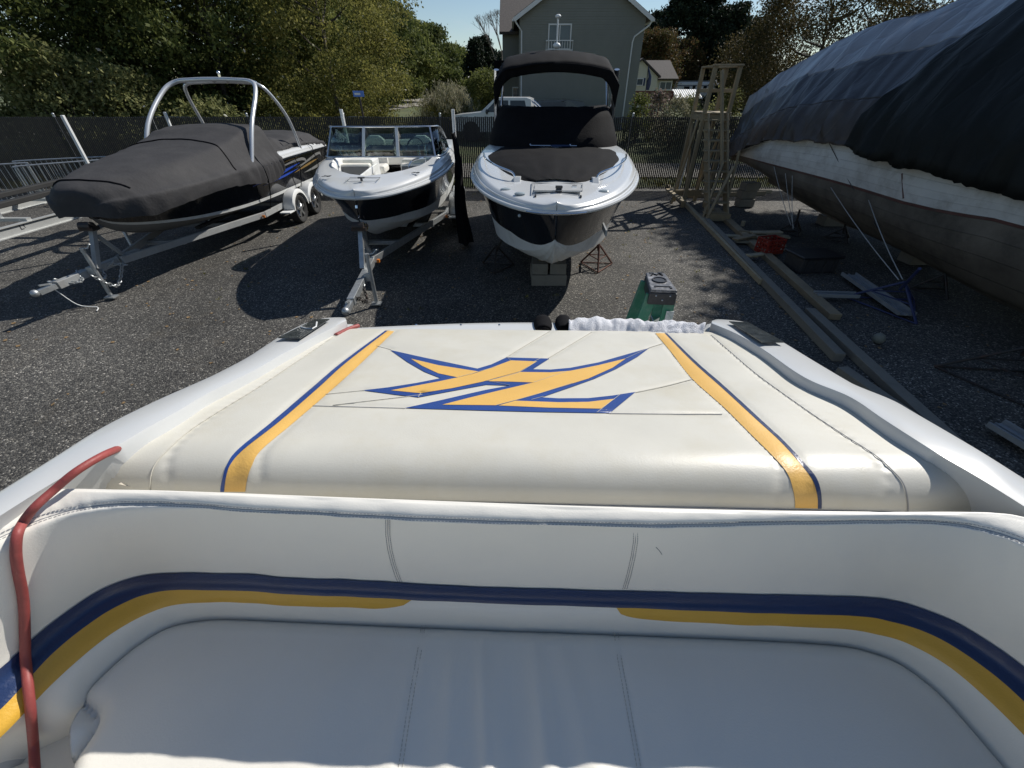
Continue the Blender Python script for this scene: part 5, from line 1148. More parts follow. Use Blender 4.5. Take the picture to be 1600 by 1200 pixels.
# ropes
rope = mat('rope', (.36, .36, .34), .8); rlab = 'thin ropes hanging from the tarp to the ground'
for i, (a, b, lab) in enumerate((((1213, 262), (1236, 352, 5.3), 'loose white rope hanging left of the twisted pair'), ((1228, 268), (1240, 356, 5.3), 'white rope of the twisted pair running to the junk pile'), ((1245, 274), (1239, 358, 5.3), 'thin rope hanging just right of the twisted pair'), ((1304, 226), (1372, 372, 0), 'dark rope crossing the white topside and bottom'), ((1306, 292), (1404, 437, 0), 'pale rope slanting down to the blue stand'), ((1360, 312), (1410, 436, 0), 'second pale rope slanting down to the blue stand'))):
    A = sidept(*a, dx=-.05)
    if b[2]: B = az(b[0], b[1], .35)
    else: B = az(b[0], b[1], .62) if i > 3 else sidept(b[0], b[1], -.05)
    o = MB().tube(smooth([A, A.lerp(B, .35) + Vector((0, 0, -.03)), A.lerp(B, .7) + Vector((0, 0, -.03)), B], 5), .007, 5).build('rope', rope if i != 3 else blk); tag(center(o), lab, 'rope', 'ropes tying down the tarps')
w0 = ay(1395, 3, 24); w1 = ay(1600, 8, 16)
o = MB().tube([ay(1330, -6, 30), w0, ay(1500, 8, 19), w1, ay(1800, 2, 12)], .012, 5).build('utility_wire', mat('wire_grey', (.4, .4, .4), .6)); tag(center(o), 'thin overhead wire crossing above the brown oak', 'wire')

# ---------------------------------------------------------------- timber stair tower
stt = thing('timber_stair_tower', 'pale lumber stair tower with platform and handrail beside the wooden boat', 'stairs', (5.75, 12.4, 0))
lum = mat('pale_lumber', (.27, .215, .13), .7, var=.14, scale=4, bump=.3, bscale=30, dirt=(.18, .15, .10), dirt_amt=.6, dscale=3)
def lb(nm, p, q, w=.09, h=.04, up=(0, 0, 1)): return MB().bar(p, q, w, h, up).build(nm, lum, stt, world=True, bevel=.004)
ZP = 2.33; x0, x1 = 5.08, 5.68; yt, yb = 12.9, 11.3
pl = 13.7
MB().box(((x0 + x1) / 2 + .02, (yt + pl) / 2, ZP), (x1 - x0 + .12, pl - yt + .1, .035)).build('platform', lum, stt, world=True, bevel=.005)
for yy in (yt, pl): lb('platform_beam', (x0 - .05, yy, ZP - .1), (x1 + .08, yy, ZP - .1), .04, .15)
for xx in (x0 - .02, x1 + .05): lb('platform_beam', (xx, yt, ZP - .1), (xx, pl, ZP - .1), .04, .14)
for xx, yy in ((x0, yt), (x0, pl), (x1 + .02, yt), (x1 + .02, pl)):
    lb('post', (xx + (-.03 if xx == x0 else .0), yy + .02, 0), (xx, yy + .02, ZP + .98), .09, .09, (0, 1, 0))
for a, b in (((x0, yt), (x0, pl)), ((x0, pl), (x1 + .02, pl)), ((x1 + .02, yt), (x1 + .02, pl))): lb('guard_rail', (*a, ZP + .98), (*b, ZP + .98), .13, .035); lb('guard_rail', (a[0], a[1] - .03, ZP + .48), (b[0], b[1] - .03, ZP + .48), .035, .08)
MB().box(((x0 + x1) / 2, yt - .02, ZP + 1.0), (x1 - x0 + .14, .13, .035)).build('top_rail', lum, stt, world=True, bevel=.004)
lb('brace', (x0, yt + .04, .3), (x0, pl, ZP - .2), .04, .08); lb('brace', (x1, pl, .3), (x1, yt + .1, ZP - .2), .04, .08); lb('ledger', (x0 - .25, yt + .4, .32), (x1, yt + .4, .32), .04, .16); lb('ledger', (x0 - .3, pl, .34), (x0 - .3, yb + .9, .30), .12, .05); lb('post', (x0 - .20, yt + .5, 0), (x0 - .02, yt + .3, ZP - .1), .06, .06)
for xx in (x0 + .06, x1 - .04): lb('stringer', (xx, yb, .08), (xx, yt, ZP - .06), .045, .24)
NT = 10
for k in range(NT):
    u = (k + .6) / NT; MB().box(((x0 + x1) / 2, lerp(yb, yt, u), lerp(.08, ZP - .06, u)), (x1 - x0 + .02, .24, .038)).build('tread', lum, stt, world=True, bevel=.004)
MB().box(((x0 + x1) / 2, yb - .10, .13), (x1 - x0 + .02, .04, .17)).build('tread', lum, stt, world=True, bevel=.004)
lb('handrail', (x0 + .0, yb - .12, .12), (x0 + .50, yb + .25, ZP * .42 + .3), .07, .04)
hr0 = ay(1128, 262, 11.8); hr1 = ay(1128, 110, 12.75)
lb('handrail', hr0, hr1, .045, .08); lb('handrail', (x0 - .03, yb + .05, .05), (hr0.x, hr0.y, hr0.z + .1), .05, .09)
lb('handrail_post', (x1 + .02, yb + .3, .3), (x1 + .02, yb + .45, 1.6), .05, .05)

# ---------------------------------------------------------------- timbers and clutter under the wooden boat
def timber(label, p, q, w=.14, h=.14, mt=woodg, z=None, grp='long timbers laid along the yard'):
    p = Vector(p); q = Vector(q); c = (p + q) / 2; d = q - p; L = d.length; rz = math.atan2(d.y, d.x) - math.pi / 2
    m = MB().box((0, 0, h / 2), (w, L, h)); o = m.build('timber', mt, bevel=.008); o.location = (c.x, c.y, p.z); o.rotation_euler = (0, 0, rz); tag(o, label, 'timber', grp); return o
a = az(1043, 293, 0); b = az(1190, 445, 0); timber('far grey timber of the long row starting by the fence', (a.x, a.y, 0), (b.x, b.y, 0), .10, .10, paleboard)
b2_ = az(1096, 340, 0); c = az(1310, 565, 0); timber('outer long grey timber lying nearest the sunlit yard', (b2_.x - .02, b2_.y, 0), (c.x - .02, c.y, 0), .13, .12, woodg)
a = az(1110, 330, 0); b = az(1290, 500, 0); timber('inner brown timber lying beside the outer grey one', (a.x + .12, a.y, 0), (b.x + .12, b.y, 0), .18, .10, wood)
a = az(1262, 490, 0); b = az(1490, 705, 0); timber('near thick timber running towards the white deck', (a.x, a.y, 0), (b.x, b.y, 0), .15, .10, woodg)
a = az(1330, 585, 0); b = az(1440, 668, 0); timber('near grey timber end disappearing behind the white deck', (a.x - .16, a.y, 0), (b.x - .1, b.y, 0), .14, .12, woodg)
timber('pale timber across the foot of the stair tower', (az(1052, 294, 0).x, 15.0, 0), (az(1195, 298, 0).x, 14.9, 0), .12, .10, paleboard)
timber('second timber across the foot of the fence', (az(1060, 300, 0).x, 14.2, 0), (az(1190, 303, 0).x, 14.6, 0), .12, .12, wood)
rb = random.Random(5)
BL = ['topmost pale board crossing the scrap pile', 'short pale board left of the red crate', 'split board under the red crate', 'long thin board at the back of the scrap pile', 'flat board at the left end of the scrap pile', 'board poking out behind the red crate', 'wide board leaning in the scrap pile', 'broken board lowest in the scrap pile', 'pale offcut in front of the red crate', 'bent offcut lying near the pale sheet', 'small offcut at the right of the scrap pile']
for i, lab in enumerate(BL):
    px, py = rb.uniform(1150, 1215) + (15 if i > 7 else 0), rb.uniform(368, 384) + (24 if i > 7 else 0); p = az(px, py, .0)
    o = MB().box((0, 0, .02), (rb.uniform(.5, 1.1) if i < 8 else .4, rb.uniform(.1, .18), .035)).build('scrap_board', paleboard if i % 3 else wood, bevel=.004); o.location = (p.x, p.y, .04 * (i % 4) + .002 * i); o.rotation_euler = (rb.uniform(-.05, .05), rb.uniform(-.06, .06), rb.uniform(-.5, .5)); tag(o, lab, 'board', 'scrap lumber under the wooden boat')
# red crate
p = az(1198, 398, 0); redc.node_tree.nodes['Mix'].inputs[6].default_value = (.22, .02, .012, 1); cr_ = thing('red_crate', 'red plastic crate sitting among scrap boards', 'crate', (p.x, p.y, .06), .25)
MB().box((0, 0, .015), (.42, .34, .03)).build('crate_base', redc, cr_)
for s in (-1, 1):
    for nm, c0, d0, hor in (('crate_wall', (0, s * .165, 0), (.42, .012), 1), ('crate_wall', (s * .205, 0, 0), (.012, .31), 0)):
        m = MB()
        for zz in (.05, .13, .21, .28): m.box((c0[0], c0[1], zz), (d0[0], d0[1], .03))
        for k in range(5):
            t = lerp(-.45, .45, k / 4); m.box((c0[0] + (t * .42 if hor else 0) + (0 if hor else s * .003), c0[1] + (0 if hor else t * .32) + (s * .003 if hor else 0), .165), (.03 if hor else .012, .012 if hor else .03, .25))
        m.build(nm, redc, cr_)
p = az(1262, 420, 0)
bx = thing('dark_plastic_tub', 'dark plastic tub with lid in the shade of the hull', 'tub', (p.x, p.y, 0), .1)
MB().prism([Vector((-.38, -.25, 0)), Vector((.38, -.25, 0)), Vector((.38, .25, 0)), Vector((-.38, .25, 0))], (0, 0, 0), (0, 0, .28)).build('tub_body', ladblk, bx, bevel=.03); MB().box((0, 0, .30), (.84, .58, .05)).build('lid', blk, bx, bevel=.015)
for k in range(4): MB().box((-.27 + k * .18, -.262, .14), (.03, .02, .24)).build('rib', ladblk, bx)
# tyre / can near stairs
p = az(1160, 353, 0); o = MB().cyl((0, 0, 0), (0, 0, .12), .05, n=14).build('paint_can', paleboard, sm=True); o.location = (p.x, p.y, 0); tag(o, 'small pale can on the shaded ground by the stair foot', 'can')
stand('blue_boat_stand', 'blue tripod boat stand propping the old wooden hull', (az(1390, 480, 0).x, az(1390, 480, 0).y), (az(1432, 428, .7).x, az(1432, 428, .7).y), .78, bluep, .62, pad=False)
stand('boat_stand', 'small dark stand far along under the wooden hull', (az(1238, 365, 0).x, az(1238, 365, 0).y), (az(1243, 345, .3).x, az(1243, 345, .3).y), .55, darkm, .3, 'dark stands under the wooden hull', pad=False)
stand('boat_stand', 'dark stand below the middle of the wooden hull', (az(1312, 375, 0).x, az(1312, 375, 0).y), (az(1318, 352, .3).x, az(1318, 352, .3).y), .50, darkm, .32, 'dark stands under the wooden hull', pad=False)
stand('boat_stand', 'dark stand behind the blue tripod under the wooden hull', (az(1458, 458, 0).x, az(1458, 458, 0).y), (az(1470, 430, .3).x, az(1470, 430, .3).y), .62, darkm, .32, 'dark stands under the wooden hull', pad=False)
stand('boat_stand', 'thin dark stand nearest the right edge of the yard', (az(1560, 600, 0).x, az(1560, 600, 0).y), (az(1590, 540, .5).x, az(1590, 540, .5).y), .95, darkm, .6, 'dark stands under the wooden hull', pad=False)
for lab, a, b, w in (('aluminium plank leaning across the blue stand', (1322, 436), (1412, 500), .26), ('flat aluminium strip lying left of the blue stand', (1270, 468), (1335, 470), .14), ('aluminium plank at the far right edge of the yard', (1545, 672), (1640, 730), .22)):
    p, q = az(*a, 0), az(*b, 0); c = (p + q) / 2; d = q - p; o = thing('aluminium_plank', lab, 'plank', (c.x, c.y, .03), math.atan2(d.y, d.x)); L = d.length
    pm = MATS.get('shaded_plank') or mat('shaded_plank', (.30, .32, .34), .5, .3, var=.15, dirt=(.15, .15, .14), dirt_amt=.5); MB().box((0, 0, .05), (L, w, .012)).build('deck_sheet', pm, o)  # plank metal coloured darker and bluer to paint in the shade there
    for k in (-1, 0, 1): MB().box((0, k * w * .45, .075 if abs(k) else .066), (L, .02, .05 if abs(k) else .02)).build('flange', pm, o)
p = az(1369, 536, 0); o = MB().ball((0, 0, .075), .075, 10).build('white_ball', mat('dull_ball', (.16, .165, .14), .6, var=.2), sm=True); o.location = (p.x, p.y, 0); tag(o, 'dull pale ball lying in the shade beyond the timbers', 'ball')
ct = thing('keel_blocks', 'dark timber blocks under the far end of the wooden keel', 'blocks', (6.9, 13, 0))
for k in range(3): MB().box((6.9, 13.0 + (k % 2) * .05, .12 + k * .22), (.45, .3, .21), rz=.1 * k).build('timber_block', woodg, ct, world=True, bevel=.01)
for s_ in range(3):
    ct = thing('keel_blocks', ['dark timber block under the keel near the red crate', 'dark timber block under the keel behind the blue stand', 'dark timber block under the keel at the right edge'][s_], 'blocks', (8.25, 11 - s_ * 2.8, 0), group='keel blocks under the wooden boat')
    MB().box((8.25, 11 - s_ * 2.8, .12), (.6, .35, .23)).build('timber_block', woodg, ct, world=True, bevel=.01)
# ---------------------------------------------------------------- the boat the camera stands in
PSI = math.radians(2.0); SL = .22
def plane(x, y): return 2.24 - SL * ((y - .596) * math.cos(PSI) + x * math.sin(PSI))
def onp(px, py, dz=0): return hit(px, py, lambda x, y: plane(x, y) + dz)
nb = thing('sundeck_speedboat', 'white speedboat sundeck and seat with blue and yellow vinyl trim in the foreground', 'boat', (0, .9, .4))
# sun pad outline
PL = [(100, 768), (104, 752), (118, 733), (142, 711), (178, 687), (243, 648), (340, 598), (420, 560), (470, 539), (505, 526), (530, 519), (560, 516)]
PR = [(1578, 802), (1576, 788), (1566, 772), (1546, 758), (1517, 741), (1480, 718), (1412, 681), (1337, 637), (1262, 592), (1187, 551), (1160, 533), (1130, 524), (1085, 520)]
Lp = [onp(a, b, -.080 if b > 765 else (-.05 if b > 560 else -.022)) for a, b in PL]; Rp = [onp(a, b, -.080 if b > 798 else (-.05 if b > 560 else -.022)) for a, b in PR]
NV, NU = 170, 260
Ls = resample(smooth(Lp, 5), NV); Rs = resample(smooth(Rp, 5), NV)
poly = [(p.x, p.y) for p in Ls] + [(p.x, p.y) for p in reversed(Rs)]
P0 = np.array(poly); P1 = np.roll(P0, -1, 0)
def dist(x, y):
    x = np.asarray(x, dtype=float).ravel()[:, None]; y = np.asarray(y, dtype=float).ravel()[:, None]
    dx, dy = (P1 - P0).T; L2 = np.maximum(dx * dx + dy * dy, 1e-12); t = np.clip(((x - P0[:, 0]) * dx + (y - P0[:, 1]) * dy) / L2, 0, 1)
    return np.sqrt(((x - P0[:, 0] - t * dx) ** 2 + (y - P0[:, 1] - t * dy) ** 2).min(1))
SEAMS = dict(
 a=[(235, 768), (236, 748), (242, 728), (260, 706), (304, 668), (400, 608), (470, 561), (532, 519)],
 b=[(1418, 800), (1417, 780), (1411, 757), (1397, 739), (1367, 712), (1319, 681), (1262, 643), (1187, 589), (1142, 551), (1111, 524)],
 c=[(489, 635), (560, 637), (633, 639)], d=[(952, 647), (1040, 648), (1128, 648)], e=[(588, 541), (611, 547)], f=[(859, 518), (825, 538), (791, 559)], g=[(925, 519), (890, 540), (857, 560)],
 h=[(1014, 544), (1036, 537)], i=[(993, 614), (1040, 604), (1082, 593)], j=[(508, 617), (569, 611)], k=[(520, 634), (640, 620), (660, 617)])
YLl = [(351, 768), (352, 758), (354, 745), (360, 727), (380, 704), (436, 660), (496, 608), (540, 568), (606, 517)]
YLr = [(384, 768), (385, 758), (388, 744), (394, 728), (408, 704), (460, 660), (516, 612), (560, 572), (616, 518)]
BLl = [(345, 768), (346, 758), (349, 745), (355, 727), (371, 704), (425, 660), (486, 608), (533, 568), (602, 517)]
YRl = [(1242, 793), (1241, 778), (1238, 763), (1231, 742), (1214, 720), (1169, 675), (1131, 637), (1081, 592), (1049, 551), (1024, 521)]
YRr = [(1277, 794), (1277, 780), (1274, 764), (1268, 748), (1254, 730), (1220, 692), (1180, 655), (1128, 607), (1082, 566), (1038, 521)]
BRr = [(1283, 794), (1283, 780), (1281, 764), (1275, 747), (1261, 729), (1226, 691), (1186, 654), (1134, 606), (1087, 565), (1042, 521)]
GR = []
for k in 'abcdefghijk':
    GR += [(p.x, p.y, p.z) for p in resample([onp(*q) for q in SEAMS[k]], 40)]
for c in (YLr, BLl, YRl, BRr): GR += [(p.x, p.y, p.z) for p in resample([onp(*q) for q in c], 60)]
GR = np.array(GR)
def padz(x, y, base=False):
    x = np.atleast_1d(np.asarray(x, dtype=float)); y = np.atleast_1d(np.asarray(y, dtype=float))
    d = dist(x, y); A = np.array(poly[0]); B = np.array(poly[-1]); t_ = B - A; t_ /= np.hypot(*t_); dF = np.abs((x - A[0]) * -t_[1] + (y - A[1]) * t_[0])
    u = np.clip(dF / .12, 0, 1); oF = .092 * (1 - np.sqrt(np.clip(1 - (1 - u) ** 2, 0, 1)))
    u = np.clip(d / .055, 0, 1); oS = .052 * (1 - np.sqrt(np.clip(1 - (1 - u) ** 2, 0, 1))); off = -np.maximum(oF, np.minimum(oS, .092)) - .35 * np.minimum(oF, oS)
    pl = 2.24 - SL * ((y - .596) * math.cos(PSI) + x * math.sin(PSI))
    z = pl + off + .006 * np.minimum(1, d / .3)
    if not base:
        z += (.0035 * np.sin(x * 3.1 + y * 2.2) + .0014 * np.sin(x * 11 + 3 * np.sin(y * 9)) * np.sin(y * 7 + 2 * np.sin(x * 6))) * np.minimum(1, d / .2)
    return z
def seamdip(x, y, z):
    dd = np.full(len(x), 9.)
    for i in range(0, len(GR), 50):
        g = GR[i:i + 50]; dd = np.minimum(dd, ((x[:, None] - g[:, 0]) ** 2 + (y[:, None] - g[:, 1]) ** 2).min(1))
    return -.0042 * np.exp(-dd / (2 * .0085 ** 2)) - .0012 * np.exp(-dd / (2 * .03 ** 2))
def padh(x, y):
    return float(padz(x, y)[0])
us = [.5 - .5 * math.cos(math.pi * i / (NU - 1)) * (1) for i in range(NU)]
us = [lerp(i / (NU - 1), u, .55) for i, u in enumerate(us)]
X = np.array([[lerp(Ls[j].x, Rs[j].x, u) for u in us] for j in range(NV)]); Y_ = np.array([[lerp(Ls[j].y, Rs[j].y, u) for u in us] for j in range(NV)])
xf, yf = X.ravel(), Y_.ravel(); zf_ = padz(xf, yf); zf_ = zf_ + seamdip(xf, yf, zf_)
m = MB(); m.grid([[Vector((xf[j * NU + i], yf[j * NU + i], zf_[j * NU + i])) for i in range(NU)] for j in range(NV)])
pad = m.build('sun_pad', vinyl, nb, world=True, sm='all')
def inpoly(x, y):
    c = False
    for (x0, y0), (x1, y1) in zip(poly, poly[1:] + poly[:1]):
        if (y0 > y) != (y1 > y) and x < (x1 - x0) * (y - y0) / (y1 - y0) + x0: c = not c
    return c
from mathutils.bvhtree import BVHTree
bvh = BVHTree.FromPolygons([Vector((xf[k], yf[k], zf_[k])) for k in range(len(xf))], m.f)
CAM = Vector((0, 0, H))
def onpad(px, py, lift=.0015):
    r = Vector(ray(px, py)).normalized(); h = bvh.ray_cast(CAM, r)
    if h[0] is None:
        p = onp(px, py, -.03); h = bvh.find_nearest(p); 
    n = h[1]; n = -n if n.z < 0 else n
    return h[0] + n * lift
def padstrip(name, ca, cb, mt, lift=.0015, n=90, parent=None):
    a = resample(smooth([(x, y, 0) for x, y in ca], 6), n); b = resample(smooth([(x, y, 0) for x, y in cb], 6), n); rows = []
    for p, q in zip(a, b): rows.append([onpad(lerp(p.x, q.x, k / 4), lerp(p.y, q.y, k / 4), lift) for k in range(5)])
    mm = MB(); mm.grid(rows)
    return mm.build(name, mt, parent or pad, world=True, sm='all')
padstrip('yellow_stripe', YLl, YLr, yel2); padstrip('blue_piping', BLl, YLl, blu, .002)
padstrip('yellow_stripe', YRl, YRr, yel2); padstrip('blue_piping', YRr, BRr, navy, .002)
def seamline(ca, mt, r=.0012, lift=.0004, name='seam', parent=None, f=onpad, n=None):
    P = resample(smooth([(x, y, 0) for x, y in ca], 6), n or max(6, int(sum(math.hypot(a[0] - b[0], a[1] - b[1]) for a, b in zip(ca, ca[1:])) / 4)))
    mm = MB(); mm.tube([f(p.x, p.y, lift) for p in P], r, 5); return mm.build(name, mt, parent or pad, world=True)
for k in 'abcdefghijk': seamline(SEAMS[k], threadw if k not in 'bcd' else thread, .0012, .0019)
# logo: pixel outlines in the photograph enlarged 3.2 times from (560, 520)
def lg(pts): return [(560 + x / 3.2, 520 + y / 3.2) for x, y in pts]
LOGO_B = [(160, 88), (330, 126), (595, 181), (665, 160), (740, 125), (955, 131), (915, 156), (872, 184), (960, 186), (1060, 177), (1200, 150), (1340, 110), (1455, 77), (1395, 122), (1290, 182), (1180, 232), (1060, 275), (915, 325), (1000, 330), (1150, 329), (1270, 316), (1385, 298), (1256, 404), (900, 398), (600, 390), (230, 379), (400, 342), (560, 305), (640, 287), (757, 266), (640, 262), (470, 293), (300, 325), (160, 308), (20, 290), (150, 275), (290, 253), (412, 229), (330, 197), (245, 148)]
LOGO_Y = [[(262, 132), (400, 165), (603, 197), (560, 212), (496, 226), (400, 206), (318, 168)],
 [(163, 291), (400, 247), (560, 213), (640, 187), (762, 141), (893, 146), (805, 197), (720, 220), (620, 248), (470, 280), (312, 305)],
 [(805, 199), (960, 201), (1060, 193), (1200, 165), (1338, 131), (1270, 178), (1150, 232), (1010, 275), (780, 341), (690, 366), (420, 363), (560, 327), (700, 293), (875, 252), (770, 248), (648, 245), (720, 222)],
 [(700, 367), (785, 343), (1000, 351), (1150, 349), (1283, 333), (1212, 383), (950, 378)]]
def drape(pts, name, mt, lift):
    P = [Vector((x, y, 0)) for x, y in pts]; Q = []
    for a, b in zip(P, P[1:] + P[:1]):
        n = max(1, int((b - a).length / 5)); Q += [a.lerp(b, k / n) for k in range(n)]
    import bmesh
    from mathutils.geometry import tessellate_polygon
    bm = bmesh.new(); vs = [bm.verts.new(p) for p in Q]
    for t in tessellate_polygon([Q]):
        try: bm.faces.new([vs[k] for k in t])
        except ValueError: pass
    bmesh.ops.recalc_face_normals(bm, faces=bm.faces[:])
    for it in range(6):
        es = [e for e in bm.edges if e.calc_length() > 11]
        if not es: break
        bmesh.ops.subdivide_edges(bm, edges=es, cuts=1); bmesh.ops.triangulate(bm, faces=[g for g in bm.faces if len(g.verts) > 3])
    mm = MB(); bm.verts.index_update(); bm.normal_update()
    vsx = [onpad(v.co.x, v.co.y, lift) for v in bm.verts]; fs = [tuple(w.index for w in g.verts) for g in bm.faces]
    mm.v = [tuple(v) for v in vsx]; mm.f = [g[::-1] for g in fs]; bm.free()
    return mm.build(name, mt, pad, world=True, sm='all')
drape(lg(LOGO_B), 'blue_logo_backing', blu, .0018)
for q in LOGO_Y: drape(lg(q), 'yellow_logo_panel', yel2, .0026)
for s in ([(496, 226), (603, 197), (690, 172)], [(640, 245), (770, 212), (812, 196), (893, 146)], [(875, 252), (1040, 196)], [(690, 366), (875, 316), (1070, 255)], [(740, 126), (762, 141)], [(910, 131), (872, 150)], [(1455, 77), (1338, 131)], [(1310, 310), (1192, 402)], [(300, 325), (312, 305)], [(648, 245), (757, 266)], [(865, 338), (925, 322)]): seamline(lg(s), threadw, .0007, .003, 'stitch_line')
MB().tube([Vector((lerp(Ls[0].x, Rs[0].x, k / 60), lerp(Ls[0].y, Rs[0].y, k / 60) - .001, 2.153 - SL * ((lerp(Ls[0].y, Rs[0].y, k / 60) - .596) * math.cos(PSI) + lerp(Ls[0].x, Rs[0].x, k / 60) * math.sin(PSI)))) for k in range(2, 59)], .0025, 5).build('front_welt', thread, pad, world=True)
# pad base tray under the front edge
m = MB(); rows = []
for k in range(40):
    px = lerp(60, 1620, k / 39); a = az(px, itp([(60, 768), (200, 772), (900, 796), (1620, 808)], px), 2.150); b = Vector((a.x * 1.0, a.y + .10, 2.12)); rows.append([a + Vector((0, -.01, -.10)), a + Vector((0, -.01, 0)), b])
m.grid(rows).build('pad_base', gelin, nb, world=True, sm=True)

# ---- decks either side
def dplane(x, y): return plane(x, max(y, .66))
def onp(px, py, dz=0): return hit(px, py, lambda x, y: dplane(x, y) + dz)
def curve(pts, n, dz, base=plane): 
    P = [onp(a, b, dz) for a, b in pts]; return resample(smooth(P, 5), n)
GLo = [(-160, 868), (-60, 806), (0, 768), (80, 718), (160, 668), (240, 628), (312, 596), (340, 583), (384, 560), (412, 542), (440, 524), (462, 512), (480, 504), (508, 497), (536, 496), (541, 500)]
GLi = [(-160, 905), (-60, 846), (0, 806), (80, 756), (160, 710), (224, 672), (280, 641), (320, 617), (360, 597), (400, 577), (440, 554), (470, 538), (496, 524), (520, 512), (534, 504), (541, 501)]
GRo = [(1760, 848), (1680, 798), (1600, 748), (1525, 701), (1431, 646), (1394, 625), (1340, 603), (1319, 592), (1270, 563), (1225, 535.5), (1200, 521), (1176, 508), (1160, 502.5), (1140, 500), (1120, 499), (1112, 502)]
GRi = [(1760, 900), (1680, 842), (1600, 791), (1562, 767), (1525, 744), (1469, 711), (1412, 675), (1375, 651), (1345, 630), (1322, 617), (1300, 608), (1270, 596), (1240, 579), (1193, 546), (1150, 521), (1112, 505)]
N = 110
def pairlen(o, i):
    O = [onp(a, b, .028) for a, b in o]; I = [onp(a, b, .030) for a, b in i]; return O, I
for O_, I_, s in ((GLo, GLi, -1), (GRo, GRi, 1)):
    O, I = curve(O_, N, .026), curve(I_, N, .032); rows = []
    O = [O[0] + Vector((-s * a_, b_, 0)) for a_, b_ in ((.02, -3.2), (.0, -1.6), (0, -.5))] + O; I = [I[0] + Vector((-s * a_, b_, 0)) for a_, b_ in ((.02, -3.2), (.0, -1.6), (0, -.5))] + I
    for o_, i_ in zip(O, I):
        d = (i_ - o_); d.z = 0; w = d.length; d = d.normalized() if w > 1e-6 else Vector((-s, 0, 0)); k = min(1, w / .05); bl = max(0, min(1, (i_.y - .60) / .12))
        rows.append([o_ + Vector((-s * .12, 0, -1.0)), o_ + Vector((s * .0, 0, -.42)), o_ + Vector((s * .01, 0, -.16)), o_ - d * .006 * k + Vector((0, 0, -.07)), o_ - d * .003 * k + Vector((0, 0, -.010)), o_ + Vector((0, 0, 0)), o_.lerp(i_, .15) + Vector((0, 0, .004)), o_.lerp(i_, .5) + Vector((0, 0, .006)), o_.lerp(i_, .85) + Vector((0, 0, .004)), i_, i_ + d * (.006 if i_.y > .64 else -.004) + Vector((0, 0, -.012)), i_ + d * lerp(-.01, .010, bl) + Vector((0, 0, lerp(-.045, -.08, bl))), i_ + d * lerp(-.03, .12, bl) + Vector((0, 0, lerp(-.10, -.17, bl)))])
    if s > 0: rows = [r[::-1] for r in rows]
    m = MB(); m.grid(rows); e = rows[-1]; m.add(e, [tuple(range(len(e)))]); m.build('side_deck', gel, nb, world=True, sm=True)
    # cream channel between deck and pad
    J = [p + Vector((0, 0, 0)) for p in I]; m = MB(); m.grid([[p + Vector((-s * .008, 0, -.078)), p + Vector((-s * .05, 0, -.098)), p + Vector((-s * .20, .0, -.20))] for p in J if p.y > .60]); m.build('deck_channel', gelin, nb, world=True)
def quad(pts, name, mt, dz, parent=None, n=8):
    P = [[lerp(lerp(pts[0][0], pts[1][0], u / n), lerp(pts[3][0], pts[2][0], u / n), v / n) for u in range(n + 1)] for v in range(n + 1)]
    Q = [[lerp(lerp(pts[0][1], pts[1][1], u / n), lerp(pts[3][1], pts[2][1], u / n), v / n) for u in range(n + 1)] for v in range(n + 1)]
    m = MB(); m.grid([[onp(a, b, dz) for a, b in zip(r, q)] for r, q in zip(P, Q)]); return m.build(name, mt, parent or nb, world=True, solid=.004)
vent = mat('dark_inset_panel', (.03, .035, .036), .12, var=.4, scale=30, dirt=(.12, .13, .13), dirt_amt=.6, dscale=14)
quad([(435, 528.5), (492, 500), (515, 499.5), (469, 529.5)], 'inset_panel', vent, .046)
quad([(1139, 503), (1169, 505), (1225, 535.5), (1191, 535.8)], 'inset_panel', vent, .046)
MB().tube([onp(a, b, .052) for a, b in ((470, 511), (478, 513), (488, 513.5), (494, 510), (495, 503))], .003, 5).build('panel_reflection', trim, nb, world=True)  # white line standing in for a reflection across the dark left panel
# transom
T1_ = [(528, 519), (545, 513), (640, 508), (740, 504.5), (840, 503.5), (950, 505), (1040, 508), (1120, 514)]
a = resample(smooth([onp(x, y, -.03) for x, y in T1_], 5), 60); m = MB()
m.grid([[p + Vector((0, -.30, .015)), p + Vector((0, -.05, .012)), p + Vector((0, -.015, .006)), p + Vector((0, .006, -.012)), p + Vector((0, .03, -.08)), p + Vector((0, .12, -.9))] for p in a]); m.build('transom', gel, nb, world=True, sm=True)
for px in (650, 720, 780): MB().ball(onp(px, 508, -.005), .006, 5).build('snap', chrome, nb, world=True)
for s, pts in ((-1, [(520, 527), (533, 507), (555, 506), (560, 514)]), (1, [(1095, 521), (1103, 505), (1122, 506), (1160, 531)])):
    P = [onp(a, b, -.012) for a, b in pts]; m = MB(); 
    m.prism([p + Vector((0, 0, -.12)) for p in P], (0, 0, 0), (0, 0, .125)); m.build('corner_step', gel, nb, world=True, bevel=.02)
# hull skirt under everything
m = MB(); m.box((0, .95, .75), (1.7, 1.6, .7)); m.build('hull_body', gel, nb, world=True, bevel=.1)
MB().box((0, -1.2, 1.42), (1.9, 3.4, .06)).build('cockpit_floor', mat('cream_floor', (.72, .68, .58), .6), nb, world=True)
for s in (-1, 1):
    MB().prism([Vector((s * .93, 0, 1.45)), Vector((s * .95, 0, 2.21)), Vector((s * .99, 0, 2.21)), Vector((s * .99, 0, 1.45))][::s], (0, -3.0, 0), (0, 3.0, 0)).build('cockpit_side', gel, nb, world=True, bevel=.02)
    MB().box((s * .55, -1.9, 1.75), (.55, .55, .55)).build('helm_seat', vinyl2, nb, world=True, bevel=.06)
    MB().box((s * .55, -1.6, 2.15), (.55, .14, .6)).build('helm_seat_back', vinyl2, nb, world=True, bevel=.06)

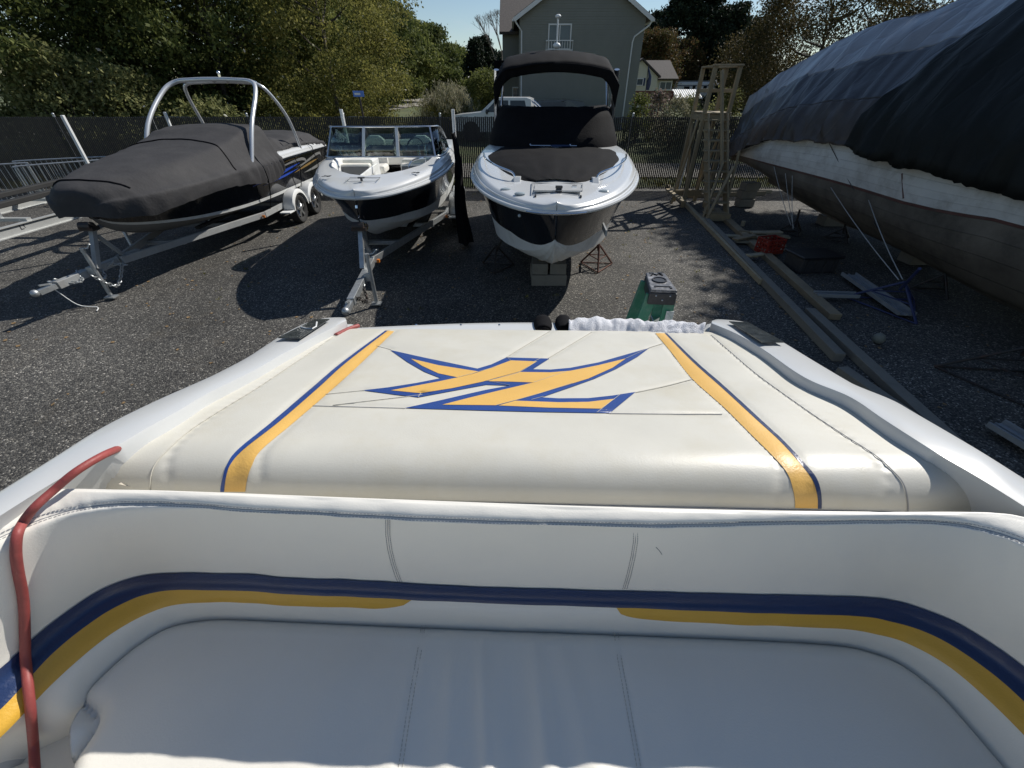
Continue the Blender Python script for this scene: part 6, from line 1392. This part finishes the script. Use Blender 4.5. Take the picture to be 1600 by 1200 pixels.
# ---- backrest, lofted through the seams seen in the photograph
BR = [
 ('A', .656, [(-150, 905), (-60, 850), (0, 812), (45, 785), (90, 769), (180, 769), (300, 772), (600, 784), (900, 795), (1200, 802), (1500, 804), (1560, 806), (1600, 812), (1700, 838), (1780, 870)]),
 ('B', .670, [(-150, 925), (-60, 872), (0, 839), (60, 812), (120, 795), (200, 787), (300, 790), (400, 797), (600, 808), (800, 816), (1000, 821), (1200, 818), (1400, 815), (1490, 819), (1550, 830), (1600, 846), (1700, 885), (1780, 925)]),
 ('C', .706, [(-150, 965), (-60, 915), (0, 882), (60, 848), (120, 825), (200, 812), (300, 810), (400, 813), (600, 826), (800, 834), (1000, 839), (1200, 838), (1400, 837), (1490, 845), (1550, 860), (1600, 880), (1700, 930), (1780, 975)]),
 ('D', .915, [(-150, 1150), (-70, 1095), (0, 1043), (65, 985), (130, 938), (175, 914), (220, 900), (270, 894), (330, 894), (400, 897), (600, 908), (800, 917), (1000, 923), (1200, 927), (1350, 931), (1400, 938), (1450, 954), (1500, 975), (1560, 1012), (1600, 1041), (1690, 1110), (1770, 1180)]),
 ('E', .958, [(-150, 1212), (-70, 1160), (0, 1109), (80, 1023), (150, 967), (200, 939), (235, 927), (275, 921), (330, 921), (400, 924), (600, 934), (800, 942), (1000, 950), (1200, 956), (1340, 961), (1390, 970), (1440, 985), (1490, 1010), (1550, 1052), (1600, 1096), (1680, 1175), (1750, 1250)]),
 ('F', .990, [(-150, 1255), (-70, 1205), (0, 1152), (80, 1070), (150, 1008), (200, 974), (250, 951), (290, 942), (340, 940), (400, 943), (600, 951), (800, 960), (1000, 968), (1200, 975), (1320, 981), (1370, 990), (1420, 1006), (1480, 1040), (1540, 1090), (1600, 1149), (1670, 1225), (1740, 1300)]),
 ('G', 1.055, [(-150, 1270), (-70, 1225), (0, 1163), (60, 1132), (105, 1105), (145, 1062), (190, 1021), (230, 992), (272, 972), (330, 963), (400, 964), (600, 973), (800, 981), (1000, 988), (1200, 996), (1310, 1003), (1360, 1013), (1410, 1033), (1470, 1078), (1530, 1142), (1580, 1200), (1640, 1270), (1710, 1350)])]
NB = 240; C3 = []
def tcol(pts, n):
    return resample(smooth(pts, 6), n)
for k, dr, pts in BR:
    P = [az(a, b, H - dr) for a, b in pts]; C3.append(resample(smooth(P, 6), NB))
# align samples by horizontal position along the bench: re-parametrise on px of the seams
def byx(k, dr, pts):
    out_ = []; key = [(-150, 0.), (0, .105), (120, .20), (270, .30), (400, .36), (800, .52), (1200, .68), (1390, .76), (1490, .83), (1600, .91), (1780, 1.)]
    sc = {'A': 0, 'B': 0, 'C': 0}
    sm = smooth([(a, b, 0) for a, b in pts], 8); tt = [itp(key, p.x) for p in sm]; t0, t1 = tt[0], tt[-1]; j = 0
    for i in range(NB):
        t = lerp(t0, t1, i / (NB - 1))
        while j < len(tt) - 2 and tt[j + 1] < t: j += 1
        u = (t - tt[j]) / max(1e-6, tt[j + 1] - tt[j]); p = sm[j].lerp(sm[j + 1], max(0, min(1, u))); out_.append((az(p.x, p.y, H - dr), p.x))
    return out_
CC = [byx(*q) for q in BR]; C3 = [[p for p, _ in c] for c in CC]
RW = 7; ROWS = []; IDX = []
for i in range(NB):
    col = [C3[k][i] for k in range(7)]
    hd = (col[0] - col[1]); hd.z = 0; hd = hd.normalized() * .012; top = col[0] + hd * .9 + Vector((0, 0, -.014)); top2 = top + hd * .3 + Vector((0, 0, -.10)); bot = col[6] + Vector((0, 0, -.12))
    full = [top2, top] + col + [bot]; R = []
    for a in range(len(full) - 1):
        p0 = full[max(a - 1, 0)]; p3 = full[min(a + 2, len(full) - 1)]
        for j in range(RW): R.append(cat(p0, full[a], full[a + 1], p3, j / RW))
    R.append(full[-1]); ROWS.append(R)
def brn(i, r):
    i0, i1 = max(0, i - 1), min(NB - 1, i + 1); r0, r1 = max(0, r - 1), min(len(ROWS[0]) - 1, r + 1)
    n = (ROWS[i1][r] - ROWS[i0][r]).cross(ROWS[i][r1] - ROWS[i][r0]).normalized(); c = Vector((0, .2, 2.6)) - ROWS[i][r]
    return n if n.dot(c) > 0 else -n
for i in range(NB):                         # slight hand made unevenness
    pass
B2R = [[p.copy() for p in r] for r in ROWS]
def groove(r, d, w=1.2):
    for i in range(NB):
        for q in range(max(1, r - 3), r + 4): B2R[i][q] = B2R[i][q] - brn(i, q) * d * math.exp(-((q - r) / w) ** 2)
iB, iD, iE, iF, iG = 3 * RW, 5 * RW, 6 * RW, 7 * RW, 8 * RW
groove(iB, .004, 1.0)
for i in range(NB):
    for q in range(iB - 5, iB + 12):
        w_ = math.exp(-((q - iB) / 4) ** 2); B2R[i][q] = B2R[i][q] + brn(i, q) * w_ * (.0016 * noise.noise(Vector((i * .55, q * .35, 3))) + .001 * noise.noise(Vector((i * 1.3, q * .5, 8))))
for i in range(NB):
    for q in range(2 * RW, iG):
        p = ROWS[i][q]; B2R[i][q] = B2R[i][q] + brn(i, q) * (.0045 * noise.noise(Vector((p.x * 5, p.z * 6, 2))) + .002 * noise.noise(Vector((p.x * 14, p.z * 9, 5))))
back = MB().grid(B2R).build('backrest', vinyl2, nb, world=True, sm='all')
def brstrip(name, r0, r1, i0, i1, mt, lift=.0022, round_end=0, n=6):
    rows = []
    for i in range(i0, i1 + 1):
        k = 1.0
        if round_end:
            e = (i1 - i) / 6 if round_end > 0 else (i - i0) / 6; e = max(0, min(1, e)); k = math.sqrt(max(0, 1 - (1 - e) ** 2))
        rows.append([])
        for j in range(n + 1):
            q = r0 + (r1 - r0) * j / n * max(.02, k); a = int(q); u = q - a; rows[-1].append(B2R[i][a].lerp(B2R[i][min(a + 1, len(B2R[i]) - 1)], u) + brn(i, a) * lift)
    return MB().grid(rows).build(name, mt, back, world=True, sm='all')
pxD = [x for _, x in CC[4]]
iL = min(range(NB), key=lambda i: abs(pxD[i] - 641)); iR = min(range(NB), key=lambda i: abs(pxD[i] - 968))
brstrip('blue_stripe', iD, iE, 0, NB - 1, navy, .003, n=7)
brstrip('yellow_stripe', iE, iF, 0, iL, yel, round_end=1); brstrip('yellow_stripe', iE, iF, iR, NB - 1, yel, round_end=-1)
def stitches(P, name, mt, parent, off=Vector((0, 0, 0)), L=.0048, gap=.0022, r=.0007):
    m = MB(); tot = sum((b - a).length for a, b in zip(P, P[1:])); n = int(tot / (L + gap)); Q = resample(P, n * 3)
    for i in range(n): m.tube([Q[i * 3] + off, Q[i * 3 + 2] + off], r, 4)
    return m.build(name, mt, parent, world=True, kind='stuff')
for q in (iB - 1, iB + 1): stitches([B2R[i][q] + brn(i, q) * .001 for i in range(0, NB)], 'top_stitching', thread, back)
MB().tube([B2R[i][iB] + brn(i, iB) * .0003 for i in range(NB)], .0012, 5).build('seam', thread, back, world=True)
for pxs in ([(606, 812), (606, 835), (609, 858), (615, 882), (621, 900), (625, 909)], [(993, 822), (993, 845), (989, 870), (982, 900), (976, 920)]):
    # vertical double stitched seams
    def onback(px, py, lift=0):
        r = Vector(ray(px, py)).normalized(); h = bvb.ray_cast(CAM, r); n = h[1] if h[1].dot(r) < 0 else -h[1]; return h[0] + n * lift
    if 'bvb' not in globals():
        mm = MB().grid(B2R); bvb = BVHTree.FromPolygons([Vector(v) for v in mm.v], mm.f)
    for dx in (-3.2, 3.2): stitches(resample([onback(a + dx, b, .001) for a, b in pxs], 40), 'panel_stitching', thread, back)
    MB().tube(resample([onback(a, b, .0) for a, b in pxs], 30), .0009, 4).build('seam', thread, back, world=True)
MB().tube([onback(x, y, .0005) for x, y in ((1025, 855), (1030, 860), (1034, 866))], .0008, 4).build('scuff_mark', greyp, back, world=True)

# ---- bench seat
SO = [(95, 1225), (105, 1192), (125, 1163), (139, 1142), (145, 1126), (142, 1115), (131, 1106), (124, 1096), (124, 1085), (145, 1060), (190, 1019), (230, 990), (272, 970), (330, 961), (400, 962), (600, 971), (800, 979), (1000, 986), (1200, 994), (1310, 1001), (1360, 1011), (1410, 1031), (1470, 1076), (1530, 1140), (1580, 1198), (1640, 1268)]
ZS = H - 1.062
so_ = resample(smooth([az(a, b, ZS) for a, b in SO], 5), 150); sp = [(p.x, p.y) for p in so_] + [(so_[-1].x, -.02), (so_[0].x - .02, -.02)]
S0 = np.array(sp); S1_ = np.roll(S0, -1, 0)
def segd(x, y, A, B):
    dx, dy = (B - A).T; L2 = np.maximum(dx * dx + dy * dy, 1e-12); t = np.clip(((x[:, None] - A[:, 0]) * dx + (y[:, None] - A[:, 1]) * dy) / L2, 0, 1)
    return np.sqrt(((x[:, None] - A[:, 0] - t * dx) ** 2 + (y[:, None] - A[:, 1] - t * dy) ** 2).min(1))
ns, ms = 220, 90
cen = np.array([0.02, -.02]); rows = []
# fan grid: from outline point to the point straight below it on the front edge
O = resample([Vector((p[0], p[1], 0)) for p in sp[:150]], ns); fx0, fx1 = so_[0].x - .0, so_[-1].x
GX = np.zeros((ns, ms)); GY_ = np.zeros((ns, ms))
for i, p in enumerate(O):
    bx_ = lerp(fx0 - .0, fx1, i / (ns - 1))
    for j in range(ms): u = (j / (ms - 1)) ** 1.15; GX[i, j] = lerp(p.x, bx_, u); GY_[i, j] = lerp(p.y, -.02, u)
gx, gy = GX.ravel(), GY_.ravel(); d = segd(gx, gy, S0[:149], S0[1:150])
SSEAM = [[(662, 975), (655, 1020), (645, 1075), (636, 1130), (626, 1198)], [(962, 985), (968, 1030), (978, 1085), (988, 1140), (999, 1205)]]
SG_ = np.array([[(p.x, p.y) for p in resample([az(a, b, ZS) for a, b in s], 60)] for s in SSEAM]).reshape(-1, 2)
ds = np.sqrt(((gx[:, None] - SG_[:, 0]) ** 2 + (gy[:, None] - SG_[:, 1]) ** 2).min(1))
r = .045; u = np.clip(d / r, 0, 1); gz_ = ZS + .012 - .05 * (1 - np.sqrt(np.clip(1 - (1 - u) ** 2, 0, 1)))
def gauss(a, w): return np.exp(-(a / w) ** 2)
depth = np.clip((.47 - gy) / .3, 0, 1)
wr_ = np.zeros_like(gx)
for x0, x1, w, a in ((-.075, -.038, .014, .0052), (-.135, -.120, .02, .0035), (.045, .075, .016, .0048), (.015, .03, .02, -.002), (.105, .16, .022, .0036), (-.20, -.235, .025, .0026), (.19, .175, .03, .002), (-.005, .0, .018, -.0025), (.32, .36, .04, .0015), (-.36, -.42, .04, .0015)):
    xc = x0 + (x1 - x0) * np.clip((.45 - gy) / .3, 0, 1.6); wr_ += a * gauss(gx - xc, w * (.8 + .5 * depth)) * np.clip(depth * 2.2, 0, 1)
gz_ += wr_ * 1.9 + .005 * np.cos(gx * 2.0) * np.minimum(1, d / .1) - .0035 * gauss(ds, .006) - .06 * np.clip((.06 - gy) / .08, 0, 1) ** 2
m = MB(); m.grid([[Vector((GX[i, j], GY_[i, j], gz_[i * ms + j])) for j in range(ms)] for i in range(ns)])
m.grid([[Vector((p.x, p.y, ZS - .04)), Vector((p.x * .985, p.y - .008, ZS - .12))] for p in O])
seat = m.build('bench_seat', vinyl2, nb, world=True, sm='all')
bvs = BVHTree.FromPolygons([Vector(v) for v in m.v], m.f)
def onseat(px, py, lift=0): h = bvs.ray_cast(CAM, Vector(ray(px, py)).normalized()); return (h[0] if h[0] is not None else az(px, py, ZS)) + Vector((0, 0, lift))
for s in SSEAM:
    for dx in (-3, 3): stitches(resample([onseat(a + dx, b, .0009) for a, b in s[:] if True], 60), 'seat_stitching', threadw, seat)
# side cushion at the lower left
zc_ = H - 1.14
Q = [az(a, b, zc_) for a, b in ((-140, 1240), (-60, 1196), (20, 1168), (80, 1148), (150, 1105), (200, 1080), (150, 1160), (115, 1215), (70, 1290), (-140, 1330))]
MB().prism([Vector((p.x, p.y, 0)) for p in Q][::-1], (0, 0, zc_ - .1), (0, 0, .1)).build('side_cushion', vinyl2, nb, world=True, bevel=.012)
Q = [az(a, b, zc_ + .012) for a, b in ((-140, 1262), (-40, 1222), (20, 1196), (45, 1186), (52, 1198), (48, 1260), (-140, 1330))]
MB().prism([Vector((p.x, p.y, 0)) for p in Q][::-1], (0, 0, zc_ - .02), (0, 0, .035)).build('side_cushion', vinyl2, nb, world=True, bevel=.012)

# ---------------------------------------------------------------- hose, towel, shoes, step ladder
hp = []
for a, b, z in ((560, 509, None), (545, 514, None), (525, 524, None)): hp.append(onp(a, b, .0))
hose1 = smooth(hp, 6)
oh = MB().tube(hose1, .010, 8).build('air_hose', redp, sm='all'); tag(center(oh), 'short red hose end showing at the far left corner of the stern', 'hose')
m = MB()
H2 = [onp(300, 664, -.14), onp(240, 682, -.10), onp(208, 691, -.035), onp(190, 699, .010), onp(160, 712, .045), onp(120, 736, .052), az(85, 765, H - .632), az(55, 792, H - .640), az(37, 815, H - .662)]
for a, b, lf_ in ((27, 836, .016), (25, 865, .014), (29, 896, .014), (35, 926, .014), (38, 956, .016), (39, 995, .016), (40, 1030, .016), (44, 1072, .018), (48, 1112, .02), (51, 1146, .03), (53, 1172, .06), (56, 1230, .08)):
    rr_ = Vector(ray(a, b)).normalized(); h = bvb.ray_cast(CAM, rr_)
    H2.append((h[0] - rr_ * lf_) if h[0] is not None and b < 1150 else az(a, b, H - 1.09))
m.tube(smooth(H2, 6), .0078, 10)
o = m.build('air_hose', redp, sm='all'); tag(center(o), 'faded red rubber hose draped over the left end of the backrest', 'hose')
# towel
rows = []
for i in range(90):
    px = lerp(888, 1098, i / 89); row = []
    yt_, yb_ = itp([(888, 503), (960, 502), (1000, 506), (1040, 510), (1098, 514)], px) + 2 * noise.noise(Vector((px * .06, 1, 0))), itp([(888, 517), (1098, 524)], px)
    for j in range(22):
        v = j / 21; p = onp(px, lerp(yb_ + 3, yt_, v), -.012 + .0 * v); b = .06 * math.sin(math.pi * v) * (1 + .35 * noise.noise(Vector((px * .05, v * 2, 3)))) + .012 * noise.noise(Vector((px * .12, v * 5, 7)))
        row.append(p + Vector((0, .0, b - .018)))
    p = row[-1]; row += [p + Vector((0, .03, -.05)), p + Vector((0, .05, -.2)), p + Vector((0, .055, -.42))]
    rows.append(row)
o = MB().grid(rows).build('white_towel', towel, sm='all', solid=.004); tag(center(o), 'crumpled white towel lying along the stern edge behind the sun pad', 'towel')
for k, (pts, lab) in enumerate((([(833, 518), (838, 511), (850, 505), (860, 504), (864, 510), (864, 518)], 'left of two small black shoes on the stern edge'), ([(868, 518), (871, 508), (880, 502), (887, 505), (894, 512), (894, 518)], 'right of two small black shoes next to the white towel'))):
    P = [onp(a, b, .0) for a, b in pts]; P = [Vector((p.x, 1.86, p.z)) for p in P]
    base = onp((pts[0][0] + pts[-1][0]) / 2, 514, -.045)
    rows = []
    w = abs(P[-1].x - P[0].x)
    for i in range(9):
        u = i / 8; ww = w * .5 * (.75 + .25 * math.sin(math.pi * u)); hh = lerp(.022, .030, u)
        rows.append([Vector((base.x + math.cos(a) * ww * (1 if k else .9), base.y + .02 + (u - .5) * .12, base.z + .012 + max(-.02, math.sin(a) * hh))) for a in [2 * math.pi * q / 20 for q in range(20)]])
    o = thing('black_shoe', lab, 'shoe', base, group='pair of black shoes on the stern')
    mm = MB(); mm.grid(rows[:8], True); mm.add(rows[0], [tuple(range(19, -1, -1))]); mm.build('upper', canvasb, o, world=True, sm=True, solid=.006)
    MB().box((base.x, base.y + .02, base.z - .004), (w * .9, .13, .014)).build('sole', rubber, o, world=True, bevel=.004)
# step ladder
lz = 1.83; l0 = az(1038, 453, lz); l1 = az(1024, 426, lz); ax_ = (l1 - l0); ax_.z = 0; ang = math.atan2(ax_.y, ax_.x) - math.pi / 2
lc = (l0 + l1) / 2; lad = thing('step_ladder', 'green fibreglass step ladder with black plastic top behind the stern', 'ladder', (lc.x, lc.y, 0), ang)
LL = ax_.length; hw = .085
m = MB(); m.prism([Vector((-hw, -LL / 2, lz)), Vector((hw, -LL / 2, lz)), Vector((hw * .78, LL / 2, lz)), Vector((-hw * .78, LL / 2, lz))], (0, 0, -.022), (0, 0, .022)); m.build('top_cap', mat('worn_black_plastic', (.09, .09, .095), .4, var=.2, dirt=(.45, .45, .46), dirt_amt=.8, dscale=25), lad, bevel=.006)
m = MB(); m.prism([Vector((-hw - .004, -LL / 2 - .004, 0)), Vector((hw + .004, -LL / 2 - .004, 0)), Vector((hw * .8, LL / 2, 0)), Vector((-hw * .8, LL / 2, 0))], (0, 0, lz - .105), (0, 0, .082)); m.build('cap_skirt', ladblk, lad, bevel=.006)
R = [Vector((.045 * math.cos(a), .01 + .045 * math.sin(a), lz + .003)) for a in [2 * math.pi * k / 20 for k in range(21)]]
m = MB(); m.tube(R, .006, 6); m.build('tool_ring', ladblk, lad); MB().cyl((0, .01, lz - .01), (0, .01, lz + .004), .034, n=16).build('tool_hole', blk, lad)
m = MB()
for a, b in (((-.05, -.10), (.05, -.10)), ((.05, -.10), (.05, -.13)), ((-.05, -.10), (-.05, -.115))): m.bar((a[0], a[1], lz + .002), (b[0], b[1], lz + .002), .012, .006)
m.tube([(-.04, .095, lz + .002), (-.02, .12, lz + .002), (0, .10, lz + .002), (.02, .13, lz + .002), (.04, .10, lz + .002)], .006, 5); m.box((-.03, .14, lz + .001), (.03, .015, .006)); m.box((.03, .15, lz + .001), (.03, .015, .006)); m.build('tray_slots', blk, lad)
for x in (-.045, 0, .045): MB().ball((x, -LL / 2 - .006, lz - .04 - .03 * (abs(x) < .01)), .006, 5).build('rivet', alu, lad)
for s, dx in ((-1, .30), (1, .02)):
    for e, dy in ((-1, .06), (1, .10)):
        p = Vector((s * hw * .72, e * (LL / 2 - .045), lz - .05)); q = Vector((s * hw * .72 + s * dx * (1 if s < 0 else 1) - (0), e * (LL / 2 - .045 + dy), .0)); MB().bar(p, q, .028, .075, (1, 0, 0)).build('rail', green, lad, bevel=.004)
for k in range(5):
    z = .3 + k * .3; f = 1 - z / (lz - .05); MB().box((hw * .72 + .02 * f, 0, z), (.08, LL - .08 + .12 * f, .025)).build('step', alu, lad, bevel=.003)
for k in range(3):
    z = .35 + k * .45; f = 1 - z / (lz - .05); MB().box((-hw * .72 - .30 * f, 0, z), (.03, LL - .08 + .2 * f, .03)).build('rear_brace', green, lad)
m = MB(); m.box((hw * .72 + .012, -LL / 2 + .004, lz - .28), (.05, .004, .26)); m.build('white_label', mat('scuffed_label', (.62, .63, .62), .6, var=.1, dirt=(.04, .2, .13), dirt_amt=.9, dscale=22), lad)
